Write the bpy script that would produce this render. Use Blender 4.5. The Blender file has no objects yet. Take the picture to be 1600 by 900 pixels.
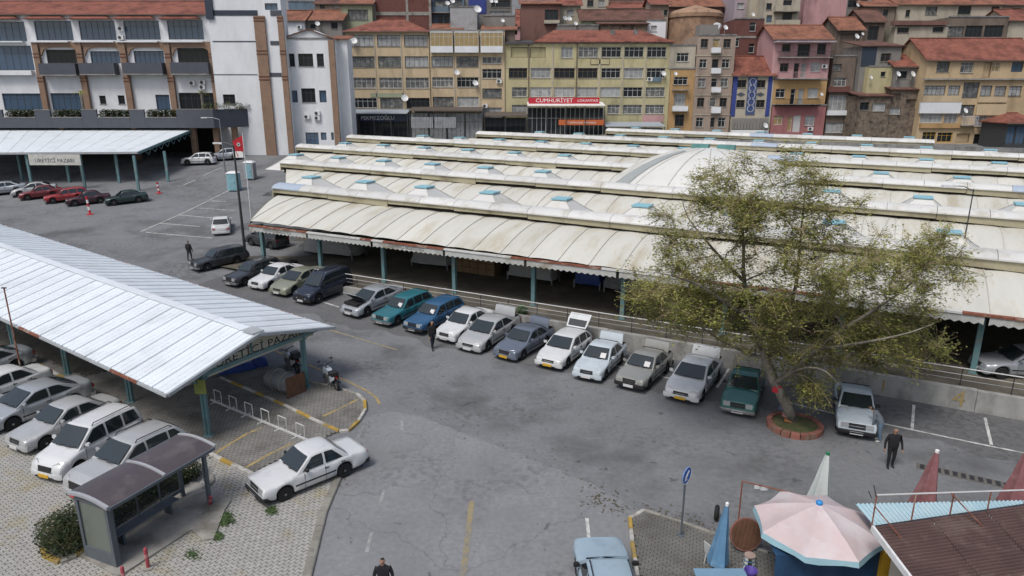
import bpy, bmesh, math, random
from mathutils import Vector, Matrix
random.seed(7)
SC = bpy.context.scene
COL = SC.collection
# ------------------------------------------------------------------ camera, sky, sun, exposure
H = 14.5; TH = math.radians(15.95); FPX = 1081.0
SN, CS = math.sin(TH), math.cos(TH)
cam_d = bpy.data.cameras.new('camera'); cam = bpy.data.objects.new('camera', cam_d); COL.objects.link(cam)
cam.location = (0, 0, H); cam.rotation_euler = (math.pi/2 - TH, 0, 0)
cam_d.sensor_width = 36; cam_d.lens = 36*FPX/1600; cam_d.clip_end = 2000; cam_d.clip_start = .1
SC.camera = cam
wd = bpy.data.worlds.new('World'); SC.world = wd; wd.use_nodes = True
wn = wd.node_tree; wn.nodes.clear()
SUN_EL, SUN_AZ = math.radians(58), math.radians(215)   # azimuth clockwise from +Y
sky = wn.nodes.new('ShaderNodeTexSky'); sky.sky_type = 'NISHITA'; sky.sun_disc = False
sky.sun_elevation = SUN_EL; sky.sun_rotation = SUN_AZ; sky.air_density = 1.0; sky.dust_density = 4.0; sky.ozone_density = 1.0
hs = wn.nodes.new('ShaderNodeHueSaturation'); hs.inputs['Saturation'].default_value = .84
bg = wn.nodes.new('ShaderNodeBackground'); bg.inputs['Strength'].default_value = .108
wo = wn.nodes.new('ShaderNodeOutputWorld')
wn.links.new(sky.outputs[0], hs.inputs['Color']); wn.links.new(hs.outputs[0], bg.inputs['Color']); wn.links.new(bg.outputs[0], wo.inputs[0])
sd = bpy.data.lights.new('sun', 'SUN'); sd.energy = 1.5; sd.angle = math.radians(18); sd.color = (1, .985, .96)
so = bpy.data.objects.new('sun', sd); COL.objects.link(so)
_d = Vector((math.sin(SUN_AZ)*math.cos(SUN_EL), math.cos(SUN_AZ)*math.cos(SUN_EL), math.sin(SUN_EL)))
so.rotation_euler = _d.to_track_quat('Z', 'Y').to_euler(); so.location = (0, -20, 60)
vs = SC.view_settings; vs.view_transform = 'Standard'; vs.look = 'None'; vs.gamma = 1; vs.exposure = 0.36; vs.use_curve_mapping = False
SC.render.engine = 'CYCLES'
SC.cycles.max_bounces = 6; SC.cycles.transparent_max_bounces = 12; SC.cycles.use_denoising = True

# ------------------------------------------------------------------ geometry of the view (photo pixels -> places)
GP = [(-50, 0), (38, 0), (54, .85), (64, 1.35), (72, 2.0), (83, 3.0), (95, 4.4), (105, 5.6), (118, 6.6), (132, 7.2), (150, 16), (200, 36), (260, 52), (600, 60)]
def g(Y):
    for (a, za), (b, zb) in zip(GP, GP[1:]):
        if Y <= b: return za + (zb - za)*(Y - a)/(b - a)
    return GP[-1][1]
def ray(x, y):
    u = (x - 800)/FPX; v = (y - 450)/FPX
    return u, CS - v*SN, -(SN + v*CS)
def P(x, y, z=0.0):
    d = ray(x, y); t = (z - H)/d[2]
    return Vector((d[0]*t, d[1]*t, z))
def G(x, y, dz=0.0):
    z = 0.0
    for _ in range(25):
        p = P(x, y, z + dz); z = z*.4 + .6*g(p.y)
    p = P(x, y, z + dz); p.z = g(p.y) + dz
    return p
def F(x, y, Y):
    d = ray(x, y); t = Y/d[1]
    return Vector((d[0]*t, Y, H + d[2]*t))
# ------------------------------------------------------------------ mesh building
class M:
    def __init__(s): s.v = []; s.f = []
    def add(s, vs, fs):
        n = len(s.v); s.v += [tuple(p) for p in vs]; s.f += [tuple(i + n for i in f) for f in fs]; return s
    def poly(s, *pts): return s.add(pts, [tuple(range(len(pts)))])
    def box(s, x0, x1, y0, y1, z0, z1):
        return s.add([(x0,y0,z0),(x1,y0,z0),(x1,y1,z0),(x0,y1,z0),(x0,y0,z1),(x1,y0,z1),(x1,y1,z1),(x0,y1,z1)],
                     [(3,2,1,0),(4,5,6,7),(0,1,5,4),(1,2,6,5),(2,3,7,6),(3,0,4,7)])
    def hexa(s, b, t):
        return s.add(list(b) + list(t), [(3,2,1,0),(4,5,6,7),(0,1,5,4),(1,2,6,5),(2,3,7,6),(3,0,4,7)])
    def beam(s, a, b, w, h, up=(0, 0, 1)):
        a = Vector(a); b = Vector(b); d = (b - a).normalized(); r = d.cross(Vector(up))
        if r.length < 1e-4: r = d.cross(Vector((1, 0, 0)))
        r.normalize(); n = r.cross(d); r *= w/2; n *= h/2
        return s.hexa([a - r - n, a + r - n, a + r + n, a - r + n], [b - r - n, b + r - n, b + r + n, b - r + n])
    def loft(s, rings, close=True, caps=True):
        n = len(rings[0]); vs = [p for r in rings for p in r]; fs = []
        for i in range(len(rings) - 1):
            for j in range(n if close else n - 1):
                k = (j + 1) % n; fs.append((i*n + j, i*n + k, (i+1)*n + k, (i+1)*n + j))
        if caps: fs.append(tuple(range(n - 1, -1, -1))); fs.append(tuple((len(rings)-1)*n + j for j in range(n)))
        return s.add(vs, fs)
    def tube(s, a, b, r0, r1=None, n=8, caps=True):
        r1 = r0 if r1 is None else r1
        a = Vector(a); b = Vector(b); d = (b - a).normalized()
        x = d.cross(Vector((0, 0, 1)))
        if x.length < 1e-4: x = Vector((1, 0, 0))
        x.normalize(); y = x.cross(d)
        cs = [(math.cos(2*math.pi*i/n), math.sin(2*math.pi*i/n)) for i in range(n)]
        return s.loft([[a + (x*c + y*q)*r0 for c, q in cs], [b + (x*c + y*q)*r1 for c, q in cs]], True, caps)
    def pipe(s, pts, r, n=6):
        for a, b in zip(pts, pts[1:]): s.tube(a, b, r, r, n)
        return s
    def lathe(s, prof, n=16, c=(0, 0, 0), axis='z', caps=True):
        rings = []
        for r, h in prof:
            ring = []
            for i in range(n):
                a = 2*math.pi*i/n; x, y = r*math.cos(a), r*math.sin(a)
                ring.append({'z': (c[0]+x, c[1]+y, c[2]+h), 'y': (c[0]+x, c[1]+h, c[2]+y), 'x': (c[0]+h, c[1]+x, c[2]+y)}[axis])
            rings.append(ring)
        return s.loft(rings, True, caps)
    def prism(s, pts, z0, z1):
        n = len(pts); b = [(p[0], p[1], z0) for p in pts]; t = [(p[0], p[1], z1) for p in pts]
        return s.add(b + t, [tuple(range(n-1, -1, -1)), tuple(range(n, 2*n))] + [(i, (i+1) % n, n+(i+1) % n, n+i) for i in range(n)])
    def xform(s, mx, start=0):
        s.v[start:] = [tuple(mx @ Vector(p)) for p in s.v[start:]]; return s
    def mesh(s, name, m, smooth=None):
        me = bpy.data.meshes.new(name); me.from_pydata(s.v, [], s.f)
        if smooth is not None:
            bm = bmesh.new(); bm.from_mesh(me); bmesh.ops.remove_doubles(bm, verts=bm.verts, dist=1e-4)
            bmesh.ops.recalc_face_normals(bm, faces=bm.faces); bm.to_mesh(me); bm.free()
            me.polygons.foreach_set('use_smooth', [True]*len(me.polygons)); me.set_sharp_from_angle(angle=math.radians(smooth))
        me.materials.append(m); me.update(); return me
    def build(s, name, m, parent=None, smooth=None, world=False):
        if world and parent is not None:
            l = parent.location; s.v = [(p[0]-l.x, p[1]-l.y, p[2]-l.z) for p in s.v]
        return link(name, s.mesh(name, m, smooth), parent)
def link(name, me, parent=None, loc=None, rz=None, m=None):
    o = bpy.data.objects.new(name, me); COL.objects.link(o)
    if parent is not None: o.parent = parent
    if loc is not None: o.location = loc
    if rz is not None: o.rotation_euler = (0, 0, rz)
    if m is not None:
        o.material_slots[0].link = 'OBJECT'; o.material_slots[0].material = m
    return o
def tag(o, label, cat, group=None):
    o['label'] = label; o['category'] = cat
    if group: o['group'] = group
    return o
def thing(name, label, cat, loc=(0, 0, 0), rz=0, group=None):
    o = bpy.data.objects.new(name, None); COL.objects.link(o); o.location = loc; o.rotation_euler = (0, 0, rz); o.empty_display_size = .3
    return tag(o, label, cat, group)
def struct(o): o['kind'] = 'structure'; return o
def text(body, size, mx, m, parent, name='lettering', ext=.004, align='CENTER', sx=1.0):
    c = bpy.data.curves.new(name, 'FONT'); c.body = body; c.size = size; c.extrude = ext; c.align_x = align; c.align_y = 'CENTER'; c.resolution_u = 2
    c.materials.append(m); t = bpy.data.objects.new('tmp', c); COL.objects.link(t); bpy.context.view_layer.update()
    me = bpy.data.meshes.new_from_object(t.evaluated_get(bpy.context.evaluated_depsgraph_get())); bpy.data.objects.remove(t)
    o = link(name, me, parent); o.matrix_local = mx @ Matrix.Diagonal((sx, 1, 1, 1)); return o
# ------------------------------------------------------------------ materials
MATS = {}
def mat(name, col, rough=.8, var=.18, scale=2.0, col2=None, c2amt=.5, c2scale=.5, stretch=(1, 1, 1), bump=0, bscale=30, metal=0, spec=.4, coat=0, orand=0, emit=0, fine=0, trans=0, tex=None):
    if name in MATS: return MATS[name]
    m = bpy.data.materials.new(name); m.use_nodes = True; nt = m.node_tree; N = nt.nodes; Lk = nt.links
    b = N['Principled BSDF']; b.inputs['Roughness'].default_value = rough; b.inputs['Metallic'].default_value = metal
    b.inputs['Specular IOR Level'].default_value = spec; b.inputs['Coat Weight'].default_value = coat; b.inputs['Coat Roughness'].default_value = .08
    geo = N.new('ShaderNodeNewGeometry'); mp = N.new('ShaderNodeMapping'); mp.inputs['Scale'].default_value = stretch
    if tex: mp.vector_type = 'TEXTURE'; mp.inputs['Rotation'].default_value = (0, 0, tex[0]); mp.inputs['Scale'].default_value = tex[1]
    Lk.new(geo.outputs['Position'], mp.inputs['Vector'])
    def noise(sc, det=4, src=None):
        n = N.new('ShaderNodeTexNoise'); n.inputs['Scale'].default_value = sc; n.inputs['Detail'].default_value = det; n.inputs['Roughness'].default_value = .65
        Lk.new((src or mp).outputs[0] if src is None else src, n.inputs['Vector']); return n.outputs['Fac']
    def ramp(f, lo, hi):
        r = N.new('ShaderNodeMapRange'); r.inputs['From Min'].default_value = lo; r.inputs['From Max'].default_value = hi; Lk.new(f, r.inputs['Value']); return r.outputs[0]
    def mix(f, a, c):
        x = N.new('ShaderNodeMix'); x.data_type = 'RGBA'
        if f is None: x.inputs[0].default_value = .5
        else: Lk.new(f, x.inputs[0])
        for k, q in ((6, a), (7, c)):
            if isinstance(q, tuple): x.inputs[k].default_value = (*q[:3], 1)
            else: Lk.new(q, x.inputs[k])
        return x.outputs[2]
    out = mix(ramp(noise(scale), .3, .7), tuple(c*(1-var) for c in col), tuple(min(1, c*(1+var)) for c in col))
    if fine: out = mix(ramp(noise(scale*14, 2), .35, .65), out, mix(None, out, tuple(c*(1-fine) for c in col)))
    if col2 is not None:
        f = ramp(noise(c2scale, 6), .62 - .28*c2amt, .78 - .22*c2amt); out = mix(f, out, col2)
    if orand:
        oi = N.new('ShaderNodeObjectInfo'); hv = N.new('ShaderNodeHueSaturation')
        r = N.new('ShaderNodeMapRange'); r.inputs['To Min'].default_value = 1 - orand; r.inputs['To Max'].default_value = 1 + orand
        Lk.new(oi.outputs['Random'], r.inputs['Value']); Lk.new(r.outputs[0], hv.inputs['Value']); Lk.new(out, hv.inputs['Color']); out = hv.outputs[0]
    Lk.new(out, b.inputs['Base Color'])
    if bump:
        bp = N.new('ShaderNodeBump'); bp.inputs['Strength'].default_value = bump; bp.inputs['Distance'].default_value = .02
        Lk.new(noise(bscale, 3), bp.inputs['Height']); Lk.new(bp.outputs[0], b.inputs['Normal'])
    if trans: b.inputs['Transmission Weight'].default_value = trans
    MATS[name] = m; return m
def glass_mat(name, col, rough=.06, alpha=None, spec=.6):
    if name in MATS: return MATS[name]
    m = bpy.data.materials.new(name); m.use_nodes = True; nt = m.node_tree; b = nt.nodes['Principled BSDF']
    b.inputs['Base Color'].default_value = (*col, 1); b.inputs['Roughness'].default_value = rough; b.inputs['Specular IOR Level'].default_value = spec
    if alpha is not None:
        tr = nt.nodes.new('ShaderNodeBsdfTransparent'); mx = nt.nodes.new('ShaderNodeMixShader'); mx.inputs[0].default_value = alpha
        nt.links.new(tr.outputs[0], mx.inputs[1]); nt.links.new(b.outputs[0], mx.inputs[2]); nt.links.new(mx.outputs[0], nt.nodes['Material Output'].inputs[0])
    MATS[name] = m; return m
def tile_mat(name, col, w=.24):
    # clay tiles: courses as fine relief, tone varying from patch to patch
    m = mat(name, col, .9, .3, 1.3, tuple(c*.45 for c in col), .55, .45, fine=.25)
    nt = m.node_tree; N = nt.nodes; Lk = nt.links; geo = N.new('ShaderNodeNewGeometry')
    wv = N.new('ShaderNodeTexWave'); wv.bands_direction = 'X'; wv.inputs['Scale'].default_value = 1/(w*math.pi)*1.0; wv.inputs['Distortion'].default_value = .6
    w2 = N.new('ShaderNodeTexWave'); w2.bands_direction = 'Z'; w2.wave_profile = 'SAW'; w2.inputs['Scale'].default_value = 1.3; w2.inputs['Distortion'].default_value = .8
    ad = N.new('ShaderNodeMath'); ad.operation = 'ADD'
    for q in (wv, w2): Lk.new(geo.outputs['Position'], q.inputs['Vector'])
    Lk.new(wv.outputs['Fac'], ad.inputs[0]); Lk.new(w2.outputs['Fac'], ad.inputs[1])
    bp = N.new('ShaderNodeBump'); bp.inputs['Strength'].default_value = .9; bp.inputs['Distance'].default_value = .08
    Lk.new(ad.outputs[0], bp.inputs['Height']); Lk.new(bp.outputs[0], N['Principled BSDF'].inputs['Normal'])
    return m
def asphalt_mat(name, col, crack=.5, stain=(.03, .03, .032), stain_amt=.4, light=None):
    m = mat(name, col, .92, .12, .35, stain, stain_amt, .22, bump=.35, bscale=60, fine=.3)
    nt = m.node_tree; N = nt.nodes; Lk = nt.links; b = N['Principled BSDF']
    src = b.inputs['Base Color'].links[0].from_socket
    geo = N.new('ShaderNodeNewGeometry'); nz = N.new('ShaderNodeTexNoise'); nz.inputs['Scale'].default_value = .7; nz.inputs['Detail'].default_value = 5
    Lk.new(geo.outputs['Position'], nz.inputs['Vector'])
    av = N.new('ShaderNodeVectorMath'); av.operation = 'MULTIPLY_ADD'; Lk.new(nz.outputs['Color'], av.inputs[0]); av.inputs[1].default_value = (2.2, 2.2, 0); Lk.new(geo.outputs['Position'], av.inputs[2])
    vo = N.new('ShaderNodeTexVoronoi'); vo.feature = 'DISTANCE_TO_EDGE'; vo.inputs['Scale'].default_value = .16; Lk.new(av.outputs[0], vo.inputs['Vector'])
    r = N.new('ShaderNodeMapRange'); r.inputs['From Min'].default_value = .001; r.inputs['From Max'].default_value = .0035; r.inputs['To Min'].default_value = crack; r.inputs['To Max'].default_value = 0
    Lk.new(vo.outputs['Distance'], r.inputs['Value'])
    x = N.new('ShaderNodeMix'); x.data_type = 'RGBA'; Lk.new(r.outputs[0], x.inputs[0]); Lk.new(src, x.inputs[6]); x.inputs[7].default_value = (.035, .035, .036, 1)
    # sparse dark spots
    v2 = N.new('ShaderNodeTexVoronoi'); v2.inputs['Scale'].default_value = .9; v2.inputs['Randomness'].default_value = 1; Lk.new(av.outputs[0], v2.inputs['Vector'])
    r2 = N.new('ShaderNodeMapRange'); r2.inputs['From Min'].default_value = .06; r2.inputs['From Max'].default_value = .1; r2.inputs['To Min'].default_value = .55; r2.inputs['To Max'].default_value = 0
    Lk.new(v2.outputs['Distance'], r2.inputs['Value'])
    x2 = N.new('ShaderNodeMix'); x2.data_type = 'RGBA'; Lk.new(r2.outputs[0], x2.inputs[0]); Lk.new(x.outputs[2], x2.inputs[6]); x2.inputs[7].default_value = (.04, .04, .04, 1)
    # rough worn areas: coarse mask times fine speckle
    n1 = N.new('ShaderNodeTexNoise'); n1.inputs['Scale'].default_value = .16; n1.inputs['Detail'].default_value = 6; n2 = N.new('ShaderNodeTexNoise'); n2.inputs['Scale'].default_value = 3.2; n2.inputs['Detail'].default_value = 5
    rs = []
    for n_, lo, hi in ((n1, .5, .66), (n2, .46, .6)):
        Lk.new(geo.outputs['Position'], n_.inputs['Vector']); q = N.new('ShaderNodeMapRange'); q.inputs['From Min'].default_value = lo; q.inputs['From Max'].default_value = hi; Lk.new(n_.outputs['Fac'], q.inputs['Value']); rs.append(q)
    ml = N.new('ShaderNodeMath'); ml.operation = 'MULTIPLY'; Lk.new(rs[0].outputs[0], ml.inputs[0]); Lk.new(rs[1].outputs[0], ml.inputs[1])
    m3 = N.new('ShaderNodeMath'); m3.operation = 'MULTIPLY'; m3.inputs[1].default_value = .6; Lk.new(ml.outputs[0], m3.inputs[0])
    x3 = N.new('ShaderNodeMix'); x3.data_type = 'RGBA'; Lk.new(m3.outputs[0], x3.inputs[0]); Lk.new(x2.outputs[2], x3.inputs[6]); x3.inputs[7].default_value = (.055, .056, .058, 1)
    Lk.new(x3.outputs[2], b.inputs['Base Color']); return m
def C(r, g_, b_):   # photo colour (sRGB 0-255) -> linear
    f = lambda c: ((c/255 + .055)/1.055)**2.4 if c > 10 else c/3295
    return (f(r), f(g_), f(b_))
ASPH = asphalt_mat('asphalt_mid', (.178, .184, .192), .2, (.095, .097, .10), .45)
ASPH_L = asphalt_mat('asphalt_light', (.212, .218, .227), .3, (.175, .178, .182), .4)
ASPH_D = asphalt_mat('asphalt_dark', (.125, .127, .13), .2, (.13, .13, .13), .35)
CONC = mat('concrete', (.27, .26, .235), .9, .2, 1.2, (.14, .13, .11), .5, .8, bump=.3, bscale=25)
CONC_G = mat('concrete_grey', (.2, .2, .195), .9, .2, 1.5, (.1, .1, .095), .5, .9, bump=.3, bscale=25)
KERB = mat('kerb_stone', (.24, .23, .2), .9, .2, 2, (.12, .12, .1), .4, 2, bump=.3, orand=.2)
Y_PAINT = mat('yellow_paint', (.36, .26, .10), .8, .2, 4, (.2, .18, .13), .7, 3); F_PAINT = mat('faded_paint', (.30, .30, .30), .85, .15, 4, (.2, .205, .21), .7, 3); FY_PAINT = mat('faded_yellow', (.27, .225, .13), .85, .15, 4, (.19, .185, .17), .7, 3)
W_PAINT = mat('white_paint', (.55, .55, .53), .8, .15, 4, (.24, .24, .23), .6, 3)
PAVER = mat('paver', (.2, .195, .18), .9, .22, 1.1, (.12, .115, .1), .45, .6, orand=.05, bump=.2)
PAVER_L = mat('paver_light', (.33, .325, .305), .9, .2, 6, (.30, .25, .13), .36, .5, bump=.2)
PAVER_BED = mat('paver_bed', (.07, .066, .055), .95, .3, 3)
STEEL = mat('steel_grey', (.22, .23, .24), .45, .1, 3, metal=.4)
DARKM = mat('dark_metal', (.035, .035, .038), .5, .1, 3)
BLACK = mat('black_rubber', (.012, .012, .013), .8, .1, 3)
WHITE = mat('white_metal', (.62, .63, .63), .5, .06, 2, (.45, .44, .4), .3, 1.2)
TEAL = mat('teal_post_paint', (.11, .205, .215), .55, .15, 2, (.22, .2, .17), .25, 1.5)
WOOD = mat('brown_wood', (.12, .06, .035), .8, .25, 4)
SKIN = mat('skin', (.34, .19, .13), .6, .05); HAIR = mat('hair', (.02, .017, .015), .7, .1)
RUST = mat('rust_red', (.21, .075, .045), .9, .3, 3, (.4, .36, .3), .3, 1.5)
# ------------------------------------------------------------------ the market's own frame (s along its front, t into it)
UX, UY = .88478, -.46601
NX, NY = .46601, .88478
O5 = P(975.5, 424, 4.0)
BAY = 6.066; FLOOR = 1.0
def K(s, t, z=0.0): return Vector((O5.x + s*UX + t*NX, O5.y + s*UY + t*NY, z))
def ST(p): return ((p.x - O5.x)*UX + (p.y - O5.y)*UY, (p.x - O5.x)*NX + (p.y - O5.y)*NY)
KM = Matrix(((UX, NX, 0, O5.x), (UY, NY, 0, O5.y), (0, 0, 1, 0), (0, 0, 0, 1)))   # local (s,t,z) -> world
WALL_T = -2.4
# ------------------------------------------------------------------ ground
def hall_floor(t): return FLOOR + max(0, t - 8)*.055
def ground():
    xs = [-260, -180] + [-130 + 5*i for i in range(0, 13)] + [-65 + 2*i for i in range(40)] + [15 + 5*i for i in range(43)] + [300]
    ys = [-30, 0] + [6 + 2*i for i in range(0, 75)] + [160, 175, 200, 230, 260, 320, 420, 600]
    m = M(); n = len(xs)
    for y in ys:
        for x in xs:
            z = g(y); s, t = ST(Vector((x, y, 0)))
            ls = -29 if t < 8 else -41 if t < 20 else -50 if t < 33 else -52
            if ls < s < 90 and WALL_T < t < 72 and y < 107: z = min(z, hall_floor(t) - .8)
            m.v.append((x, y, z))
    for j in range(len(ys) - 1):
        for i in range(n - 1): m.f.append((j*n + i, j*n + i + 1, (j+1)*n + i + 1, (j+1)*n + i))
    struct(m.build('ground', ASPH))
ground()
def strip(name, pts, w, m, dz=.012, thick=None, step=1.5, parent=None, kind=True):
    """a ribbon (paint or kerb) that follows the ground"""
    q = []
    for a, b in zip(pts, pts[1:]):
        k = max(1, int((b - a).length/step))
        q += [a.lerp(b, i/k) for i in range(k)]
    q.append(pts[-1]); mm = M(); L = []; R = []
    for i, p in enumerate(q):
        d = (q[min(i+1, len(q)-1)] - q[max(i-1, 0)]); d.z = 0; d.normalize(); r = Vector((d.y, -d.x, 0))*w/2
        for lst, sg in ((L, -1), (R, 1)):
            c = p + r*sg; c.z = g(c.y) + dz; lst.append(c)
    if thick is None:
        for i in range(len(q)-1): mm.poly(L[i], R[i], R[i+1], L[i+1])
    else:
        mm.loft([[l + Vector((0, 0, -.05)), r + Vector((0, 0, -.05)), r + Vector((0, 0, thick)), l + Vector((0, 0, thick))] for l, r in zip(L, R)])
    o = mm.build(name, m, parent)
    if parent is None and kind: struct(o)
    return o
def sheet(name, px, m, dz):
    c_ = [G(x, y) for x, y in px]; pts = []; rj = random.Random(2)
    for a, b in zip(c_, c_[1:] + c_[:1]):
        k = max(1, int((b - a).length/.35)); pts += [a.lerp(b, i/k) + Vector((rj.gauss(0, .07), rj.gauss(0, .07), 0)) for i in range(k)]
    mm = M(); mm.poly(*[(p.x, p.y, p.z + dz) for p in pts])
    me = mm.mesh(name, m); bm = bmesh.new(); bm.from_mesh(me); bmesh.ops.triangulate(bm, faces=bm.faces); bm.to_mesh(me); bm.free()
    return struct(link(name, me))
# light worn street running towards the viewer
sheet('street_surface', [(478, 905), (455, 960), (1010, 960), (1000, 905), (985, 850), (984, 812), (1003, 801), (930, 762), (850, 726), (760, 690), (690, 663), (632, 645), (592, 646), (573, 652), (556, 682), (534, 742), (505, 805)], ASPH_L, .004)
# dark patched parking lane along the market wall
mm = M(); ss = [-31 + .5*i for i in range(0, 144)]
for a, b in zip(ss, ss[1:]):
    ej = lambda s_: WALL_T - 4.6 + .3*math.sin(s_*.9) + .25*math.sin(s_*2.3 + 1)
    q = [K(a, ej(a)), K(b, ej(b)), K(b, WALL_T - .02), K(a, WALL_T - .02)]
    mm.poly(*[(p.x, p.y, g(p.y) + .006) for p in q])
struct(mm.build('parking_lane_surface', ASPH_D))
# painted lines
def line(name, px, w, m, dz=.012): return strip(name, [G(x, y) for x, y in px], w, m, dz)
for px in [[(1235, 630), (1310, 648)], [(1370, 660), (1450, 677), (1531, 694), (1640, 716)], [(1428, 633), (1425, 671)], [(1539, 653), (1549, 695)], [(1140, 575), (1120, 606)], [(1052, 560), (1031, 590)], [(1030, 588), (1050, 592)], [(960, 572), (985, 577)], [(220, 362), (290, 331), (357, 298)], [(228, 363), (332, 372)], [(250, 349), (312, 354)], [(280, 336), (336, 341)], [(308, 325), (366, 329)], [(330, 314), (353, 315)], [(287, 289), (306, 281)], [(318, 274), (345, 262)], [(498, 470), (530, 480)], [(0, 750), (62, 722)], [(55, 793), (103, 771)], [(917, 810), (921, 850)], [(628, 657), (628, 672)], [(600, 765), (593, 790)], [(581, 832), (573, 863)]]:
    line('white_line', px, .12, F_PAINT if 570 < px[0][0] < 640 else W_PAINT)
for px in [[(417, 543), (460, 561), (500, 578), (545, 597), (575, 612), (588, 622), (593, 631)], [(510, 514), (560, 529), (620, 547)], [(737, 783), (731, 838), (724, 897), (722, 930)], [(385, 732), (420, 712), (462, 692)], [(505, 652), (535, 638), (558, 626)], [(330, 715), (352, 700), (385, 680), (410, 670)]]:
    line('yellow_line', px, .14 if px[0][0] != 737 else .2, FY_PAINT if px[0][0] in (510, 737) else Y_PAINT, .06 if 300 < px[0][0] < 400 and px[0][1] > 600 or px[0][0] == 505 else .013)
# ------------------------------------------------------------------ block paving (interlocking pavers, real pieces)
def inside(p, poly):
    c = False; j = len(poly) - 1
    for i in range(len(poly)):
        a, b = poly[i], poly[j]
        if (a.y > p[1]) != (b.y > p[1]) and p[0] < (b.x - a.x)*(p[1] - a.y)/(b.y - a.y) + a.x: c = not c
        j = i
    return c
def paving(name, px, m, base, rot, size=(.24, .12), near_y=60, label=None):
    poly = [G(x, y) for x, y in px]
    bed = M(); bed.poly(*[(p.x, p.y, g(p.y) + base - .03) for p in poly])
    me = bed.mesh(name, PAVER_BED); bm = bmesh.new(); bm.from_mesh(me); bmesh.ops.triangulate(bm, faces=bm.faces); bm.to_mesh(me); bm.free()
    root = struct(link(name, me))
    mm = M(); ca, sa = math.cos(rot), math.sin(rot); w, h = size; gp = .008
    xs = [p.x for p in poly]; ys = [p.y for p in poly]; cx, cy = sum(xs)/len(xs), sum(ys)/len(ys)
    R = max(max(xs)-min(xs), max(ys)-min(ys)); nr = int(R/h) + 2; nc = int(R/w) + 2; rnd = random.Random(3)
    for j in range(-nr, nr):
        for i in range(-nc, nc):
            x = (i + .5*(j % 2))*w; y = j*h; p = (cx + x*ca - y*sa, cy + x*sa + y*ca)
            if p[1] > near_y or not inside(p, poly): continue
            dz = g(p[1]) + base + rnd.uniform(-.004, .004); n = len(mm.v); k = .008
            for (dx, dy) in ((-w/2+gp, -h/2+gp*.7), (w/2-gp-k, -h/2+gp*.7), (w/2-gp, 0), (w/2-gp-k, h/2-gp*.7), (-w/2+gp, h/2-gp*.7), (-w/2+gp+k, 0)):
                mm.v.append((p[0] + dx*ca - dy*sa, p[1] + dx*sa + dy*ca, dz))
            mm.f.append(tuple(range(n, n+6)))
    o = mm.build('pavers', m, root); o['kind'] = 'stuff'
    return root
RW = math.atan2(.551, -.834)
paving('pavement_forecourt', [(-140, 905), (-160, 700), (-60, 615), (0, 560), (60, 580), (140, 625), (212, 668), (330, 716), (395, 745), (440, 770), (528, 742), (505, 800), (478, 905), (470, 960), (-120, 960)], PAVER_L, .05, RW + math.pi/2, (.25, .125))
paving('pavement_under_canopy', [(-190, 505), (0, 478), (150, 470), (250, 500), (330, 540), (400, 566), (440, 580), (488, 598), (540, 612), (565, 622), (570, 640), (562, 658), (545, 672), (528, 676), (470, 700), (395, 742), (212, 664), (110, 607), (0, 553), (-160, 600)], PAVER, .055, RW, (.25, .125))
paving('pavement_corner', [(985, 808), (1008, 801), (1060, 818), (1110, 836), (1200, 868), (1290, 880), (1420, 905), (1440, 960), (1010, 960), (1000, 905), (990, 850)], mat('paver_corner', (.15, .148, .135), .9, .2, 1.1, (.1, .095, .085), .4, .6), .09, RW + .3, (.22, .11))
# ------------------------------------------------------------------ kerbs, each stone a piece of its kerb
def kerb(px, mats, w=.16, h=.13, ln=.8, label=None, gap=.015):
    pts = [G(x, y) for x, y in px]; root = None; k = 0
    o = bpy.data.objects.new('kerb', None); COL.objects.link(o); o.location = pts[0]; o['kind'] = 'structure'
    for a, b in zip(pts, pts[1:]):
        d = b - a; d.z = 0; L = d.length; n = max(1, round(L/ln)); d.normalize(); r = Vector((d.y, -d.x, 0))*w/2
        for i in range(n):
            p = a + d*(L*i/n + gap/2); q = a + d*(L*(i+1)/n - gap/2); mm = M(); t = .03
            zz = random.uniform(-.012, .012)
            rg = lambda c: [Vector((c.x, c.y, g(c.y))) + v for v in (-r + Vector((0, 0, -.06)), r + Vector((0, 0, -.06)), r + Vector((0, 0, h - t + zz)), r*.75 + Vector((0, 0, h + zz)), -r*.75 + Vector((0, 0, h + zz)), -r + Vector((0, 0, h - t + zz)))]
            mm.loft([rg(p), rg(q)]); mm.build('kerb_stone', mats[k % len(mats)], o, world=True); k += 1
    return o
KW = mat('kerb_white', (.42, .41, .38), .85, .2, 3, (.2, .19, .17), .5, 2.5); KY = mat('kerb_yellow', (.36, .24, .05), .85, .2, 3, (.2, .17, .11), .45, 2.5)
kerb([(345, 592), (400, 615), (445, 635), (485, 655), (530, 676), (545, 674), (560, 660), (571, 642), (570, 628), (558, 617)], [KW, KY], .16, .13, .9)
kerb([(558, 617), (530, 608), (488, 598), (432, 577)], [KERB], .12, .1, .8)
kerb([(0, 542), (62, 573), (125, 605)], [KY, KW], .18, .14, 1.3)
kerb([(150, 618), (212, 664), (270, 692)], [KW, KY], .16, .12, 1.2)
kerb([(330, 712), (364, 729), (396, 744)], [KW, KY], .18, .14, .9)
kerb([(530, 744), (505, 802), (480, 902), (470, 950)], [KERB], .3, .1, .95)
kerb([(1000, 950), (996, 905), (988, 850), (984, 812), (1006, 800)], [KW, KY], .14, .13, .8)
kerb([(1006, 800), (1060, 817), (1110, 835), (1200, 867)], [KERB], .12, .12, .8)
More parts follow.
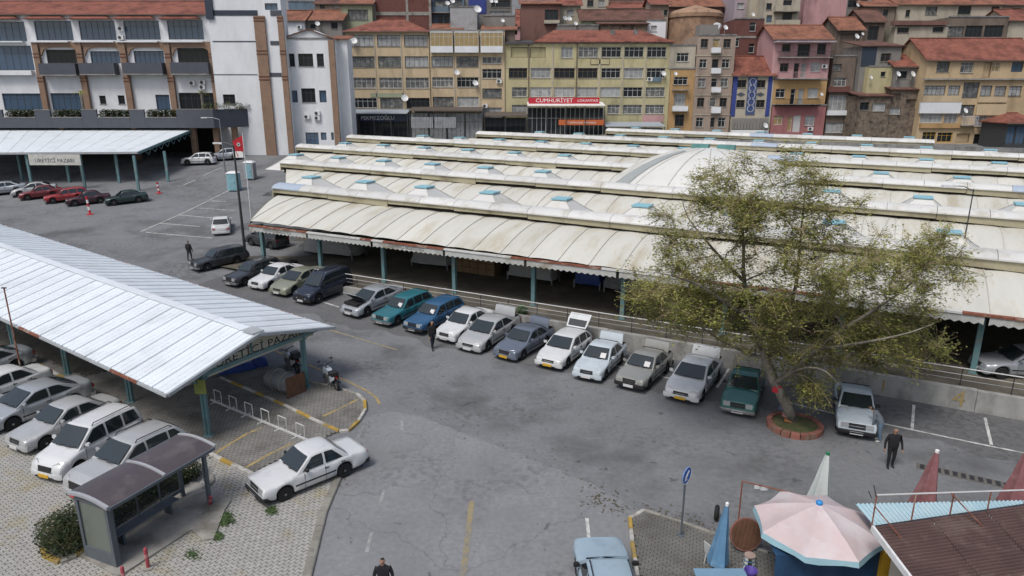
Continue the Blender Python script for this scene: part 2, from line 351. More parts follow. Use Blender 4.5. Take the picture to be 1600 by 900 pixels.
# drain channel with a grate beside the parking lane
dr = thing('drain_grate', 'long dark slotted drain channel in the road behind the maroon parasols', 'drain', G(1430, 728))
a, b = G(1432, 728), G(1590, 763); m1 = M(); m1.beam(a + Vector((0, 0, .005)), b + Vector((0, 0, .005)), .5, .03); m1.build('channel_edge', mat('channel_edge', (.12, .115, .105), .9, .2, 2), dr, world=True)
d = (b - a); L = d.length; d.normalize()
for i in range(int(L/.28)):
    p = a + d*(.2 + i*.28); rr = Vector((-d.y, d.x, 0))*.18; m1 = M(); m1.beam(p - rr + Vector((0, 0, .025)), p + rr + Vector((0, 0, .025)), .16, .02); m1.build('grate_bar', DARKM, dr, world=True)

# ------------------------------------------------------------------ the market hall
RA = math.atan2(UY, UX)
MEMB = mat('roof_membrane', (.54, .535, .485), .55, .06, .9, (.42, .385, .30), .48, .45, tex=(RA, (.55, 2.6, 1)), orand=.06, spec=.3)
RIBM = mat('roof_rib', (.46, .45, .41), .6, .1, 2)
CAPW = mat('ridge_sheet', (.56, .56, .54), .5, .05, 1, (.42, .40, .34), .4, .8, orand=.09); CAPB = mat('ridge_sheet_blue', (.36, .42, .50), .45, .08, 1)
CREAM = mat('cream_fascia', (.36, .33, .225), .7, .1, 1, (.2, .17, .11), .45, .5)
SKYB = mat('skylight_blue', (.24, .46, .54), .5, .06, 2)
PYRW = mat('skylight_white', (.55, .55, .53), .5, .05, .6, (.48, .45, .37), .35, .4)
hall = thing('market_hall', 'long open market hall with pale vaulted roofs, blue skylight caps and a low dome', 'market hall', K(0, 0, FLOOR))
hall.rotation_euler = (0, 0, math.atan2(UY, UX))
HZ = FLOOR
def hb(mm, name, m, smooth=None, parent=hall):      # (s,t,z) -> local of hall
    mm.v = [(p[0], p[1], p[2] - HZ) for p in mm.v]; return mm.build(name, m, parent, smooth)
# floor slab and plinth
mm = M()
for a in range(-36, 66, 6):
    for t0, t1 in ((WALL_T, 8), (8, 30), (30, 64)): mm.poly((a, t0, hall_floor(t0)), (a+6, t0, hall_floor(t0)), (a+6, t1, hall_floor(t1)), (a, t1, hall_floor(t1)))
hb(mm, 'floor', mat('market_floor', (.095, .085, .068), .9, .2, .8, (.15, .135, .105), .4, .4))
PITCH = 12.0; T1 = 4.6; LEFT = [-32.7, -44, -53.5, -55.5, -41, -25]; RIGHT = [34, 42, 50, 58, 66, 18.5]
def crest(k): return 5.62 + .42*k
def rise(s): return -.009*s
SL = [(-1.15, -30.2), (4.6, -32.6), (16.6, -44), (28.6, -53.5), (40.6, -55.4), (52.6, -41), (64.6, -25), (72, -16)]
def sleft(t):
    for (a, sa), (b, sb) in zip(SL, SL[1:]):
        if t <= b: return sa + (sb - sa)*(t - a)/(b - a)
    return SL[-1][1]
# unit meshes per row: one arched panel two metres wide, shared by all the panels of a row
def arch(k, front):
    zc = crest(k); pts = []
    if front:
        for i in range(9):
            f = i/8; pts.append((-1.15 + (T1 + 1.15)*math.sin(f*math.pi/2)**1.0 if False else -1.15 + (T1 + 1.15)*f, 4.42 + (zc - 4.42)*math.sin(f*math.pi/2)))
    else:
        for i in range(9):
            f = i/8; pts.append((T1 + PITCH*k - 6*(1 - f), zc - 1.75 + 1.75*math.sin(f*math.pi/2)))
    for i in range(1, 7):
        f = i/6; pts.append((T1 + PITCH*k + 6*f, zc - 1.75*(1 - math.cos(f*math.pi/2))))
    return pts
PW = BAY/3
for k in range(6):
    pts = arch(k, k == 0); mm = M(); n = len(pts)
    secs = []
    for sx, dz in ((.03, -.02), (.3*PW, .02), (.5*PW, .03), (.7*PW, .02), (PW - .03, -.02)): secs.append([(sx, t, z + dz) for t, z in pts])
    mm.loft(secs, close=False, caps=False); me = mm.mesh('roof_panel', MEMB, 60)
    rb = M()
    rb.loft([[(-.025, t, z + o) for t, z in pts] for o in (-.04,)] + [[(-.025, t, z + .03) for t, z in pts], [(.025, t, z + .03) for t, z in pts], [(.025, t, z - .04) for t, z in pts]], close=False, caps=False)
    rme = rb.mesh('rib', RIBM)
    t0_, t1_ = pts[0][0], pts[-1][0]; sl0 = max(sleft(t) for t, z in pts) + .02
    wg = M(); wg.loft([[(sleft(t), t, z + rise(sl0)) for t, z in pts], [(sl0, t, z + rise(sl0) + .01) for t, z in pts]], close=False, caps=False); hb(wg, 'roof_panel', MEMB, 60)
    wg = M(); wg.loft([[(sleft(t), t, z + rise(sl0) - h_) for t, z in pts] for h_ in (-.04, .3)], close=False, caps=False); hb(wg, 'end_trim', CREAM)
    n = int((RIGHT[k] - sl0)/PW)
    for i in range(n):
        s = sl0 + i*PW
        c = K(s, T1 + PITCH*k)
        o = link('roof_panel', me, hall, (s, 0, rise(s) - HZ)); r = link('rib', rme, o)
        if i % 7 == 3: o.scale.z = 1.0
    # ridge monitor: cream fascia with a dark vent below, white sheets on top in pieces
    s0, s1 = LEFT[k], RIGHT[k]; tc = T1 + PITCH*k; z = crest(k)
    i = 0; s = s0
    while s < s1 - .5:
        e = min(s + BAY/2, s1); mm = M(); za, zb = z + rise(s), z + rise(e)
        bow = [(-.92, .55), (-.92, .64), (-.6, .86), (0, .98), (.5, .90), (.9, .72), (.92, .62)]
        mm.loft([[(s + .015, tc + a, za + b) for a, b in bow], [(e - .015, tc + a, zb + b) for a, b in bow]])
        hb(mm, 'ridge_sheet', CAPB if (i*7 + k*5) % 37 < 1 else CAPW, 40); i += 1; s = e
    s = s0; i = 0
    while s < s1 - .5:
        e = min(s + BAY, s1); drop = (.0, -.12, .08, -.2, .05, -.05, .1)[(i*3 + k) % 7]; mm = M(); za, zb = z + rise(s), z + rise(e)
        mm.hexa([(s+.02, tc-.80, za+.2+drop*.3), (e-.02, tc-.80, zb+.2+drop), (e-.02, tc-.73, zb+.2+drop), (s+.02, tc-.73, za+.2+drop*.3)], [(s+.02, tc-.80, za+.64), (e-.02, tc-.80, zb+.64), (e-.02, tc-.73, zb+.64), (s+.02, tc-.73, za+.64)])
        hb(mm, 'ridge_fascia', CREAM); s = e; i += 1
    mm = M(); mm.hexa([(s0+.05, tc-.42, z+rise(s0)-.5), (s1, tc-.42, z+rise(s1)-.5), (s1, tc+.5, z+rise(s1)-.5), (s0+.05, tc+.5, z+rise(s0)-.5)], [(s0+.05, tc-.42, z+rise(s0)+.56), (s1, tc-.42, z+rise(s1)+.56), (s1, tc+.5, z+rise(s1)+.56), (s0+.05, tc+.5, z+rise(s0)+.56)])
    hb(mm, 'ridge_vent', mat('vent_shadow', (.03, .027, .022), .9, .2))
    mm = M(); mm.box(s0-.06, s0+.04, tc-.82, tc+.82, z+rise(s0)-.2, z+rise(s0)+.72); hb(mm, 'ridge_end', CREAM)
# skylights: four-sided hoods with a flat blue cap
sk = M(); b_, c_, hh = 2.5, .5, 1.55
for i, (a, b) in enumerate((((-b_, -b_), (b_, -b_)), ((b_, -b_), (b_, b_)), ((b_, b_), (-b_, b_)), ((-b_, b_), (-b_, -b_)))):
    m0 = ((a[0]+b[0])/2*.62, (a[1]+b[1])/2*.62)
    A = (a[0]*c_/b_, a[1]*c_/b_); B = (b[0]*c_/b_, b[1]*c_/b_)
    sk.poly((*a, 0), (*b, 0), (b[0]*.6, b[1]*.6, hh*.45), (*B, hh), (*A, hh), (a[0]*.6, a[1]*.6, hh*.45))
sk_me = sk.mesh('skylight', PYRW); cap = M(); cap.box(-.64, .64, -.64, .64, hh, hh + .1); cap.box(-.5, .5, -.5, .5, hh - .12, hh); cap_me = cap.mesh('skylight_cap', SKYB)
sr_mes = []
for a in ((-1, -1), (1, -1), (1, 1), (-1, 1)):
    sr = M(); sr.loft([[(a[0]*x + dx, a[1]*x + dy, z) for dx, dy in ((-.03, -.03), (.03, -.03), (.03, .03), (-.03, .03))] for x, z in ((b_, .02), (b_*.6, hh*.45 + .03), (c_, hh + .01))]); sr_mes.append(sr.mesh('skylight_rib', RIBM))
DC = K(-1.6, T1 + PITCH*2.05); DR = 10.2
for k in range(6):
    s = (-33.4, -47.0, -50, -46, -33, -22)[k]
    while s < min(RIGHT[k] - 1, 56):
        t = T1 + PITCH*k + 4.6
        if (K(s, t) - DC).length > DR + 1.5 and not (k == 5 and s > 16):
            z = crest(k) - .68 + rise(s)
            o = link('skylight', sk_me, hall, (s, t, z - HZ)); link('skylight_cap', cap_me, o)
            for q_ in sr_mes: link('skylight_rib', q_, o)
        s += 6.3
# dome
dm = M(); s_, t_ = ST(DC); rings = []; R_ = 15.5; zb = 5.2; hd = 4.05
Rs = (DR*DR + hd*hd)/(2*hd)
prof = [(Rs*math.sin(a), Rs*math.cos(a) - (Rs - hd)) for a in [math.asin(DR/Rs)*(1 - i/8) for i in range(8)]] + [(.05, hd)]
dm.lathe(prof, 32, (s_, t_, zb)); dome = hb(dm, 'dome', mat('dome_membrane', (.60, .60, .57), .5, .06, .3, (.46, .44, .38), .35, .3), 60)
for i in range(16):
    a = 2*math.pi*(i + .5)/16; rb = M()
    rb.pipe([(s_ + r*math.cos(a), t_ + r*math.sin(a), zb + h + .02) for r, h in prof[:-1]], .05, 5); hb(rb, 'dome_rib', RIBM)
for i, a0 in enumerate((2.62, 3.75)):
    gp = M(); ra = []; rb_ = []
    for r, h in prof[:7]:
        ra.append((s_ + r*math.cos(a0), t_ + r*math.sin(a0), zb + h + .05)); rb_.append((s_ + r*math.cos(a0 + .26), t_ + r*math.sin(a0 + .26), zb + h + .05))
    gp.loft([ra, rb_], close=False, caps=False); hb(gp, 'dome_light_strip', mat('grey_polycarbonate', (.33, .35, .34), .4, .08, 1))
for (ds) in (-1.0, 1.4): mm = M(); mm.box(s_+ds-.8, s_+ds+.8, t_-.4, t_+.4, zb+hd-.1, zb+hd+.3); hb(mm, 'dome_vent', mat('vent_teal', (.10, .24, .23), .6))
# front: posts, gutter, scalloped valances with letters
VAL = mat('valance_white', (.42, .43, .41), .6, .1, 2, (.25, .22, .17), .4, .8); LETG = mat('letter_grey', (.07, .075, .075), .7, .1)
for i in range(0, 14):
    s = (i - 5)*BAY; mm = M(); mm.box(s-.13, s+.13, -.13, .13, FLOOR-.02, 4.25); mm.box(s-.2, s+.2, -.2, .2, FLOOR-.02, FLOOR+.05); hb(mm, 'column', TEAL)
    for t in (12.0, 24.0):
        if i % 2 == 0: mm = M(); mm.box(s-.13, s+.13, t-.13, t+.13, hall_floor(t)-.05, 5.2); hb(mm, 'column', TEAL)
    e = s + BAY; z0, z1 = 3.86, 4.27; n = 30; mm = M(); y0 = -1.24
    dip = lambda x: z0 + .1*(.5 - abs((x*15) % 1 - .5))*2
    top = [(s + .1 + (BAY-.2)*j/n, z1 + random.uniform(-.01, .01)) for j in range(n+1)]; bot = [(s + .1 + (BAY-.2)*j/n, dip(j/n)) for j in range(n+1)]
    fr = [(x, y0, z) for x, z in top]; fb = [(x, y0, z) for x, z in bot]; br = [(x, y0+.04, z) for x, z in top]; bb = [(x, y0+.04, z) for x, z in bot]
    mm.loft([br, fr, fb, bb, br], close=False, caps=False); v = hb(mm, 'valance', VAL)
    if i in (0, 2, 8, 10):
        mx = Matrix.Translation((s + BAY*.5, y0 - .006, 4.11 - HZ)) @ Matrix.Rotation(math.pi/2, 4, 'X')
        text('DEMİRCİ BELEDİYESİ', .3, mx, LETG, v)
    nseg = 6; seg = BAY/nseg
    for j in range(nseg):
        mm = M(); a = s + j*seg; mm.box(a+.01, a+seg-.01, -1.3, -1.02, 4.285, 4.385); hb(mm, 'gutter', RUST if math.sin((i*nseg + j)*.55) + .6*math.sin((i*nseg + j)*1.9) > -.1 else CAPW)
    mm = M(); mm.box(s, e, -.7, -.45, 4.05, 4.3); hb(mm, 'eave_beam', DARKM)
# back wall and dark interior partitions
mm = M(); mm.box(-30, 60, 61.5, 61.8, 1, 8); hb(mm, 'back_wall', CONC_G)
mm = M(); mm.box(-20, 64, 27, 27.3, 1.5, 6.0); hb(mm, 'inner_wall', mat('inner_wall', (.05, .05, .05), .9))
# retaining wall in poured lengths, painted digit
WLM = mat('retaining_wall', (.30, .30, .285), .9, .15, 1.5, (.16, .16, .15), .55, .8, stretch=(1, 1, .5), bump=.3)
rw = thing('retaining_wall', 'pale stained concrete retaining wall below the market railing', 'wall', K(0, WALL_T, 0)); rw.rotation_euler = hall.rotation_euler.copy()
for i in range(-5, 6):
    a, b = i*BAY, (i+1)*BAY; p, q = K(a, WALL_T), K(b, WALL_T); mm = M(); zo = FLOOR + .03 + .015*(i % 3)
    mm.hexa([(a+.01, -.25, g(p.y)-.3), (b-.01, -.25, g(q.y)-.3), (b-.01, .1, g(q.y)-.3), (a+.01, .1, g(p.y)-.3)], [(a+.01, -.22, zo), (b-.01, -.22, zo), (b-.01, .1, zo), (a+.01, .1, zo)])
    mm.build('wall_panel', WLM, rw)
sg = ST(G(1505, 640))[0]; mx = Matrix.Translation((sg - .25, -.256, .52)) @ Matrix.Rotation(math.pi/2, 4, 'X'); text('4', 1.15, mx, Y_PAINT, rw, 'painted_digit', .003)
sg = ST(G(1378, 610))[0]; mx = Matrix.Translation((sg, -.256, .55)) @ Matrix.Rotation(math.pi/2, 4, 'X'); text('1', .8, mx, Y_PAINT, rw, 'painted_digit', .003)
# railing along the wall
rl = thing('railing', 'low white pipe railing on thin posts along the market edge', 'railing', K(0, WALL_T + .18, FLOOR)); rl.rotation_euler = hall.rotation_euler.copy()
RAILW = mat('rail_white', (.5, .5, .49), .5, .1)
s = -29.0
while s < 33:
    mm = M(); mm.tube((s, 0, 0), (s, 0, .92), .025, n=6); mm.build('rail_post', DARKM, rl)
    for z, r, m_ in ((.92, .032, RAILW), (.6, .016, RAILW), (.34, .016, STEEL)):
        mm = M(); mm.tube((s, 0, z), (s + 2.02, 0, z), r, n=6); mm.build('rail', m_, rl)
    s += 2.022
# ------------------------------------------------------------------ cars
CAR_GLASS = glass_mat('car_glass', (.018, .024, .027), .05, spec=.7)
SCREEN_GLASS = glass_mat('screen_glass', (.022, .03, .033), .05, spec=.8)
LAMP = mat('headlamp', (.3, .315, .32), .12, .05, 3, spec=.8); TAIL = mat('tail_lamp', (.3, .02, .02), .25, .05); AMBER = mat('amber_lamp', (.4, .16, .03), .3, .05)
PLATE_W = mat('plate_white', (.55, .55, .55), .5, .05); PLATE_Y = mat('plate_yellow', (.55, .33, .03), .5, .05); PLATE_R = mat('plate_red', (.5, .04, .05), .5, .05)
RIM = mat('rim_silver', (.3, .31, .32), .35, .08, 5, metal=.6); RIM_D = mat('rim_grey', (.17, .17, .175), .5, .1, 5, metal=.3)
TRIM = mat('black_trim', (.018, .018, .02), .55, .1); CHROME = mat('chrome', (.5, .5, .5), .2, .03, metal=.9); ENGINE = mat('engine_bay', (.02, .02, .021), .7, .3)
def paint(name, col, metal=0.0): return mat('paint_' + name, col, .32, .04, 1.5, tuple(c*.8 for c in col), .3, 1.2, metal=metal, coat=.6)
# type: L W H wheelbase front-overhang wheel-r | lower top line (x from nose, z) | cowl, screen top, roof end, rear base | belt z | style
TYPES = {
 'saloon_old': dict(L=4.35, W=1.62, H=1.43, wb=2.44, fo=.82, r=.30, top=[(0,.60),(.06,.76),(.5,.80),(1.42,.90),(3.3,.92),(3.55,.90),(4.26,.86),(4.35,.72)], A=1.32, At=1.92, Ct=2.98, Cb=3.48, belt=.90, sq=1.0, pillars=(2.45,), bump='trim'),
 'estate_old': dict(L=4.38, W=1.63, H=1.45, wb=2.44, fo=.82, r=.30, top=[(0,.60),(.06,.76),(.5,.80),(1.42,.90),(4.2,.92),(4.38,.80)], A=1.32, At=1.92, Ct=3.95, Cb=4.30, belt=.90, sq=1.0, pillars=(2.45, 3.25), bump='chrome'),
 'saloon_80': dict(L=4.25, W=1.67, H=1.41, wb=2.47, fo=.80, r=.30, top=[(0,.55),(.05,.70),(.5,.78),(1.25,.90),(3.35,.93),(3.6,.94),(4.15,.93),(4.25,.75)], A=1.18, At=1.86, Ct=2.98, Cb=3.58, belt=.90, sq=.9, pillars=(2.35,), bump='body'),
 'saloon_new': dict(L=4.6, W=1.80, H=1.45, wb=2.68, fo=.88, r=.32, top=[(0,.50),(.06,.64),(.4,.78),(1.2,.94),(3.3,1.0),(3.9,1.05),(4.5,1.03),(4.6,.8)], A=1.08, At=1.98, Ct=3.15, Cb=3.98, belt=.96, sq=.75, pillars=(2.55,), bump='body'),
 'hatch': dict(L=4.15, W=1.71, H=1.44, wb=2.5, fo=.85, r=.31, top=[(0,.50),(.05,.64),(.45,.77),(1.2,.92),(3.9,.96),(4.15,.75)], A=1.1, At=1.88, Ct=3.45, Cb=4.0, belt=.93, sq=.8, pillars=(2.4, 3.25), bump='body'),
 'van_small': dict(L=3.96, W=1.70, H=1.72, wb=2.51, fo=.82, r=.31, top=[(0,.52),(.06,.72),(.3,.9),(.95,1.06),(3.8,1.1),(3.96,.9)], A=.88, At=1.65, Ct=3.75, Cb=3.92, belt=1.08, sq=.95, pillars=(2.2, 3.0), bump='body'),
 'van': dict(L=4.25, W=1.75, H=1.85, wb=2.6, fo=.85, r=.33, top=[(0,.5),(.05,.75),(.5,.95),(1.1,1.08),(4.1,1.1),(4.25,.9)], A=1.0, At=1.75, Ct=4.05, Cb=4.2, belt=1.08, sq=1.0, pillars=(2.25, 3.2), bump='trim'),
 'suv': dict(L=4.3, W=1.80, H=1.65, wb=2.67, fo=.82, r=.36, top=[(0,.6),(.05,.85),(.4,.98),(1.3,1.06),(4.1,1.1),(4.3,.9)], A=1.2, At=1.98, Ct=3.75, Cb=4.2, belt=1.08, sq=.9, pillars=(2.4, 3.35), bump='body'),
}
def interp(tab, x):
    if x <= tab[0][0]: return tab[0][1]
    for (a, za), (b, zb) in zip(tab, tab[1:]):
        if x <= b: return za + (zb - za)*(x - a)/(b - a)
    return tab[-1][1]
_cm = {}
def car_meshes(ty):
    if ty in _cm: return _cm[ty]
    T = TYPES[ty]; L, W, Hh, r = T['L'], T['W'], T['H'], T['r']; w = W/2; belt = T['belt']; out = {}
    x1, x2 = T['fo'], T['fo'] + T['wb']; R = r + .06; sq = T['sq']
    lx = lambda x: L/2 - x                              # nose at +X
    st = sorted(set([0, .03, .1, .25, .45, L-.45, L-.22, L-.08, L-.02, L] + [xx + R*k for xx in (x1, x2) for k in (-1.01, -.98, -.85, -.6, -.3, 0, .3, .6, .85, .98, 1.01)] + [p[0] for p in T['top']] + [1.7, 2.1, 2.6]))
    st = [x for x in st if 0 <= x <= L]; rings = []
    for x in st:
        e = min(x, L - x); tp = 1 - (1 - sq*.55 - .4)*max(0, 1 - e/.5)**2 - .05*max(0, 1 - e/.12)
        ww = w*min(1, tp); zb = .22 + .14*max(0, 1 - e/.35); zt = interp(T['top'], x)
        for xx in (x1, x2):
            if abs(x - xx) < R: zb = max(zb, r + math.sqrt(max(0, R*R - (x - xx)**2)))
        zs = zt - zb; zm = max(zb + .02, .52); k = .07
        h = [(ww*.9, zb), (ww*.985, zb + min(.1, zs*.2)), (ww, max(zb + zs*.3, min(zm, zt - .2))), (ww*.99, zb + zs*.72), (ww*.965, zt - zs*.1 - .02), (ww*.9, zt - .012), (ww*.6, zt + .012), (ww*.25, zt + .022)]
        rings.append([(lx(x), y, z) for y, z in h] + [(lx(x), -y, z) for y, z in reversed(h)])
    mm = M(); mm.loft(rings)
    # greenhouse
    A, At, Ct, Cb = T['A'], T['At'], T['Ct'], T['Cb']; wb_, wr = w*.93, w*.755
    zr = Hh; gs = []
    def roofz(x): f = (x - At)/(Ct - At); return zr - .05*(2*f - 1)**2*(1.3 if f > .5 else 1)
    def ring(x, fb):      # fb 0 at base .. 1 at roof
        b0 = interp(T['top'], x) - .03; zt = b0 + (roofz(min(max(x, At), Ct)) - b0)*fb if fb < 1 else roofz(x)
        q = []
        for f, yk in ((0, 0), (.45, .42), (.82, .80), (.95, .97)):
            q.append((wb_ + (wr - wb_)*yk*fb - (0 if fb else 0), b0 + (zt - b0)*f))
        q += [(wr*.9 if fb else wb_*.9, zt - .008*fb), (wr*.5 if fb else wb_*.5, zt + .012*fb)]
        return [(lx(x), y, z) for y, z in q] + [(lx(x), -y, z) for y, z in reversed(q)]
    gs.append(ring(A - .02, 0.0)); gs.append(ring(A + (At - A)*.5, .5)); gs.append(ring(At - .02, .97)); 
    for f in (.06, .3, .6, .85, .97): gs.append(ring(At + (Ct - At)*f, 1))
    gs.append(ring(Ct + (Cb - Ct)*.12, .95)); gs.append(ring(Ct + (Cb - Ct)*.55, .52)); gs.append(ring(Cb + .02, 0.0))
    mm.loft(gs); out['body'] = mm.mesh('body', WHITE, 58)
    def sidep(x, f, s, off=.012):
        b0 = interp(T['top'], x) - .03; zt = roofz(min(max(x, At), Ct)); yy = wb_ + (wr - wb_)*f
        return (lx(x), s*(yy + off), b0 + (zt - b0)*f)
    # side windows between pillars
    edges = [None] + list(T['pillars']) + [None]; wins = []
    for i in range(len(edges) - 1):
        f0, f1 = .09, .86
        def fx(f): return A + (At - A)*f + .17
        def rx(f): return Cb - (Cb - Ct)*f - (.22 if ty.startswith('saloon') else .16)
        l0, l1 = (fx(f0), fx(f1)) if i == 0 else (edges[i] + .05, edges[i] + .05)
        r0, r1 = (rx(f0), rx(f1)) if i == len(edges) - 2 else (edges[i+1] - .05, edges[i+1] - .05)
        if ty == 'saloon_new' and i == len(edges) - 2: r0 -= .12
        for s in (-1, 1):
            wm = M(); pt = []
            for q in ((l0, f0), ((l0+r0)/2, f0), (r0, f0), ((r0+r1)/2 + .02, (f0+f1)/2), (r1, f1), ((l1+r1)/2, f1 + .01), (l1, f1), ((l0+l1)/2, (f0+f1)/2)): pt.append(sidep(q[0], q[1], s))
            wm.poly(*(pt if s < 0 else pt[::-1])); wins.append(wm.mesh('side_window', CAR_GLASS))
    out['side'] = wins
    def screen(xb, xt, f0, f1, sgn, m):
        wm = M(); rows = []
        for f in (f0, (f0+f1)/2, f1):
            x = xb + (xt - xb)*f; b0 = interp(T['top'], xb); z = b0 + (zr - .04 - b0)*f + .028; hw = (wb_ + (wr - wb_)*f)*.9
            row = []
            for y in (-1, -.6, 0, .6, 1): row.append((lx(x) + sgn*(.018 + .028*(1 - y*y)), y*hw, z))
            rows.append(row)
        wm.loft(rows, close=False, caps=False); return wm.mesh('windscreen', m, 60)
    out['screen'] = screen(A - .02, At, .1, .94, 1, SCREEN_GLASS); out['rear'] = screen(Cb + .02, Ct, .14, .9, -1, CAR_GLASS)
    # wheels
    tw = M(); tw.lathe([(r*.62, -.09), (r*.92, -.095), (r, -.06), (r, .06), (r*.92, .095), (r*.62, .09)], 20, axis='y'); out['tyre'] = tw.mesh('wheel', BLACK, 40)
    rm = M(); rm.lathe([(r*.64, .05), (r*.63, .085), (r*.52, .06), (r*.3, .075), (r*.12, .095), (.01, .095)], 14, axis='y')
    rm.lathe([(r*.64, -.05), (r*.63, -.085), (r*.52, -.06), (r*.3, -.075), (r*.12, -.095), (.01, -.095)], 14, axis='y'); out['rim'] = rm.mesh('rim', RIM, 30)
    ub = M(); ub.box(lx(L-.25), lx(.25), -w*.8, w*.8, .15, .62); out['under'] = ub.mesh('underbody', BLACK)
    # bumpers, lights, grille
    zb = .36; ol = ty.endswith('old')
    for nm, xs in (('front', 1), ('rear', -1)):
        b = M(); pts = [(.92, -.16), (.97, .0), (.86, .075), (.4, .11), (-.4, .11), (-.86, .075), (-.97, 0), (-.92, -.16)]
        hgt = .15 if ol else .2; rg = []
        for yy, dx in pts:
            X = xs*(L/2 + dx - .02 + (0 if ol else -.035)); Xi = xs*(L/2 + dx - .13)
            rg.append([(X, yy*w, zb - hgt/2), (X + xs*.02, yy*w, zb), (X, yy*w, zb + hgt/2), (Xi, yy*w, zb + hgt/2), (Xi, yy*w, zb - hgt/2)])
        b.loft(rg); out['bumper_' + nm] = b.mesh('bumper', TRIM, 40)
    zl = T['top'][0][1] + .0
    def lampbox(x, y0, y1, z0, z1, m, nm, xs, tilt=.04):
        b = M(); b.hexa([(x, y0, z0), (x - xs*.12, y0, z0), (x - xs*.12, y1, z0), (x, y1, z0)], [(x - xs*tilt, y0, z1), (x - xs*.14, y0, z1), (x - xs*.14, y1, z1), (x - xs*tilt, y1, z1)]); return b.mesh(nm, m)
    z0 = T['top'][0][1] - (.07 if ol else .05); z1 = T['top'][1][1] - .02
    if ol: out['head'] = [lampbox(L/2 + .012, s*w*.42, s*w*.8, z0, z1, LAMP, 'headlight', 1, .03) for s in (-1, 1)]
    else:
        out['head'] = []
        for s in (-1, 1):
            b = M(); n0 = interp(T['top'], 0); q = [(.0, .40, n0 - .05), (.05, .74, n0 - .03), (.2, .86, interp(T['top'], .2) - .03), (.22, .66, interp(T['top'], .22) + .0), (.10, .42, interp(T['top'], .1) + .0)]
            b.loft([[(lx(x) - .10, s*w*y, z - .06) for x, y, z in q], [(lx(x) + .022, s*w*y, z + .016) for x, y, z in q]]); out['head'].append(b.mesh('headlight', LAMP))
    out['grille'] = lampbox(L/2 + .014, -w*.41, w*.41, z0 - .02, z1 - .01, TRIM, 'grille', 1, .03)
    zt_ = interp(T['top'], L - .02)
    out['tail'] = [lampbox(-L/2 - .012, s*w*.55, s*w*.86, zt_ - .17, zt_ + .0, TAIL, 'tail_light', -1, .02) for s in (-1, 1)]
    pl = M(); pl.box(L/2 + .07, L/2 + .1, -.26, .26, zb - .08, zb + .05); out['plate'] = pl.mesh('number_plate', PLATE_W)
    ik = M(); ik.hexa([(L/2 + .075, -w*.62, .25), (L/2 - .05, -w*.62, .25), (L/2 - .05, w*.62, .25), (L/2 + .075, w*.62, .25)], [(L/2 + .094, -w*.5, .325), (L/2 - .05, -w*.5, .325), (L/2 - .05, w*.5, .325), (L/2 + .094, w*.5, .325)]); out['intake'] = ik.mesh('air_intake', TRIM)
    mr = []
    for s in (-1, 1):
        b = M(); x = lx(A + .34); z = belt + .1; y = s*(wb_ + .02)
        b.loft([[(x - .04, y, z - .03), (x + .05, y, z - .03), (x + .05, y, z + .03), (x - .04, y, z + .03)], [(x - .05, y + s*.07, z - .05), (x + .06, y + s*.07, z - .05), (x + .06, y + s*.07, z + .08), (x - .05, y + s*.07, z + .08)], [(x - .05, y + s*.19, z - .04), (x + .03, y + s*.19, z - .04), (x + .03, y + s*.19, z + .07), (x - .05, y + s*.19, z + .07)]]); mr.append(b.mesh('mirror', TRIM, 40))
    out['mirror'] = mr
    tr = []
    for s in (-1, 1):
        b = M(); b.box(lx(x2 - R - .03), lx(x1 + R + .03), s*w*.992 - .012, s*w*.992 + .012, .47, .53)
        tr.append(b.mesh('side_trim', TRIM))
    out['trim'] = tr
    hn = []
    for s in (-1, 1):
        for xx in ((A + T['pillars'][0])/2 + .62, T['pillars'][0] + .75):
            b = M(); b.box(lx(xx + .08), lx(xx - .08), s*w*.985 - .015, s*w*.985 + .015, belt - .16, belt - .125); hn.append(b.mesh('door_handle', TRIM))
    out['handle'] = hn
    sm = []
    for s in (-1, 1):      # shut lines of the doors
        b = M()
        for xx in [A + .28] + list(T['pillars']) + ([x2 - .12] if len(T['pillars']) == 1 else []):
            b.box(lx(xx) - .006, lx(xx) + .006, s*w*.985 - .022, s*w*.985 + .014, .3, belt - .06)
        sm.append(b.mesh('door_seam', TRIM))
    out['seam'] = sm
    wp = M()
    for y in (-.42, .18): wp.beam((lx(A - .03), y*w, belt + .06), (lx(A + .06), (y + .5)*w, belt + .09), .02, .02)
    out['wiper'] = wp.mesh('wiper', TRIM)
    _cm[ty] = out; return out
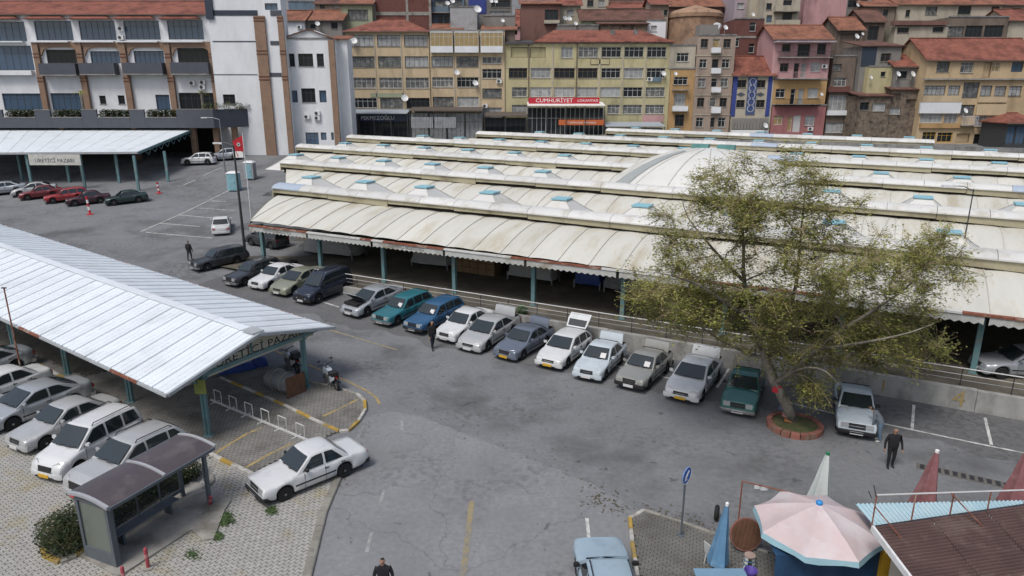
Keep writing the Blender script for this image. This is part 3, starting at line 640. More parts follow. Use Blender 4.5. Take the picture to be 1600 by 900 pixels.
def car(name, label, ty, col, cen, head, z=None, plate=PLATE_W, opened=None, bump=None, rim=RIM, group='parked cars', rails=False, mirrorcol=None, papers=False, steer=0):
    T = TYPES[ty]; D = car_meshes(ty); L, w, r = T['L'], T['W']/2, T['r']
    zz = g(cen.y) if z is None else z
    o = thing(name, label, 'van' if ty.startswith('van') else 'car', (cen.x, cen.y, zz), math.atan2(head.y, head.x), group)
    if z is None:   # sit on the slope
        k = 1.2; gf, gb = g(cen.y + head.y*k), g(cen.y - head.y*k); o.rotation_euler[1] = -math.atan2(gf - gb, 2*k)
    link('body', D['body'], o, m=col); link('underbody', D['under'], o)
    link('windscreen', D['screen'], o); 
    if opened != 'hatch': link('rear_window', D['rear'], o)
    for me in D['side']: link('side_window', me, o)
    for x in (L/2 - T['fo'], L/2 - T['fo'] - T['wb']):
        for s in (-1, 1):
            t = link('wheel', D['tyre'], o, (x, s*(w - .12), r)); link('rim', D['rim'], t, m=rim)
            if steer and x > 0: t.rotation_euler[2] = steer
    bm_ = {'trim': TRIM, 'chrome': CHROME, 'body': col}[bump or T['bump']]
    link('front_bumper', D['bumper_front'], o, m=bm_); link('rear_bumper', D['bumper_rear'], o, m=bm_)
    for me in D['head']: link('headlight', me, o)
    link('grille', D['grille'], o)
    if T['bump'] == 'body': link('air_intake', D['intake'], o)
    for me in D['tail']: link('tail_light', me, o)
    link('number_plate', D['plate'], o, m=plate)
    for me in D['mirror']: link('mirror', me, o, m=mirrorcol or (col if T['bump'] == 'body' else TRIM))
    for me in D['trim']: link('side_trim', me, o)
    for me in D['handle']: link('door_handle', me, o)
    for me in D['seam']: link('door_seam', me, o)
    link('wiper', D['wiper'], o)
    hinge = lambda x: L/2 - x
    if opened == 'boot':
        b = M(); n = T['L'] - T['Cb'] - .06; wd_ = w*.8
        b.loft([[(0, -wd_, 0), (0, wd_, 0), (0, wd_, .04), (0, -wd_, .04)], [(-n*.5, -wd_, .03), (-n*.5, wd_, .03), (-n*.5, wd_, .07), (-n*.5, -wd_, .07)], [(-n, -wd_*.97, 0), (-n, wd_*.97, 0), (-n, wd_*.97, .04), (-n, -wd_*.97, .04)], [(-n - .04, -wd_*.95, -.3), (-n - .04, wd_*.95, -.3), (-n - .01, wd_*.95, -.3), (-n - .01, -wd_*.95, -.3)]])
        lid = b.build('boot_lid', col, o, 40); lid.location = (hinge(T['Cb'] + .04), 0, interp(T['top'], T['Cb']) + .03); lid.rotation_euler = (0, math.radians(74), 0)
        b = M(); b.box(-n*.9, -.1, -wd_*.9, wd_*.9, -.02, 0.0); b.build('lid_lining', TRIM, lid)
        b = M(); b.box(hinge(T['L'] - .1), hinge(T['Cb'] + .08), -wd_, wd_, interp(T['top'], T['Cb'] + .2) + .008, interp(T['top'], T['Cb'] + .2) + .03); b.build('boot_opening', BLACK, o)
    if opened == 'hatch':
        n = .95; wd_ = w*.78; b = M()
        b.loft([[(0, -wd_*.9, 0), (0, wd_*.9, 0), (0, wd_*.9, .05), (0, -wd_*.9, .05)], [(-n*.55, -wd_, -.02), (-n*.55, wd_, -.02), (-n*.55, wd_, .06), (-n*.55, -wd_, .06)], [(-n, -wd_*.97, -.14), (-n, wd_*.97, -.14), (-n, wd_*.97, -.06), (-n, -wd_*.97, -.06)]])
        lid = b.build('tailgate', col, o, 30); lid.location = (hinge(T['Ct'] + .02), 0, T['H'] - .04); lid.rotation_euler = (0, math.radians(48), 0)
        b = M(); b.hexa([(-n*.52, -wd_*.84, .055), (-.08, -wd_*.8, .052), (-.08, wd_*.8, .052), (-n*.52, wd_*.84, .055)], [(-n*.52, -wd_*.84, .068), (-.08, -wd_*.8, .068), (-.08, wd_*.8, .068), (-n*.52, wd_*.84, .068)]); b.build('tailgate_glass', CAR_GLASS, lid)
        b = M(); b.box(-n*.9, -.06, -wd_*.82, wd_*.82, -.05, -.03); b.build('tailgate_lining', TRIM, lid)
        b = M(); b.hexa([(hinge(T['Cb']), -wd_, .95), (hinge(T['Cb']) - .03, -wd_, .95), (hinge(T['Cb']) - .03, wd_, .95), (hinge(T['Cb']), wd_, .95)], [(hinge(T['Ct']) - .02, -wd_*.85, T['H'] - .1), (hinge(T['Ct']) - .05, -wd_*.85, T['H'] - .1), (hinge(T['Ct']) - .05, wd_*.85, T['H'] - .1), (hinge(T['Ct']) - .02, wd_*.85, T['H'] - .1)]); b.build('boot_opening', BLACK, o)
    if opened == 'hood':
        b = M(); wd_ = w*.82; b.loft([[(0, -wd_, 0), (0, wd_, 0), (0, wd_, .03), (0, -wd_, .03)], [(.5, -wd_*.97, .03), (.5, wd_*.97, .03), (.5, wd_*.97, .06), (.5, -wd_*.97, .06)], [(1.0, -wd_*.85, -.02), (1.0, wd_*.85, -.02), (1.0, wd_*.85, .02), (1.0, -wd_*.85, .02)]])
        lid = b.build('bonnet', col, o, 40); lid.location = (hinge(T['A'] - .04), 0, interp(T['top'], T['A']) + .03); lid.rotation_euler = (0, math.radians(-38), 0)
        b = M(); b.box(.05, .93, -wd_*.8, wd_*.8, -.02, -.004); b.build('bonnet_lining', ENGINE, lid)
        b = M(); b.box(hinge(T['A'] - .1), hinge(.22), -wd_*.85, wd_*.85, .8, .95); b.box(hinge(.75), hinge(.45), -.2, .25, .95, 1.0); b.build('engine_bay', ENGINE, o)
    if rails:
        for s in (-1, 1):
            b = M(); b.pipe([(hinge(T['At'] + .1), s*w*.68, T['H'] - .06), (hinge(T['At'] + .2), s*w*.68, T['H'] + .05), (hinge(T['Ct'] - .25), s*w*.68, T['H'] + .05), (hinge(T['Ct'] - .1), s*w*.68, T['H'] - .06)], .02, 5); b.build('roof_rail', rails, o)
    if papers:
        b = M(); x = hinge(T['A'] + .12); b.hexa([(x + .07, .25, belt_(T) + .1), (x + .06, .25, belt_(T) + .1), (x + .06, .55, belt_(T) + .1), (x + .07, .55, belt_(T) + .1)], [(x - .14, .25, belt_(T) + .3), (x - .15, .25, belt_(T) + .3), (x - .15, .55, belt_(T) + .3), (x - .14, .55, belt_(T) + .3)]); b.build('sale_notice', PLATE_W, o)
    return o
def belt_(T): return T['belt']
def front_car(l, r, ty, *a, dz=.24, turn=0, **k):
    """place a car by the two ends of its front bumper in the photo"""
    name, label, col = a
    p, q = G(*l, dz), G(*r, dz); c = (p + q)/2; d = q - p; d.z = 0; d.normalize()
    hd = Vector((d.y, -d.x, 0)); 
    if turn: hd = Matrix.Rotation(math.radians(turn), 3, 'Z') @ hd
    cen = c - hd*(TYPES[ty]['L']/2 - .05)
    return car(name, label, ty, col, cen, hd, **k)
def heading_car(px, deg, ty, name, label, col, **k):
    """place a car by the ground point under its middle and its compass heading"""
    c = G(*px); a = math.radians(deg); return car(name, label, ty, col, c, Vector((math.cos(a), math.sin(a), 0)), **k)
p_white = paint('white', (.56, .575, .58)); p_white2 = paint('cool_white', (.47, .53, .57)); p_silver = paint('silver', (.36, .385, .41), .3); p_silver2 = paint('pale_silver', (.43, .44, .44), .25)
p_beige = paint('beige_silver', (.31, .31, .285), .3); p_sage = paint('sage', (.24, .25, .19), .2); p_dark = paint('dark_grey', (.03, .033, .037)); p_navy = paint('navy', (.02, .027, .045), .2)
p_teal = paint('teal', (.025, .135, .165)); p_blue = paint('blue', (.03, .095, .19)); p_greyb = paint('grey_blue', (.15, .175, .22), .3); p_green = paint('green', (.022, .115, .095)); p_red = paint('dark_red', (.16, .02, .025)); p_red2 = paint('bright_red', (.30, .025, .03)); p_mar = paint('maroon', (.05, .018, .025)); p_dgreen = paint('dark_green', (.02, .04, .04)); p_lblue = paint('light_blue', (.33, .43, .50), .15)
GR = 'cars parked nose out along the market wall'
front_car((289, 415.5), (317, 424), 'estate_old', 'parked_car', 'dark grey old estate car at the market row end beside a walking person', p_dark, group=GR, turn=-8)
front_car((345, 440), (374, 448), 'estate_old', 'parked_car', 'black old estate car between the dark grey estate and a white saloon', p_dark, group=GR, rails=DARKM)
front_car((385, 446), (415, 453), 'saloon_80', 'parked_car', 'white boxy saloon parked between a black estate and a sage green car', p_white, group=GR)
front_car((418, 455), (450, 462.5), 'saloon_new', 'parked_car', 'sage beige rounded car beside the tall dark blue van', p_sage, group=GR)
front_car((455.5, 467), (488, 475.5), 'van', 'parked_van', 'tall dark navy van with silver roof rails in the market row', p_navy, group=GR, rails=CHROME, bump='trim')
front_car((530, 486), (562, 496), 'saloon_new', 'parked_car', 'silver car with its bonnet raised and boot open', p_silver, group=GR, opened='hood')
front_car((578, 500), (612, 510), 'estate_old', 'parked_car', 'teal old estate car with chrome bumper and notice in its windscreen', p_teal, group=GR, papers=True)
front_car((626, 511), (665, 522), 'estate_old', 'parked_car', 'royal blue old estate car parked beside the teal estate', p_blue, group=GR, papers=True, bump='trim')
front_car((679, 526), (711, 535), 'saloon_80', 'parked_car', 'plain white saloon parked beside the royal blue estate, boot shut', p_white, group=GR, bump='body')
front_car((713.7, 541), (750, 549.5), 'saloon_new', 'parked_car', 'silver saloon with open boot parked beside the plain white saloon', p_silver2, group=GR, opened='boot')
front_car((769, 553), (808, 563), 'saloon_80', 'parked_car', 'grey blue saloon with boot lid up and yellow number plate', p_greyb, group=GR, opened='boot', plate=PLATE_Y, bump='body')
front_car((834, 567), (879, 577), 'hatch', 'parked_car', 'white hatchback with its tailgate raised and yellow plate', p_white, group=GR, opened='hatch', plate=PLATE_Y)
front_car((894, 586), (939, 595), 'saloon_80', 'parked_car', 'cool white boxy saloon with open boot beside the white hatchback', p_white2, group=GR, opened='boot', papers=True)
front_car((960, 599), (1006, 610), 'saloon_80', 'parked_car', 'dull beige silver boxy saloon with boot lid raised', p_beige, group=GR, opened='boot', papers=True, bump='trim')
front_car((1035, 617), (1092, 630), 'saloon_new', 'parked_car', 'modern white saloon with open boot and yellow plate, under the tree edge', p_white, group=GR, opened='boot', plate=PLATE_Y)
front_car((1125, 640), (1179, 650), 'saloon_old', 'parked_car', 'old dark green saloon with faded pale bonnet and chrome bumper', p_green, group=GR, bump='chrome')
front_car((1309.5, 673), (1366, 684), 'saloon_old', 'parked_car', 'pale blue white old saloon beside the tree planter', p_white2, group=GR, bump='trim', turn=4)
# silver car on the market floor
sc_ = P(1605, 596, FLOOR); car('parked_car', 'silver saloon parked inside the market hall behind the railing', 'saloon_80', p_silver, Vector((sc_.x + .3, sc_.y + .9, 0)), Vector((-.99, .1, 0)), z=FLOOR, group='cars parked under cover')
# white saloon on the pavement edge (wheel marks give its place)
fw, rw_ = G(456, 779), G(541, 744); hd = (fw - rw_); hd.z = 0; hd.normalize(); sd_ = Vector((hd.y, -hd.x, 0)); mid = (fw + rw_)/2 + hd*.02 + sd_*.7
car('parked_car', 'white old saloon with black bumpers half on the paved corner', 'saloon_old', p_white, mid, hd, bump='trim', rim=RIM_D, group='cars left around the near canopy')
# pale blue car at the lower edge, driving away
lb = G(948, 938); car('moving_car', 'pale metallic blue estate seen from above at the street edge', 'estate_old', p_lblue, lb + Vector((0, -.2, 0)), Vector((-.03, 1, 0)), group='cars left around the near canopy', rails=DARKM, bump='body')
GL = 'cars parked nose to the paving at the near canopy'
front_car((99, 768), (145, 785), 'suv', 'parked_car', 'silver white off-road car with roof rails behind the bus shelter', p_silver2, group=GL, rails=DARKM, plate=PLATE_R, turn=-3)
front_car((47, 738), (101, 752), 'van_small', 'parked_van', 'small white van with dark nose and yellow plate', p_white, group=GL, plate=PLATE_Y, bump='body', rails=DARKM)
front_car((4, 691), (50, 710), 'saloon_80', 'parked_car', 'pale silver boxy saloon between the small white van and a sleek silver saloon', p_silver2, group=GL, bump='body')
front_car((-52, 660), (-2, 682), 'saloon_new', 'parked_car', 'sleek silver saloon with long dark side windows at the picture edge', p_silver, group=GL)
front_car((-95, 632), (-50, 648), 'saloon_80', 'parked_car', 'white saloon seen from its boot behind the sleek silver saloon', p_white, group=GL)
front_car((-125, 600), (-88, 614), 'saloon_new', 'parked_car', 'grey car mostly cut off under the near canopy edge', p_silver, group=GL)
GB = 'cars parked before the far canopy'
for i, (px, ty, col, lab) in enumerate([((8, 303), 'saloon_new', p_silver, 'silver saloon at the end of the far canopy row, cut by the picture edge'), ((56, 304), 'saloon_new', p_silver2, 'pale silver saloon beside a dark red saloon at the far canopy'), ((66, 309), 'saloon_80', p_red, 'dark red saloon in front of the far canopy'), ((106, 314), 'estate_old', p_red2, 'bright red old estate in front of the far canopy'), ((140, 318), 'saloon_old', p_mar, 'dark maroon saloon behind the red and white marker post'), ((199, 317), 'saloon_80', p_dgreen, 'dark green saloon parked alone past the maroon one')]):
    heading_car(px, 213 if i != 1 else 210, ty, 'parked_car', lab, col, group=GB)
heading_car((347, 360), 110, 'saloon_80', 'parked_car', 'white saloon seen from behind in the marked lot by the flagpole', p_white, group='cars in the marked lot')
heading_car((312, 257), 187, 'suv', 'parked_car', 'white off-road car parked under the terrace beside the pillars', p_white, group='cars parked under cover')
heading_car((352, 250), 200, 'suv', 'parked_car', 'silver car half hidden by the terrace pillars', p_silver, group='cars parked under cover')
heading_car((418, 384), 150, 'van_small', 'parked_van', 'dark van in the shade at the left end of the market', p_dark, group='cars parked under cover')
# ------------------------------------------------------------------ buildings
TILE = tile_mat('roof_tile_red', (.27, .098, .068)); TILE_O = tile_mat('roof_tile_orange', (.29, .125, .078)); TILE_D = tile_mat('roof_tile_old', (.16, .08, .06))
def wallm(name, col, dirt=.35, amt=.45):
    l_ = .3*col[0] + .59*col[1] + .11*col[2]; col = tuple((l_ + (c - l_)*.66)*.96 for c in col); return mat('wall_' + name, col, .9, .1, .6, tuple(c*(1-dirt) for c in col), amt, .5, stretch=(1, 1, .35), bump=.1, bscale=12, fine=.08)
FR_D = mat('frame_dark', (.045, .048, .05), .6, .1); FR_W = mat('frame_white', (.52, .52, .5), .6, .08, orand=.1); FR_B = mat('frame_brown', (.13, .1, .08), .7, .1); FR_Y = mat('frame_yellow', (.5, .3, .03), .7, .1)
PANE_D = glass_mat('pane_dark', (.018, .022, .026), .1, spec=.35); PANE_B = glass_mat('pane_blue', (.055, .095, .15), .05, spec=.8); PANE_C = mat('pane_curtain', (.30, .31, .31), .35, .2, 1.5, (.15, .155, .16), .4, 1.2, orand=.25, spec=.5); PANE_T = mat('pane_tan', (.3, .22, .1), .35, .15, 1.5, spec=.5); PANE_M = mat('pane_mixed', (.1, .105, .105), .3, .5, 1.6, (.32, .31, .28), .4, 1.4, spec=.5)
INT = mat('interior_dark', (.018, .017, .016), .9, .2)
STY = {'d': (FR_D, PANE_D), 'b': (FR_D, PANE_B), 'w': (FR_W, PANE_C), 'l': (FR_W, PANE_D), 'm': (FR_D, PANE_M), 'n': (FR_W, PANE_M), 'c': (FR_D, PANE_C), 't': (FR_W, PANE_T), 'y': (FR_Y, PANE_D), 'k': (FR_B, PANE_D), 'o': (FR_B, INT), 'p': (FR_W, FR_W)}
_wm = {}
def window(parent, X0, X1, Y, Z0, Z1, sty, rec=.18, nm=None):
    w, h = round(X1 - X0, 2), round(Z1 - Z0, 2); fm, pm = STY[sty]; key = (w, h, sty)
    if key not in _wm:
        f = M(); t = .07; d = .06; n = max(1, min(6, round(w/.75)))
        f.box(0, w, 0, d, 0, t); f.box(0, w, 0, d, h-t, h); f.box(0, t, 0, d, t, h-t); f.box(w-t, w, 0, d, t, h-t)
        if sty not in 'op':
            for i in range(1, n): f.box(w*i/n - .025, w*i/n + .025, .004, d-.004, t, h-t)
            if h > 1.1:
                for i in range(n): f.box(max(t, w*i/n + .027), min(w-t, w*(i+1)/n - .027), .01, d-.01, h*.68-.022, h*.68+.022)
        p = M(); p.box(t*.5, w-t*.5, d*.5, d*.5+.02, t*.5, h-t*.5) if sty != 'o' else p.box(.01, w-.01, .5, .52, .01, h-.01)
        _wm[key] = (f.mesh('window', fm), p.mesh('pane', pm))
    a, b = _wm[key]; l = parent.location
    o = link(nm or ('door' if sty == 'p' else 'window'), a, parent, (X0 - l.x, Y + rec - l.y, Z0 - l.z)); link('pane', b, o); return o
def facade(mm, X0, X1, Z0, Z1, Y, holes, rec=.3):
    xs = sorted(set([X0, X1] + [h[0] for h in holes] + [h[1] for h in holes])); zs = sorted(set([Z0, Z1] + [h[2] for h in holes] + [h[3] for h in holes]))
    xs = [x for x in xs if X0 <= x <= X1]; zs = [z for z in zs if Z0 <= z <= Z1]
    for a, b in zip(xs, xs[1:]):
        for c, d in zip(zs, zs[1:]):
            mx, mz = (a+b)/2, (c+d)/2
            if any(h[0] < mx < h[1] and h[2] < mz < h[3] for h in holes): continue
            mm.poly((a, Y, c), (b, Y, c), (b, Y, d), (a, Y, d))
    for a, b, c, d in holes:
        mm.poly((a, Y, c), (b, Y, c), (b, Y+rec, c), (a, Y+rec, c)); mm.poly((a, Y, d), (a, Y+rec, d), (b, Y+rec, d), (b, Y, d))
        mm.poly((a, Y, c), (a, Y+rec, c), (a, Y+rec, d), (a, Y, d)); mm.poly((b, Y, c), (b, Y, d), (b, Y+rec, d), (b, Y+rec, c))
        mm.poly((a, Y+rec, c), (b, Y+rec, c), (b, Y+rec, d), (a, Y+rec, d))
def roof(parent, X0, X1, Y0, Y1, ze, zr, m, kind='gable', oh=.4, th=.14):
    a, b, c, d = X0 - oh, X1 + oh, Y0 - oh, Y1 + oh; ym = (c + d)/2; e = (d - c)/2*.9 if kind == 'hip' else 0
    if e*2 > (b - a)*.8: e = (b - a)*.35
    def sl(pts, nm='roof'):
        mm = M(); p = [Vector(q) for q in pts]; mm.loft([[q - Vector((0, 0, th)) for q in p], p]); return mm.build(nm, m, parent, world=True)
    if kind == 'shed': return sl([(a, c, ze), (b, c, ze), (b, d, zr), (a, d, zr)])
    r = sl([(a, c, ze), (b, c, ze), (b - e, ym, zr), (a + e, ym, zr)]); sl([(b, d, ze), (a, d, ze), (a + e, ym, zr), (b - e, ym, zr)])
    if e:
        sl([(a, d, ze), (a, c, ze), (a + e, ym, zr)]); sl([(b, c, ze), (b, d, ze), (b - e, ym, zr)])
    mm = M(); mm.tube((a + e, ym, zr + .02), (b - e, ym, zr + .02), .13, n=6); mm.build('ridge_tiles', m, parent, world=True)
    mm = M(); mm.beam((a, c - .06, ze - .1), (b, c - .06, ze - .1), .12, .12); mm.build('eaves_gutter', FR_B, parent, world=True)
    return r
def dish(parent, p, r=.45):
    r *= .62
    mm = M(); c = Vector(p); n = Vector((.35, -.8, .5)).normalized(); x = n.cross(Vector((0, 0, 1))).normalized(); y = n.cross(x); rg = []
    for f, dd in ((.05, 0), (.5, .05), (.85, .13), (1, .19)): rg.append([c + n*dd*r*2 + (x*math.cos(a) + y*math.sin(a))*r*f for a in [i*math.pi/6 for i in range(12)]])
    mm.loft(rg, True, False); mm.tube(c + n*.02, c + n*r*1.1 - Vector((0, 0, r*.3)), .02, n=5); mm.beam(c - n*.02, c - n*.02 - Vector((0, 0, .8)) - Vector((0, -.2, 0)), .05, .05); mm.build('satellite_dish', WHITE, parent, 40, world=True)
def acunit(parent, p):
    mm = M(); x, y, z = p; mm.box(x-.42, x+.42, y-.34, y-.02, z-.3, z+.3); o = mm.build('air_conditioner', WHITE, parent, world=True)
    mm = M(); mm.lathe([(.24, 0), (.24, -.02), (.02, -.02)], 12, (x-.1, y-.34, z), 'y'); f = mm.build('fan_grille', FR_D, o); l = parent.location; f.location = -l
def bld(name, label, O, Y, x0, x1, yt, yb, wm, wins=(), rf=None, dep=9, ex=None, zb=None, par=.5):
    """one house: photo quarter-pixels (offset O) on its real facade plane at distance Y"""
    fx = lambda x, y: F((x + O)/4, y/4, Y).x
    fz = lambda y: F(0, y/4, Y).z
    ym = (yt + yb)/2; X0, X1 = fx(x0, ym), fx(x1, ym); zt = fz(yt); zbot = (g(Y) - .6) if zb is None else fz(zb)
    o = thing(name, label, 'building', ((X0+X1)/2, Y, max(zbot, -1)))
    holes = []; spec = []
    for w in wins:
        if w[0] == 'grid':
            _, cols, rows, yr, sty = w; k = 0
            for r in rows:
                for c in cols:
                    s = sty[k % len(sty)]; k += 1
                    if s == ' ': continue
                    spec.append((fx(c[0], yr), fx(c[1], yr), fz(r[1]), fz(r[0]), s))
        else: spec.append((fx(w[0], (w[1]+w[3])/2), fx(w[2], (w[1]+w[3])/2), fz(w[3]), fz(w[1]), w[4]))
    spec = [(max(a, X0+.08), min(b, X1-.08), c, min(d, zt-.1), s) for a, b, c, d, s in spec]
    spec = [q for q in spec if q[1]-q[0] > .25 and q[3]-q[2] > .2]
    holes = [q[:4] for q in spec]; mm = M(); facade(mm, X0, X1, zbot, zt, Y, holes)
    mm.poly((X0, Y, zbot), (X0, Y, zt), (X0, Y+dep, zt), (X0, Y+dep, zbot)); mm.poly((X1, Y, zbot), (X1, Y+dep, zbot), (X1, Y+dep, zt), (X1, Y, zt))
    mm.poly((X0, Y+dep, zbot), (X0, Y+dep, zt), (X1, Y+dep, zt), (X1, Y+dep, zbot)); mm.poly((X0, Y, zt), (X1, Y, zt), (X1, Y+dep, zt), (X0, Y+dep, zt))
    kind = rf[0] if rf else 'flat'
    if kind in ('gable',):
        zr = F(0, rf[1]/4, Y + dep/2).z
        for X in (X0 + .01, X1 - .01): mm.poly((X, Y, zt), (X, Y+dep, zt), (X, Y+dep/2, zr - .1))
    mm.build('wall', wm, o, world=True)
    for a, b, c, d, s in spec:
        window(o, a + .004, b - .004, Y, c + .004, d - .004, s)
        if s in 'wlnkdmc' and d - c < 2.2: q = M(); q.box(a - .06, b + .06, Y - .09, Y + .1, c - .07, c - .004); q.build('sill', CONC, o, world=True)
    if kind == 'flat':
        q = M(); q.box(X0-.08, X1+.08, Y-.1, Y+.12, zt+.003, zt + .22); q.build('coping', CONC_G, o, world=True)
    else:
        zr = F(0, rf[1]/4, Y + (dep if kind == 'shed' else dep/2)).z
        roof(o, X0, X1, Y, Y + dep, zt + .05, zr, rf[2], kind)
    if ex: ex(o, fx, fz, X0, X1, zbot, zt)
    return o
def band(o, fx, fz, Y, x0, y0, x1, y1, m, nm='band', proud=.06, th=.06, back=None):
    ym = (y0+y1)/2; q = M(); q.box(fx(x0, ym), fx(x1, ym), Y - proud, Y - proud + th if back is None else Y + back, fz(y1), fz(y0)); return q.build(nm, m, o, world=True)
def balcony(o, fx, fz, Y, x0, x1, y0, y1, m, d=1.1, bars=False):
    ym = (y0+y1)/2; a, b = fx(x0, ym), fx(x1, ym); z0, z1 = fz(y1), fz(y0); q = M()
    q.box(a, b, Y - d, Y - .003, z0 - .14, z0); sl = q.build('balcony_slab', CONC, o, world=True)
    q = M()
    if bars:
        q.box(a, b, Y-d, Y-d+.05, z1-.05, z1)
        n = max(2, int((b-a)/.22))
        for i in range(n+1): x = a + (b-a-.03)*i/n; q.box(x, x+.03, Y-d+.01, Y-d+.04, z0, z1-.05)
        for x in (a, b-.04): q.box(x, x+.04, Y-d+.05, Y-.01, z1-.05, z1)
    else:
        q.box(a, b, Y-d, Y-d+.06, z0, z1); q.box(a, a+.06, Y-d+.06, Y-.01, z0, z1); q.box(b-.06, b, Y-d+.06, Y-.01, z0, z1)
    q.build('balcony_rail', m, o, world=True)
YEL = wallm('tan_yellow', C(196, 168, 118)); YEL2 = wallm('olive_yellow', C(182, 170, 108)); WH = wallm('white', (.66, .69, .72), .12, .3); CRM = wallm('cream', C(178, 166, 140)); BEI = wallm('beige', C(162, 138, 116)); PNK = wallm('pink', C(196, 138, 138)); PNK2 = wallm('salmon', C(168, 92, 92)); OCH = wallm('ochre', C(186, 138, 52)); BLU = wallm('blue', C(44, 66, 150)); GRYW = wallm('grey', C(128, 124, 118)); STONE = mat('rubble_stone', C(112, 100, 88), .95, .35, 1.8, C(60, 54, 50), .5, 1.2, bump=.8, bscale=5); BRK = mat('brick_red', C(102, 68, 62), .9, .15, 3, C(90, 52, 48), .4, .6, bump=.3, bscale=20); MUD = wallm('mud', C(122, 104, 88), .45, .6); LGR = wallm('pale_green', C(150, 158, 120)); LBL = wallm('teal_blue', C(92, 120, 140)); LPK = wallm('lilac', C(170, 150, 160)); BROWNP = wallm('brown_plaster', C(128, 84, 72))
PILM = mat('brick_pilaster', (.235, .155, .108), .9, .12, 2, (.18, .118, .085), .4, 1); NAVY = mat('navy_cladding', C(48, 56, 68), .5, .1, 1); CHAR = mat('charcoal_cladding', C(72, 76, 84), .6, .08, 1); SIGNR = mat('sign_red', (.42, .02, .035), .5, .05); SIGNW = mat('sign_white', (.7, .7, .68), .5, .04); SIGNB = mat('sign_dark', (.02, .03, .06), .4, .1); ORNG = mat('sign_orange', (.5, .13, .04), .5, .1); CORR = mat('corrugated_grey', (.3, .31, .33), .5, .12, 2, (.2, .19, .18), .4, 1)
# --- left municipal building
O = 0; YL = 106.0; fx = lambda x, y: F((x + O)/4, y/4, YL).x; fz = lambda y: F(0, y/4, YL).z
def ex_left(o, fx, fz, X0, X1, zb, zt):
    Y = YL
    for xa, xb in ((235, 262), (500, 532), (772, 802), (1048, 1078), (1322, 1352)):
        X = fx((xa+xb)/2, 400); q = M(); q.box(X-.42, X+.42, Y-.5, Y-.003, zb, fz(262)); pl = q.build('pilaster', PILM, o, world=True)
        for yy in (335, 355, 485, 505): q = M(); q.box(X-.47, X+.47, Y-.55, Y-.5, fz(yy+6), fz(yy)); q.build('pilaster_band', mat('brick_dark', C(96, 62, 48)), o, world=True)
    band(o, fx, fz, Y, 220, 262, 1352, 292, PILM, 'brick_course', .3, .29)
    for xa, xb in ((262, 502), (534, 772), (804, 1048), (1080, 1322)):      # brick spandrels over flat arches
        a, b = fx(xa, 330), fx(xb, 330); xm, hw = (a+b)/2, (b-a)/2; q = M(); zt_, zs, zc = fz(291), fz(350), fz(296); up = []; lo = []
        for i in range(13): x = a + (b-a)*i/12; up.append((x, zt_)); lo.append((x, zs + (zc - zs)*math.sqrt(max(0, 1 - ((x-xm)/hw)**4))))
        q.loft([[(x, Y-.3, z) for x, z in up], [(x, Y-.3, z) for x, z in lo], [(x, Y-.01, z) for x, z in lo]], False, False); q.build('arch_spandrel', PILM, o, world=True)
    for xa, xb, ya, yb in ((278, 505, 398, 468), (525, 745, 396, 464), (795, 1040, 394, 462), (1090, 1325, 392, 462)): balcony(o, fx, fz, Y, xa, xb, ya, yb, CHAR, 1.3)
    for xa, xb in ((-60, 130), (165, 415), (440, 700), (715, 975), (1000, 1260)):
        q = M(); a, b = fx(xa, 105), fx(xb, 105); q.hexa([(a, Y-1.3, fz(122)), (b, Y-1.3, fz(122)), (b, Y, fz(122)), (a, Y, fz(122))], [(a+.3, Y-1.25, fz(118)), (b-.3, Y-1.25, fz(118)), (b-.8, Y, fz(98)), (a+.8, Y, fz(98))]); q.build('canopy_roof', TILE, o, world=True)
        q = M(); q.box(a, b, Y-.7, Y-.003, fz(266), fz(258)); q.build('window_ledge', WH, o, world=True)
    q = M(); q.box(fx(0-60, 440), fx(215, 440), Y-.8, Y-.003, fz(470), fz(442)); q.build('bay_sill', WH, o, world=True)
    for xx, yy in ((1205, 520), (1270, 515), (1268, 545), (760, 180), (760, 236)): acunit(o, (fx(xx, yy), Y - .02 if yy > 300 else Y-.02, fz(yy)))
bld('municipal_building', 'long white building with brick pilasters, arched balconies and a red tiled roof', 0, YL, -320, 1352, 92, 900, WH, [(-100, 135, 160, 258, 'b'), (218, 130, 452, 252, 'b'), (496, 128, 722, 250, 'b'), (776, 128, 998, 248, 'b'), (1048, 126, 1270, 247, 'b'), (-60, 285, 205, 440, 'b'), (290, 310, 500, 396, 'd'), (566, 320, 750, 396, 'b'), (838, 318, 1026, 394, 'b'), (1110, 300, 1316, 392, 'd'), (20, 584, 275, 690, 'b'), (322, 582, 550, 690, 'b'), (622, 598, 662, 650, 'd'), (738, 596, 780, 650, 'd'), (976, 592, 1062, 690, 'b'), (1120, 580, 1345, 690, 'd')], ('gable', 8, TILE), 13, ex_left)
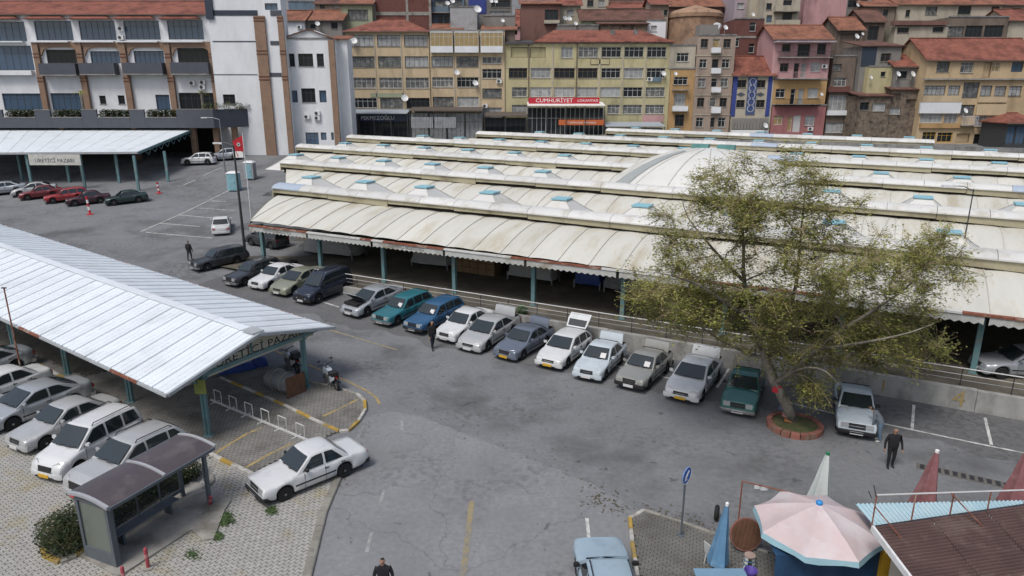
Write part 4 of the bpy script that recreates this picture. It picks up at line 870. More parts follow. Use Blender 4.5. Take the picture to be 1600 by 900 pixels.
# arched heads over the balconies are white spandrels on the brick course
# --- terrace in front with planters
YT = 99.0
tr_ = thing('terrace', 'charcoal clad raised terrace with planter boxes in front of the municipal building', 'terrace', (F(100, 180, YT).x, YT, g(YT)))
ft = lambda x, y: F(x/4, y/4, YT).x; fzt = lambda y: F(0, y/4, YT).z
xl, xr = ft(-320, 740), ft(1335, 740)
q = M(); q.box(xl, xr, YT+.3, YL-.003, fzt(800), fzt(770)); q.build('terrace_slab', CONC_G, tr_, world=True)
segs = [(-320, 20, 688), (20, 222, 735), (222, 318, 688), (318, 512, 735), (512, 608, 686), (608, 812, 735), (812, 905, 686), (905, 1105, 735), (1105, 1335, 684)]
for a, b, t in segs:
    q = M(); q.box(ft(a, 740)+.01, ft(b, 740)-.01, YT, YT+.3, fzt(800), fzt(t)); q.build('parapet_panel', CHAR, tr_, world=True)
    q = M(); q.box(ft(a, 740)+.01, ft(b, 740)-.01, YT-.03, YT+.33, fzt(t), fzt(t)+.07); q.build('coping', CONC, tr_, world=True)
q = M(); q.loft([[(xr, YT, fzt(800)), (xr, YT+.3, fzt(800)), (xr, YT+.3, fzt(684)), (xr, YT, fzt(684))], [(xr+5, YT+6, fzt(800)), (xr+4.8, YT+6.2, fzt(800)), (xr+4.8, YT+6.2, fzt(684)), (xr+5, YT+6, fzt(684))]]); q.build('parapet_panel', CHAR, tr_, world=True)
for x in (-100, 380, 830, 1195, 1330, 1420, 1505):
    q = M(); X = ft(x, 900); yy = YT + .8 + (0 if x < 1300 else (x-1300)/60); q.box(X-.35, X+.35, yy, yy+.7, g(yy)-.3, fzt(795)); q.build('pillar', PILM, tr_, world=True)
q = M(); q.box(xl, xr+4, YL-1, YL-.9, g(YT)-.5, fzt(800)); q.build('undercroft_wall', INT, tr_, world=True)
# --- white tower beside it
OT = 0
def ex_tower(o, fx, fz, X0, X1, zb, zt):
    Y = 103.0
    for y0, y1 in ((64, 98), (256, 262), (464, 468)): band(o, fx, fz, Y, 1330, y0, 1610, y1, NAVY, 'cladding_band', .05, .05)
    band(o, fx, fz, Y, 1285, -60, 1330, 120, NAVY, 'cladding_frame', .3, .3)
    for xa, w_ in ((1640, .75), (1770, .4)):
        X = fx(xa, 300); q = M(); q.box(X-w_, X+w_, Y-.35, Y-.06, zb, fz(100)); q.build('pilaster', PILM, o, world=True)
        for yy in (110, 128, 315, 335, 475, 495): q = M(); q.box(X-w_-.04, X+w_+.04, Y-.4, Y-.35, fz(yy+7), fz(yy)); q.build('pilaster_band', mat('brick_dark', C(96, 62, 48)), o, world=True)
    for y0, y1 in ((64, 100), (256, 282), (455, 480)): band(o, fx, fz, Y, 1690, y0, 1760, y1, CHAR, 'cladding_band', .05, .05)
bld('white_tower', 'tall white stair tower with navy bands and brick corner pilasters', 0, 103.0, 1335, 1790, -80, 990, WH, [(1395, 590, 1470, 650, 'd'), (1655, 20, 1735, 62, 'b')], None, 2.5, ex_tower)
# --- white gabled house
def ex_gab(o, fx, fz, X0, X1, zb, zt):
    Y = 104.6; q = M(); xm = fx(330, 190); q.loft([[(X0, Y, zt), (X1, Y, zt), (xm+.8, Y, fz(190)), (xm-.8, Y, fz(190))], [(X0, Y+2.6, zt), (X1, Y+2.6, zt), (xm+.8, Y+2.6, fz(190)), (xm-.8, Y+2.6, fz(190))]]); q.build('gable', WH, o, world=True)
    for a, b, c, d in ((X0-.3, zt-.1, xm, fz(186)), (xm, fz(186), X1+.3, zt-.1)):
        q = M(); q.loft([[(a, Y-.3, b), (c, Y-.3, d), (c, Y-.3, d+.12), (a, Y-.3, b+.12)], [(a, Y+2.7, b), (c, Y+2.7, d), (c, Y+2.7, d+.12), (a, Y+2.7, b+.12)]]); q.build('roof', TILE_O, o, world=True)
    X = fx(492, 560); q = M(); q.box(X-.42, X+.42, Y-.4, Y-.003, zb, fz(250)); q.build('pilaster', PILM, o, world=True)
    for x, y in ((320, 730), (384, 708), (384, 738)): acunit(o, (fx(x, y), Y, fz(y)))
bld('white_gabled_house', 'white gabled building with dark windows beside the stair tower', 1600, 104.6, 178, 510, 245, 960, WH, [(207, 335, 242, 415, 'd'), (264, 335, 357, 415, 'd'), (380, 335, 424, 415, 'd'), (217, 565, 260, 640, 'b'), (284, 552, 371, 640, 'd'), (396, 565, 440, 640, 'b'), (311, 828, 392, 905, 'b'), (405, 828, 440, 875, 'b'), (470, 828, 487, 875, 'b')], None, 2.6, ex_gab)
bld('white_annex', 'narrow plain white wall block between the gabled house and the tan building', 1600, 106.5, 505, 590, 245, 960, WH, [], ('shed', 222, TILE_O), 3)
# --- tan commercial row
YA = 118.0
def ex_A(o, fx, fz, X0, X1, zb, zt):
    Y = YA
    for x, y in ((612, 258), (930, 615)): dish(o, (fx(x, y), Y-.5, fz(y)), 1.0)
    for x in (748, 912): band(o, fx, fz, Y, x-3, 200, x+3, 690, CRM, 'pier', .1, .097)
    band(o, fx, fz, Y, 718, 582, 925, 608, LGR, 'old_sign', .1, .09)
bld('tan_commercial_block', 'tan four storey block with long windows and a hipped red roof', 1600, YA, 578, 1088, 198, 900, YEL, [('grid', [(582, 738), (757, 903), (925, 1073)], [(218, 290), (352, 420), (485, 552), (612, 675)], 254, 'cccmmcnnnlmd')], ('hip', 122, TILE), 12, ex_A)
def ex_B(o, fx, fz, X0, X1, zb, zt):
    Y = YA + .2
    for x0, x1 in ((1093, 1232), (1243, 1392), (1405, 1542)):
        a, b = fx(x0, 265), fx(x1, 265); q = M(); q.box(a, b, Y-.9, Y-.003, fz(330), fz(292)); q.box(a, b, Y-.9, Y-.003, fz(205), fz(200)); q.build('glazed_balcony', WH, o, world=True); window(o, a+.01, b-.01, Y-.9, fz(292), fz(205), 't', .02)
    for x in (1240, 1400): band(o, fx, fz, Y, x-3, 345, x+3, 690, CRM, 'pier', .1, .097)
    for x, y in ((1370, 522), (1255, 455)): dish(o, (fx(x, y), Y-.5, fz(y)), .8)
    acunit(o, (fx(1520, 508), Y, fz(508))); acunit(o, (fx(1432, 662), Y, fz(662)))
bld('tan_block_with_glazed_top', 'tan block with white glazed balconies along its top floor', 1600, YA + .2, 1092, 1555, 195, 900, YEL, [('grid', [(1097, 1230), (1253, 1390)], [(352, 418), (482, 545), (605, 668)], 385, 'cmnlmw'), ('grid', [(1413, 1535)], [(355, 398), (430, 490), (553, 612), (672, 740)], 376, 'nlmw')], None, 11, ex_B)
def ex_C(o, fx, fz, X0, X1, zb, zt):
    Y = YA + .4
    band(o, fx, fz, Y, -40, 420, 975, 425, CRM, 'string_course', .05, .05)
    for x in (252, 545, 688, 828): band(o, fx, fz, Y, x-4, 280, x+4, 720, CRM, 'pier', .09, .087)
    for x in (104, 402): q = M(); q.tube((fx(x, 500), Y-.12, fz(740)), (fx(x, 500), Y-.12, fz(270)), .08, n=6); q.build('drain_pipe', FR_B, o, world=True)
    band(o, fx, fz, Y, 490, 366, 610, 405, FR_B, 'sign_frame', .06, .05); band(o, fx, fz, Y, 494, 370, 606, 401, YEL2, 'sign_board', .09, .03)
    dish(o, (fx(940, 462), Y-.5, fz(462)), .75); acunit(o, (fx(860, 495), Y, fz(495))); band(o, fx, fz, Y, 880, 482, 930, 510, LBL, 'panel', .25, .2)
    band(o, fx, fz, Y, 815, 720, 945, 765, PNK, 'sign_board', .15, .14)
bld('olive_commercial_block', 'olive and tan block with a red hipped roof above the restaurant', 3200, YA + .4, -42, 982, 274, 900, YEL2, [(-8, 295, 100, 360, 'o'), (112, 295, 210, 360, 'o'), (307, 293, 380, 362, 'w'), ('grid', [(415, 541), (560, 683), (703, 824), (845, 965)], [(292, 358)], 325, 'nlll'), ('grid', [(-20, 95), (117, 242), (263, 392), (412, 535), (558, 678), (700, 820), (842, 957)], [(425, 488)], 456, 'kwkklwl'), ('grid', [(0, 95), (112, 245), (262, 392), (405, 535), (552, 677), (695, 815), (835, 955)], [(545, 605)], 575, 'nwwwwln'), ('grid', [(0, 95), (595, 672), (692, 812), (832, 950)], [(655, 712)], 684, 'wnnn')], None, 12, ex_C)
rr = thing('tiled_roof_block', 'low red hipped roof with chimneys over the olive block', 'roof', F(970, 60, YA+6))
a, b = F(975, 67, YA).x - 14.5, F(1045, 67, YA).x + .3
zt = F(0, 68, YA).z + .3; zr = F(0, 47, YA + 6).z
for pts in ([(a, YA-.1, zt), (b+.6, YA-.1, zt), (b-4, YA+6, zr), (a+3.5, YA+6, zr)], [(b+.6, YA-.1, zt), (b+.6, YA+12, zt), (b-4, YA+6, zr)], [(a, YA+12, zt), (a, YA-.1, zt), (a+3.5, YA+6, zr)], [(b+.6, YA+12, zt), (a, YA+12, zt), (a+3.5, YA+6, zr), (b-4, YA+6, zr)]):
    q = M(); p = [Vector(v) for v in pts]; q.loft([[v - Vector((0, 0, .15)) for v in p], p]); q.build('roof_slope', TILE, rr, world=True)
for x in (957, 993): p = F(x, 53, YA+4); q = M(); q.box(p.x-.35, p.x+.35, YA+3.6, YA+4.4, p.z-1.2, p.z+.6); q.build('chimney', CONC_G, rr, world=True)
dr_ = thing('flat_dark_roof', 'dark flat roof deck over the olive block beside the red roof', 'roof', F(850, 64, YA+1)); q = M(); a2 = F(790, 64, YA).x; q.hexa([(a2, YA-.1, zt-.4), (a-.1, YA-.1, zt-.4), (a-.1, YA+12, zt-.4), (a2, YA+12, zt-.4)], [(a2, YA-.1, zt-.05), (a-.1, YA-.1, zt-.05), (a-.1, YA+12, zt+1.0), (a2, YA+12, zt+1.0)]); q.build('roof_deck', mat('bitumen', C(74, 72, 74), .9), dr_, world=True)
# shops and signs at street level
YS = 114.5
def signboard(name, label, x0, y0, x1, y1, Y, m, words, wm_, size=None, sx=1.0, ox=0):
    o = thing(name, label, 'sign', F((x0+x1)/2, (y0+y1)/2, Y)); a, b = F(x0, y0, Y), F(x1, y1, Y); q = M(); q.box(a.x, b.x, Y, Y+.15, b.z, a.z); q.build('board', m, o, world=True)
    for t, cx, sz in words:
        p = F(cx, (y0+y1)/2, Y); mx = Matrix.Translation(Vector((p.x, Y-.012, (a.z+b.z)/2)) - o.location) @ Matrix.Rotation(math.pi/2, 4, 'X'); text(t, sz, mx, wm_, o, sx=sx)
    q = M(); q.box(a.x+.2, a.x+.3, Y+.15, Y+3.4, b.z+.1, b.z+.2); q.box(b.x-.3, b.x-.2, Y+.15, Y+3.4, b.z+.1, b.z+.2); q.build('bracket', FR_D, o, world=True)
    return o
signboard('restaurant_sign', 'long red restaurant sign with white capital letters', 826, 152.5, 936.5, 162, YS+1, SIGNR, [('CUMHURİYET', 866, .86), ('LOKANTASI', 918.5, .56)], SIGNW, sx=1.1)
q = M(); p, r_ = F(831, 156, YS+1), F(834, 156, YS+1); 
signboard('orange_restaurant_sign', 'small orange and white sign above the restaurant entrance', 873, 187, 945, 195.5, YS, ORNG, [('Cumhuriyet Lokantası', 909, .52)], SIGNW)
signboard('shop_sign', 'dark blue shop fascia with pale letters', 540, 179, 640, 190, YS, SIGNB, [('PEKMEZOĞLU', 590, .85)], SIGNW)
def shop(name, label, x0, x1, y0, y1, Y, m, front, cat='shop'):
    o = thing(name, label, cat, (F((x0+x1)/2, y1, Y).x, Y, g(Y))); a, b = F(x0, y0, Y), F(x1, y1, Y)
    q = M(); q.hexa([(a.x, Y-1.5, a.z-.15), (b.x, Y-1.5, a.z-.15), (b.x, 117.9, a.z+.2), (a.x, 117.9, a.z+.2)], [(a.x, Y-1.5, a.z), (b.x, Y-1.5, a.z), (b.x, 117.9, a.z+.45), (a.x, 117.9, a.z+.45)]); q.build('awning', m, o, world=True)
    n = max(2, round((b.x-a.x)/3))
    for i in range(n):
        xa, xb = a.x + (b.x-a.x)*i/n + .05, a.x + (b.x-a.x)*(i+1)/n - .05; window(o, xa, xb, Y, g(Y)+.2, a.z-.4, front, .05, 'shop_front')
    for i in range(n+1): X = a.x + .05 + (b.x-a.x-.1)*i/n; q = M(); q.box(X-.06, X+.06, Y-1.4, Y-1.28, g(Y)-.2, a.z-.16); q.build('awning_post', FR_D, o, world=True)
    return o
GREYA = mat('awning_grey', C(150, 158, 165), .6, .1); BRNA = mat('awning_brown', C(86, 78, 72), .7, .15)
shop('shop', 'glass shop front under a grey awning and dark blue sign', 534, 640, 176, 215, YS+.6, GREYA, 'd')
shop('shop', 'shop front under a brown awning with striped shutters', 641, 755, 172, 215, YS+.4, BRNA, 'c')
shop('shop', 'dark shop opening below the tan block corner', 757, 822, 180, 215, YS+.8, BRNA, 'd')
shop('restaurant_terrace', 'glazed restaurant floor under a white awning below the red sign', 824, 943, 164, 190, YS+.9, SIGNW, 'l', 'restaurant')
shop('shop', 'shop under a pale grey roof beside the restaurant entrance', 945, 1035, 196, 215, YS+.5, GREYA, 'c')
for x0, x1 in ((642, 677), (679, 713)):
    a, b = F(x0, 183, 113.2), F(x1, 200, 113.2); o = thing('striped_shutter', 'grey corrugated shutter panel hanging under the brown awning, ' + ('nearer the blue sign' if x0 == 642 else 'nearer the dark opening'), 'shutter', (a.x, 113.2, b.z)); n = 14
    for i in range(n): q = M(); w_ = (b.x-a.x)/n; q.box(a.x+w_*i, a.x+w_*(i+.75), 113.2, 113.26, b.z, a.z); q.build('slat', CORR, o, world=True)
# --- narrow houses to the right
def ex_nw(o, fx, fz, X0, X1, zb, zt):
    Y = YA + .3; band(o, fx, fz, Y, 985, 430, 1135, 900, OCH, 'ochre_front', .04, .039) if False else None
    q = M(); q.box(fx(1045, 240), X1, Y-.3, Y+4, zt+.02, fz(195)); q.build('roof_room', WH, o, world=True)
    for y0, y1, b in ((385, 420, False), (530, 560, True), (660, 690, False)): balcony(o, fx, fz, Y, 1000, 1100, y0, y1, WH if not b else FR_B, .9, b)
    dish(o, (fx(1015, 462), Y-.6, fz(462)), .55); dish(o, (fx(982, 795), Y-.6, fz(795)), .7)
bld('narrow_white_house_top', 'upper white storey of the narrow house with a roof room', 3200, YA + .3, 984, 1146, 286, 430, CRM, [(1030, 330, 1105, 385, 'l')], None, 9, None, zb=430)
bld('narrow_ochre_house', 'narrow ochre house with small balconies between the olive and beige blocks', 3200, YA + .3, 980, 1140, 432, 900, OCH, [(1010, 480, 1098, 530, 'l'), (1013, 585, 1085, 660, 'w'), (1018, 715, 1075, 790, 'k')], None, 9, lambda o, fx, fz, a, b, c, d: [balcony(o, fx, fz, YA+.3, 1000, 1100, 530, 560, FR_B, .9, True), balcony(o, fx, fz, YA+.3, 1000, 1092, 662, 692, WH, .9), dish(o, (fx(1015, 462), YA-.3, fz(462)), .55)])
def ex_bei(o, fx, fz, X0, X1, zb, zt):
    Y = YA
    for y in (345, 470, 592, 715): band(o, fx, fz, Y, 1138, y, 1372, y+5, CRM, 'string_course', .08, .077)
    for y0, y1 in ((298, 330), (425, 458), (545, 576), (668, 705)): balcony(o, fx, fz, Y, 1243, 1300, y0, y1, WH, .6)
    dish(o, (fx(1345, 155), Y+1, fz(170)), .7)
    q = M(); q.box(fx(1185, 180), fx(1310, 180), Y+1, Y+4, zt, fz(150)); q.build('roof_room', GRYW, o, world=True)
    q = M(); q.tube((fx(1310, 160), Y+2, fz(160)), (fx(1290, 160), Y+1.2, fz(160)), .6, n=12); q.build('water_tank', WHITE, o, world=True)
bld('beige_town_house', 'five storey beige house with pairs of white windows and tiny balconies', 3200, YA, 1140, 1374, 222, 900, BEI, [('grid', [(1180, 1226), (1257, 1298), (1322, 1368)], [(243, 298)], 270, 'ktk'), ('grid', [(1172, 1218), (1250, 1290), (1312, 1360)], [(370, 425)], 397, 'ldl'), ('grid', [(1163, 1210), (1245, 1283), (1305, 1350)], [(490, 545)], 517, 'nln'), ('grid', [(1157, 1202), (1237, 1275), (1298, 1343)], [(612, 668)], 640, 'knk'), ('grid', [(1150, 1195), (1240, 1266), (1288, 1333)], [(735, 795)], 765, 'lkl')], None, 10, ex_bei)
def ex_blue(o, fx, fz, X0, X1, zb, zt):
    Y = YA - .2
    for x0, x1 in ((1375, 1402), (1592, 1618)): band(o, fx, fz, Y, x0, 478, x1, 728, BLU, 'blue_stripe', .06, .057)
    c = band(o, fx, fz, Y, 1468, 482, 1524, 716, mat('tile_blue', C(70, 84, 120), .5, .1), 'tiled_column', .12, .117)
    for i in range(5):
        for s_ in (1, .55): q = M(); q.lathe([(.62*s_, 0), (.62*s_, -.05), (.45*s_, -.05), (.45*s_, 0)], 8, (fx(1496, 600), Y-.12, fz(510 + i*42)), 'y', False); q.build('star_motif', mat('motif', C(150, 156, 170), .5) if s_ == 1 else BLU, o, world=True)
    for x in (1430, 1552): q = M(); p = (fx(x, 590), Y-.05, fz(590)); q.loft([[(p[0]-.7, p[1], p[2]), (p[0], p[1], p[2]-.35), (p[0]+.7, p[1], p[2]), (p[0], p[1], p[2]+.35)], [(p[0]-.7, p[1]+.04, p[2]), (p[0], p[1]+.04, p[2]-.35), (p[0]+.7, p[1]+.04, p[2]), (p[0], p[1]+.04, p[2]+.35)]]); q.build('diamond_motif', CHAR, o, world=True)
    a, b = fx(1368, 770), fx(1600, 770); n = 12
    for i in range(n): q = M(); q.box(a+(b-a)*i/n, a+(b-a)*(i+.8)/n, Y-.5, Y-.4, fz(808), fz(738)); q.build('shutter_slat', GRYW, o, world=True)
    q = M(); q.box(a, b, Y-.55, Y-.4, fz(830), fz(812)); q.build('shop_sign', SIGNW, o, world=True); dish(o, (fx(1570, 785), Y-.8, fz(785)), .8)
bld('blue_patterned_house', 'white house with bright blue edges, a patterned tile column and red roof', 3200, YA - .2, 1374, 1620, 474, 900, CRM, [(1408, 500, 1465, 548, 'k'), (1530, 500, 1585, 548, 'k'), (1402, 625, 1455, 672, 'k'), (1526, 625, 1580, 672, 'k')], ('gable', 352, TILE), 9, ex_blue)
def ex_pink(o, fx, fz, X0, X1, zb, zt):
    Y = YA - .1
    band(o, fx, fz, Y, 32, 500, 362, 655, OCH, 'ochre_storey', .002, .0) if False else None
    balcony(o, fx, fz, Y, 60, 392, 322, 358, DARKM, 1.0, True); balcony(o, fx, fz, Y, 58, 328, 450, 490, PNK, 1.1, True); balcony(o, fx, fz, Y, 40, 312, 618, 656, DARKM, 1.1, True)
    dish(o, (fx(312, 590), Y-1.3, fz(590)), .5); acunit(o, (fx(350, 415), Y, fz(415))); acunit(o, (fx(262, 805), Y, fz(805)))
    q = M(); q.box(X0-.2, X1+.2, Y-1.4, Y-.003, fz(268), fz(258)); q.build('awning', LPK, o, world=True)
bld('pink_house_upper', 'pink upper storeys with dark balcony under a red tiled roof', 4800, YA - .1, 30, 385, 248, 498, PNK, [(88, 275, 140, 322, 'd'), (185, 275, 262, 350, 'd'), (308, 272, 362, 340, 'd'), (75, 395, 128, 448, 'k'), (160, 395, 192, 488, 'k'), (205, 395, 237, 488, 'w'), (268, 390, 330, 450, 'w')], ('gable', 158, TILE_O), 10, ex_pink, zb=498)
bld('ochre_house_middle', 'ochre storey with white doors and a long dark balcony', 4800, YA - .1, 26, 362, 500, 658, OCH, [(48, 555, 107, 610, 'l'), (140, 555, 170, 654, 'l'), (188, 555, 220, 654, 'w'), (250, 552, 315, 612, 'w')], None, 10, lambda o, fx, fz, a, b, c, d: balcony(o, fx, fz, YA-.1, 40, 312, 618, 656, DARKM, 1.1, True), zb=658)
bld('salmon_house_base', 'salmon pink ground storey with a white door and shutters', 4800, YA - .1, 16, 350, 660, 900, PNK2, [(35, 722, 92, 780, 't'), (122, 725, 150, 820, 't'), (155, 720, 203, 825, 'p'), (230, 722, 292, 785, 'w')], None, 10, None)
bld('peeling_narrow_house', 'narrow peeling house with glazed balconies beside the pink house', 4800, YA + .5, 378, 520, 352, 900, MUD, [(410, 485, 490, 540, 'n'), (362, 595, 495, 715, 'w'), (348, 765, 478, 830, 'w'), (395, 400, 460, 440, 'm')], None, 8, lambda o, fx, fz, a, b, c, d: [band(o, fx, fz, YA+.5, 372, 540, 505, 575, BRK, 'brick_panel', .5, .49), band(o, fx, fz, YA+.5, 365, 690, 495, 720, WH, 'balcony_front', .5, .49), dish(o, (fx(500, 665), YA-.2, fz(665)), .5)])
bld('brown_party_wall', 'tall brown windowless wall beside the peeling narrow house', 4800, YA + 1.2, 520, 590, 345, 900, BROWNP, [], None, 6)
bld('dark_timber_house', 'grey plaster house with a barred window above the small yellow wall', 4800, 117.4, 585, 830, 288, 420, GRYW, [(705, 333, 768, 385, 'k')], ('shed', 255, TILE_D), 7, lambda o, fx, fz, a, b, c, d: band(o, fx, fz, 117.4, 585, 292, 675, 415, NAVY, 'metal_cladding', .06, .057))
bld('small_yellow_house', 'small faded yellow house front among dark stone houses', 4800, 116.2, 625, 785, 418, 530, YEL2, [(705, 448, 735, 478, 'd')], None, 5, lambda o, fx, fz, a, b, c, d: dish(o, (fx(630, 485), 115.6, fz(485)), .5))
bld('grey_house_red_roof', 'low grey house with two dishes under a red tiled roof', 4800, 115.6, 785, 985, 418, 560, GRYW, [(815, 445, 870, 490, 'd'), (932, 445, 985, 490, 'd')], ('gable', 345, TILE), 8, lambda o, fx, fz, a, b, c, d: [dish(o, (fx(798, 465), 115.0, fz(465)), .75), dish(o, (fx(888, 465), 115.0, fz(465)), .8), dish(o, (fx(940, 510), 114.8, fz(510)), .7)])
bld('dark_stone_house', 'dark rubble stone house with white window above the market edge', 4800, 114.0, 560, 752, 600, 900, STONE, [(575, 640, 632, 688, 'd'), (655, 645, 735, 695, 'w')], ('shed', 560, TILE_D), 6)
bld('dark_ruined_house', 'dark ruined stone house with a broken window beside the yellow corner house', 4800, 114.4, 752, 955, 560, 900, STONE, [(760, 672, 828, 715, 'w'), (860, 620, 930, 680, 'o'), (770, 585, 830, 630, 'o')], ('shed', 508, TILE_D), 6)
def ex_ry(o, fx, fz, X0, X1, zb, zt):
    Y = 113.0
    band(o, fx, fz, Y, 968, 490, 1640, 500, CONC, 'cornice', .5, .49)
    for x0, x1, y0, y1, m_ in ((945, 1198, 640, 708, WH), (945, 1195, 770, 800, OCH), (1298, 1480, 650, 720, YEL), (1310, 1485, 605, 640, YEL), (960, 1200, 598, 638, YEL)): band(o, fx, fz, Y, x0, y0, x1, y1, m_, 'plaster_panel', .35, .347)
    for x, y in ((1215, 692), (1385, 885)): dish(o, (fx(x, y), Y-.6, fz(y)), .75)
    balcony(o, fx, fz, Y, 1195, 1290, 725, 780, WH, .9, True)
bld('yellow_corner_house', 'large weathered yellow house with ruined top storey and red tiled roof', 4800, 113.0, 952, 1640, 378, 1000, wallm('corner_yellow', C(192, 160, 104)), [(1055, 385, 1135, 450, 'm'), (1205, 388, 1285, 455, 'n'), (1345, 390, 1395, 485, 'o'), (1400, 390, 1450, 450, 't'), (1522, 388, 1595, 450, 'b'), (975, 535, 1110, 595, 'c'), (1125, 535, 1200, 595, 'c'), (1218, 515, 1318, 615, 'm'), (1328, 535, 1400, 600, 'c'), (1415, 538, 1488, 600, 'c'), (1505, 538, 1585, 600, 'c'), (952, 712, 1090, 768, 'w'), (1100, 712, 1185, 775, 'w'), (1200, 655, 1290, 722, 'm'), (1295, 725, 1372, 790, 'w'), (1380, 728, 1460, 790, 'w'), (965, 825, 1048, 885, 'y'), (1058, 828, 1152, 888, 'y'), (1175, 835, 1260, 890, 'o'), (1285, 838, 1370, 900, 'd')], ('gable', 240, TILE), 11, ex_ry)
def ex_k(o, fx, fz, X0, X1, zb, zt): pass
bld('kiosk', 'small kiosk with blue glass sides and a red tiled roof at the picture edge', 4800, 106.0, 1480, 1680, 770, 1000, FR_D, [(1490, 790, 1545, 900, 'b'), (1550, 790, 1610, 900, 'b'), (1615, 790, 1670, 900, 'b')], ('hip', 706, TILE), 6)
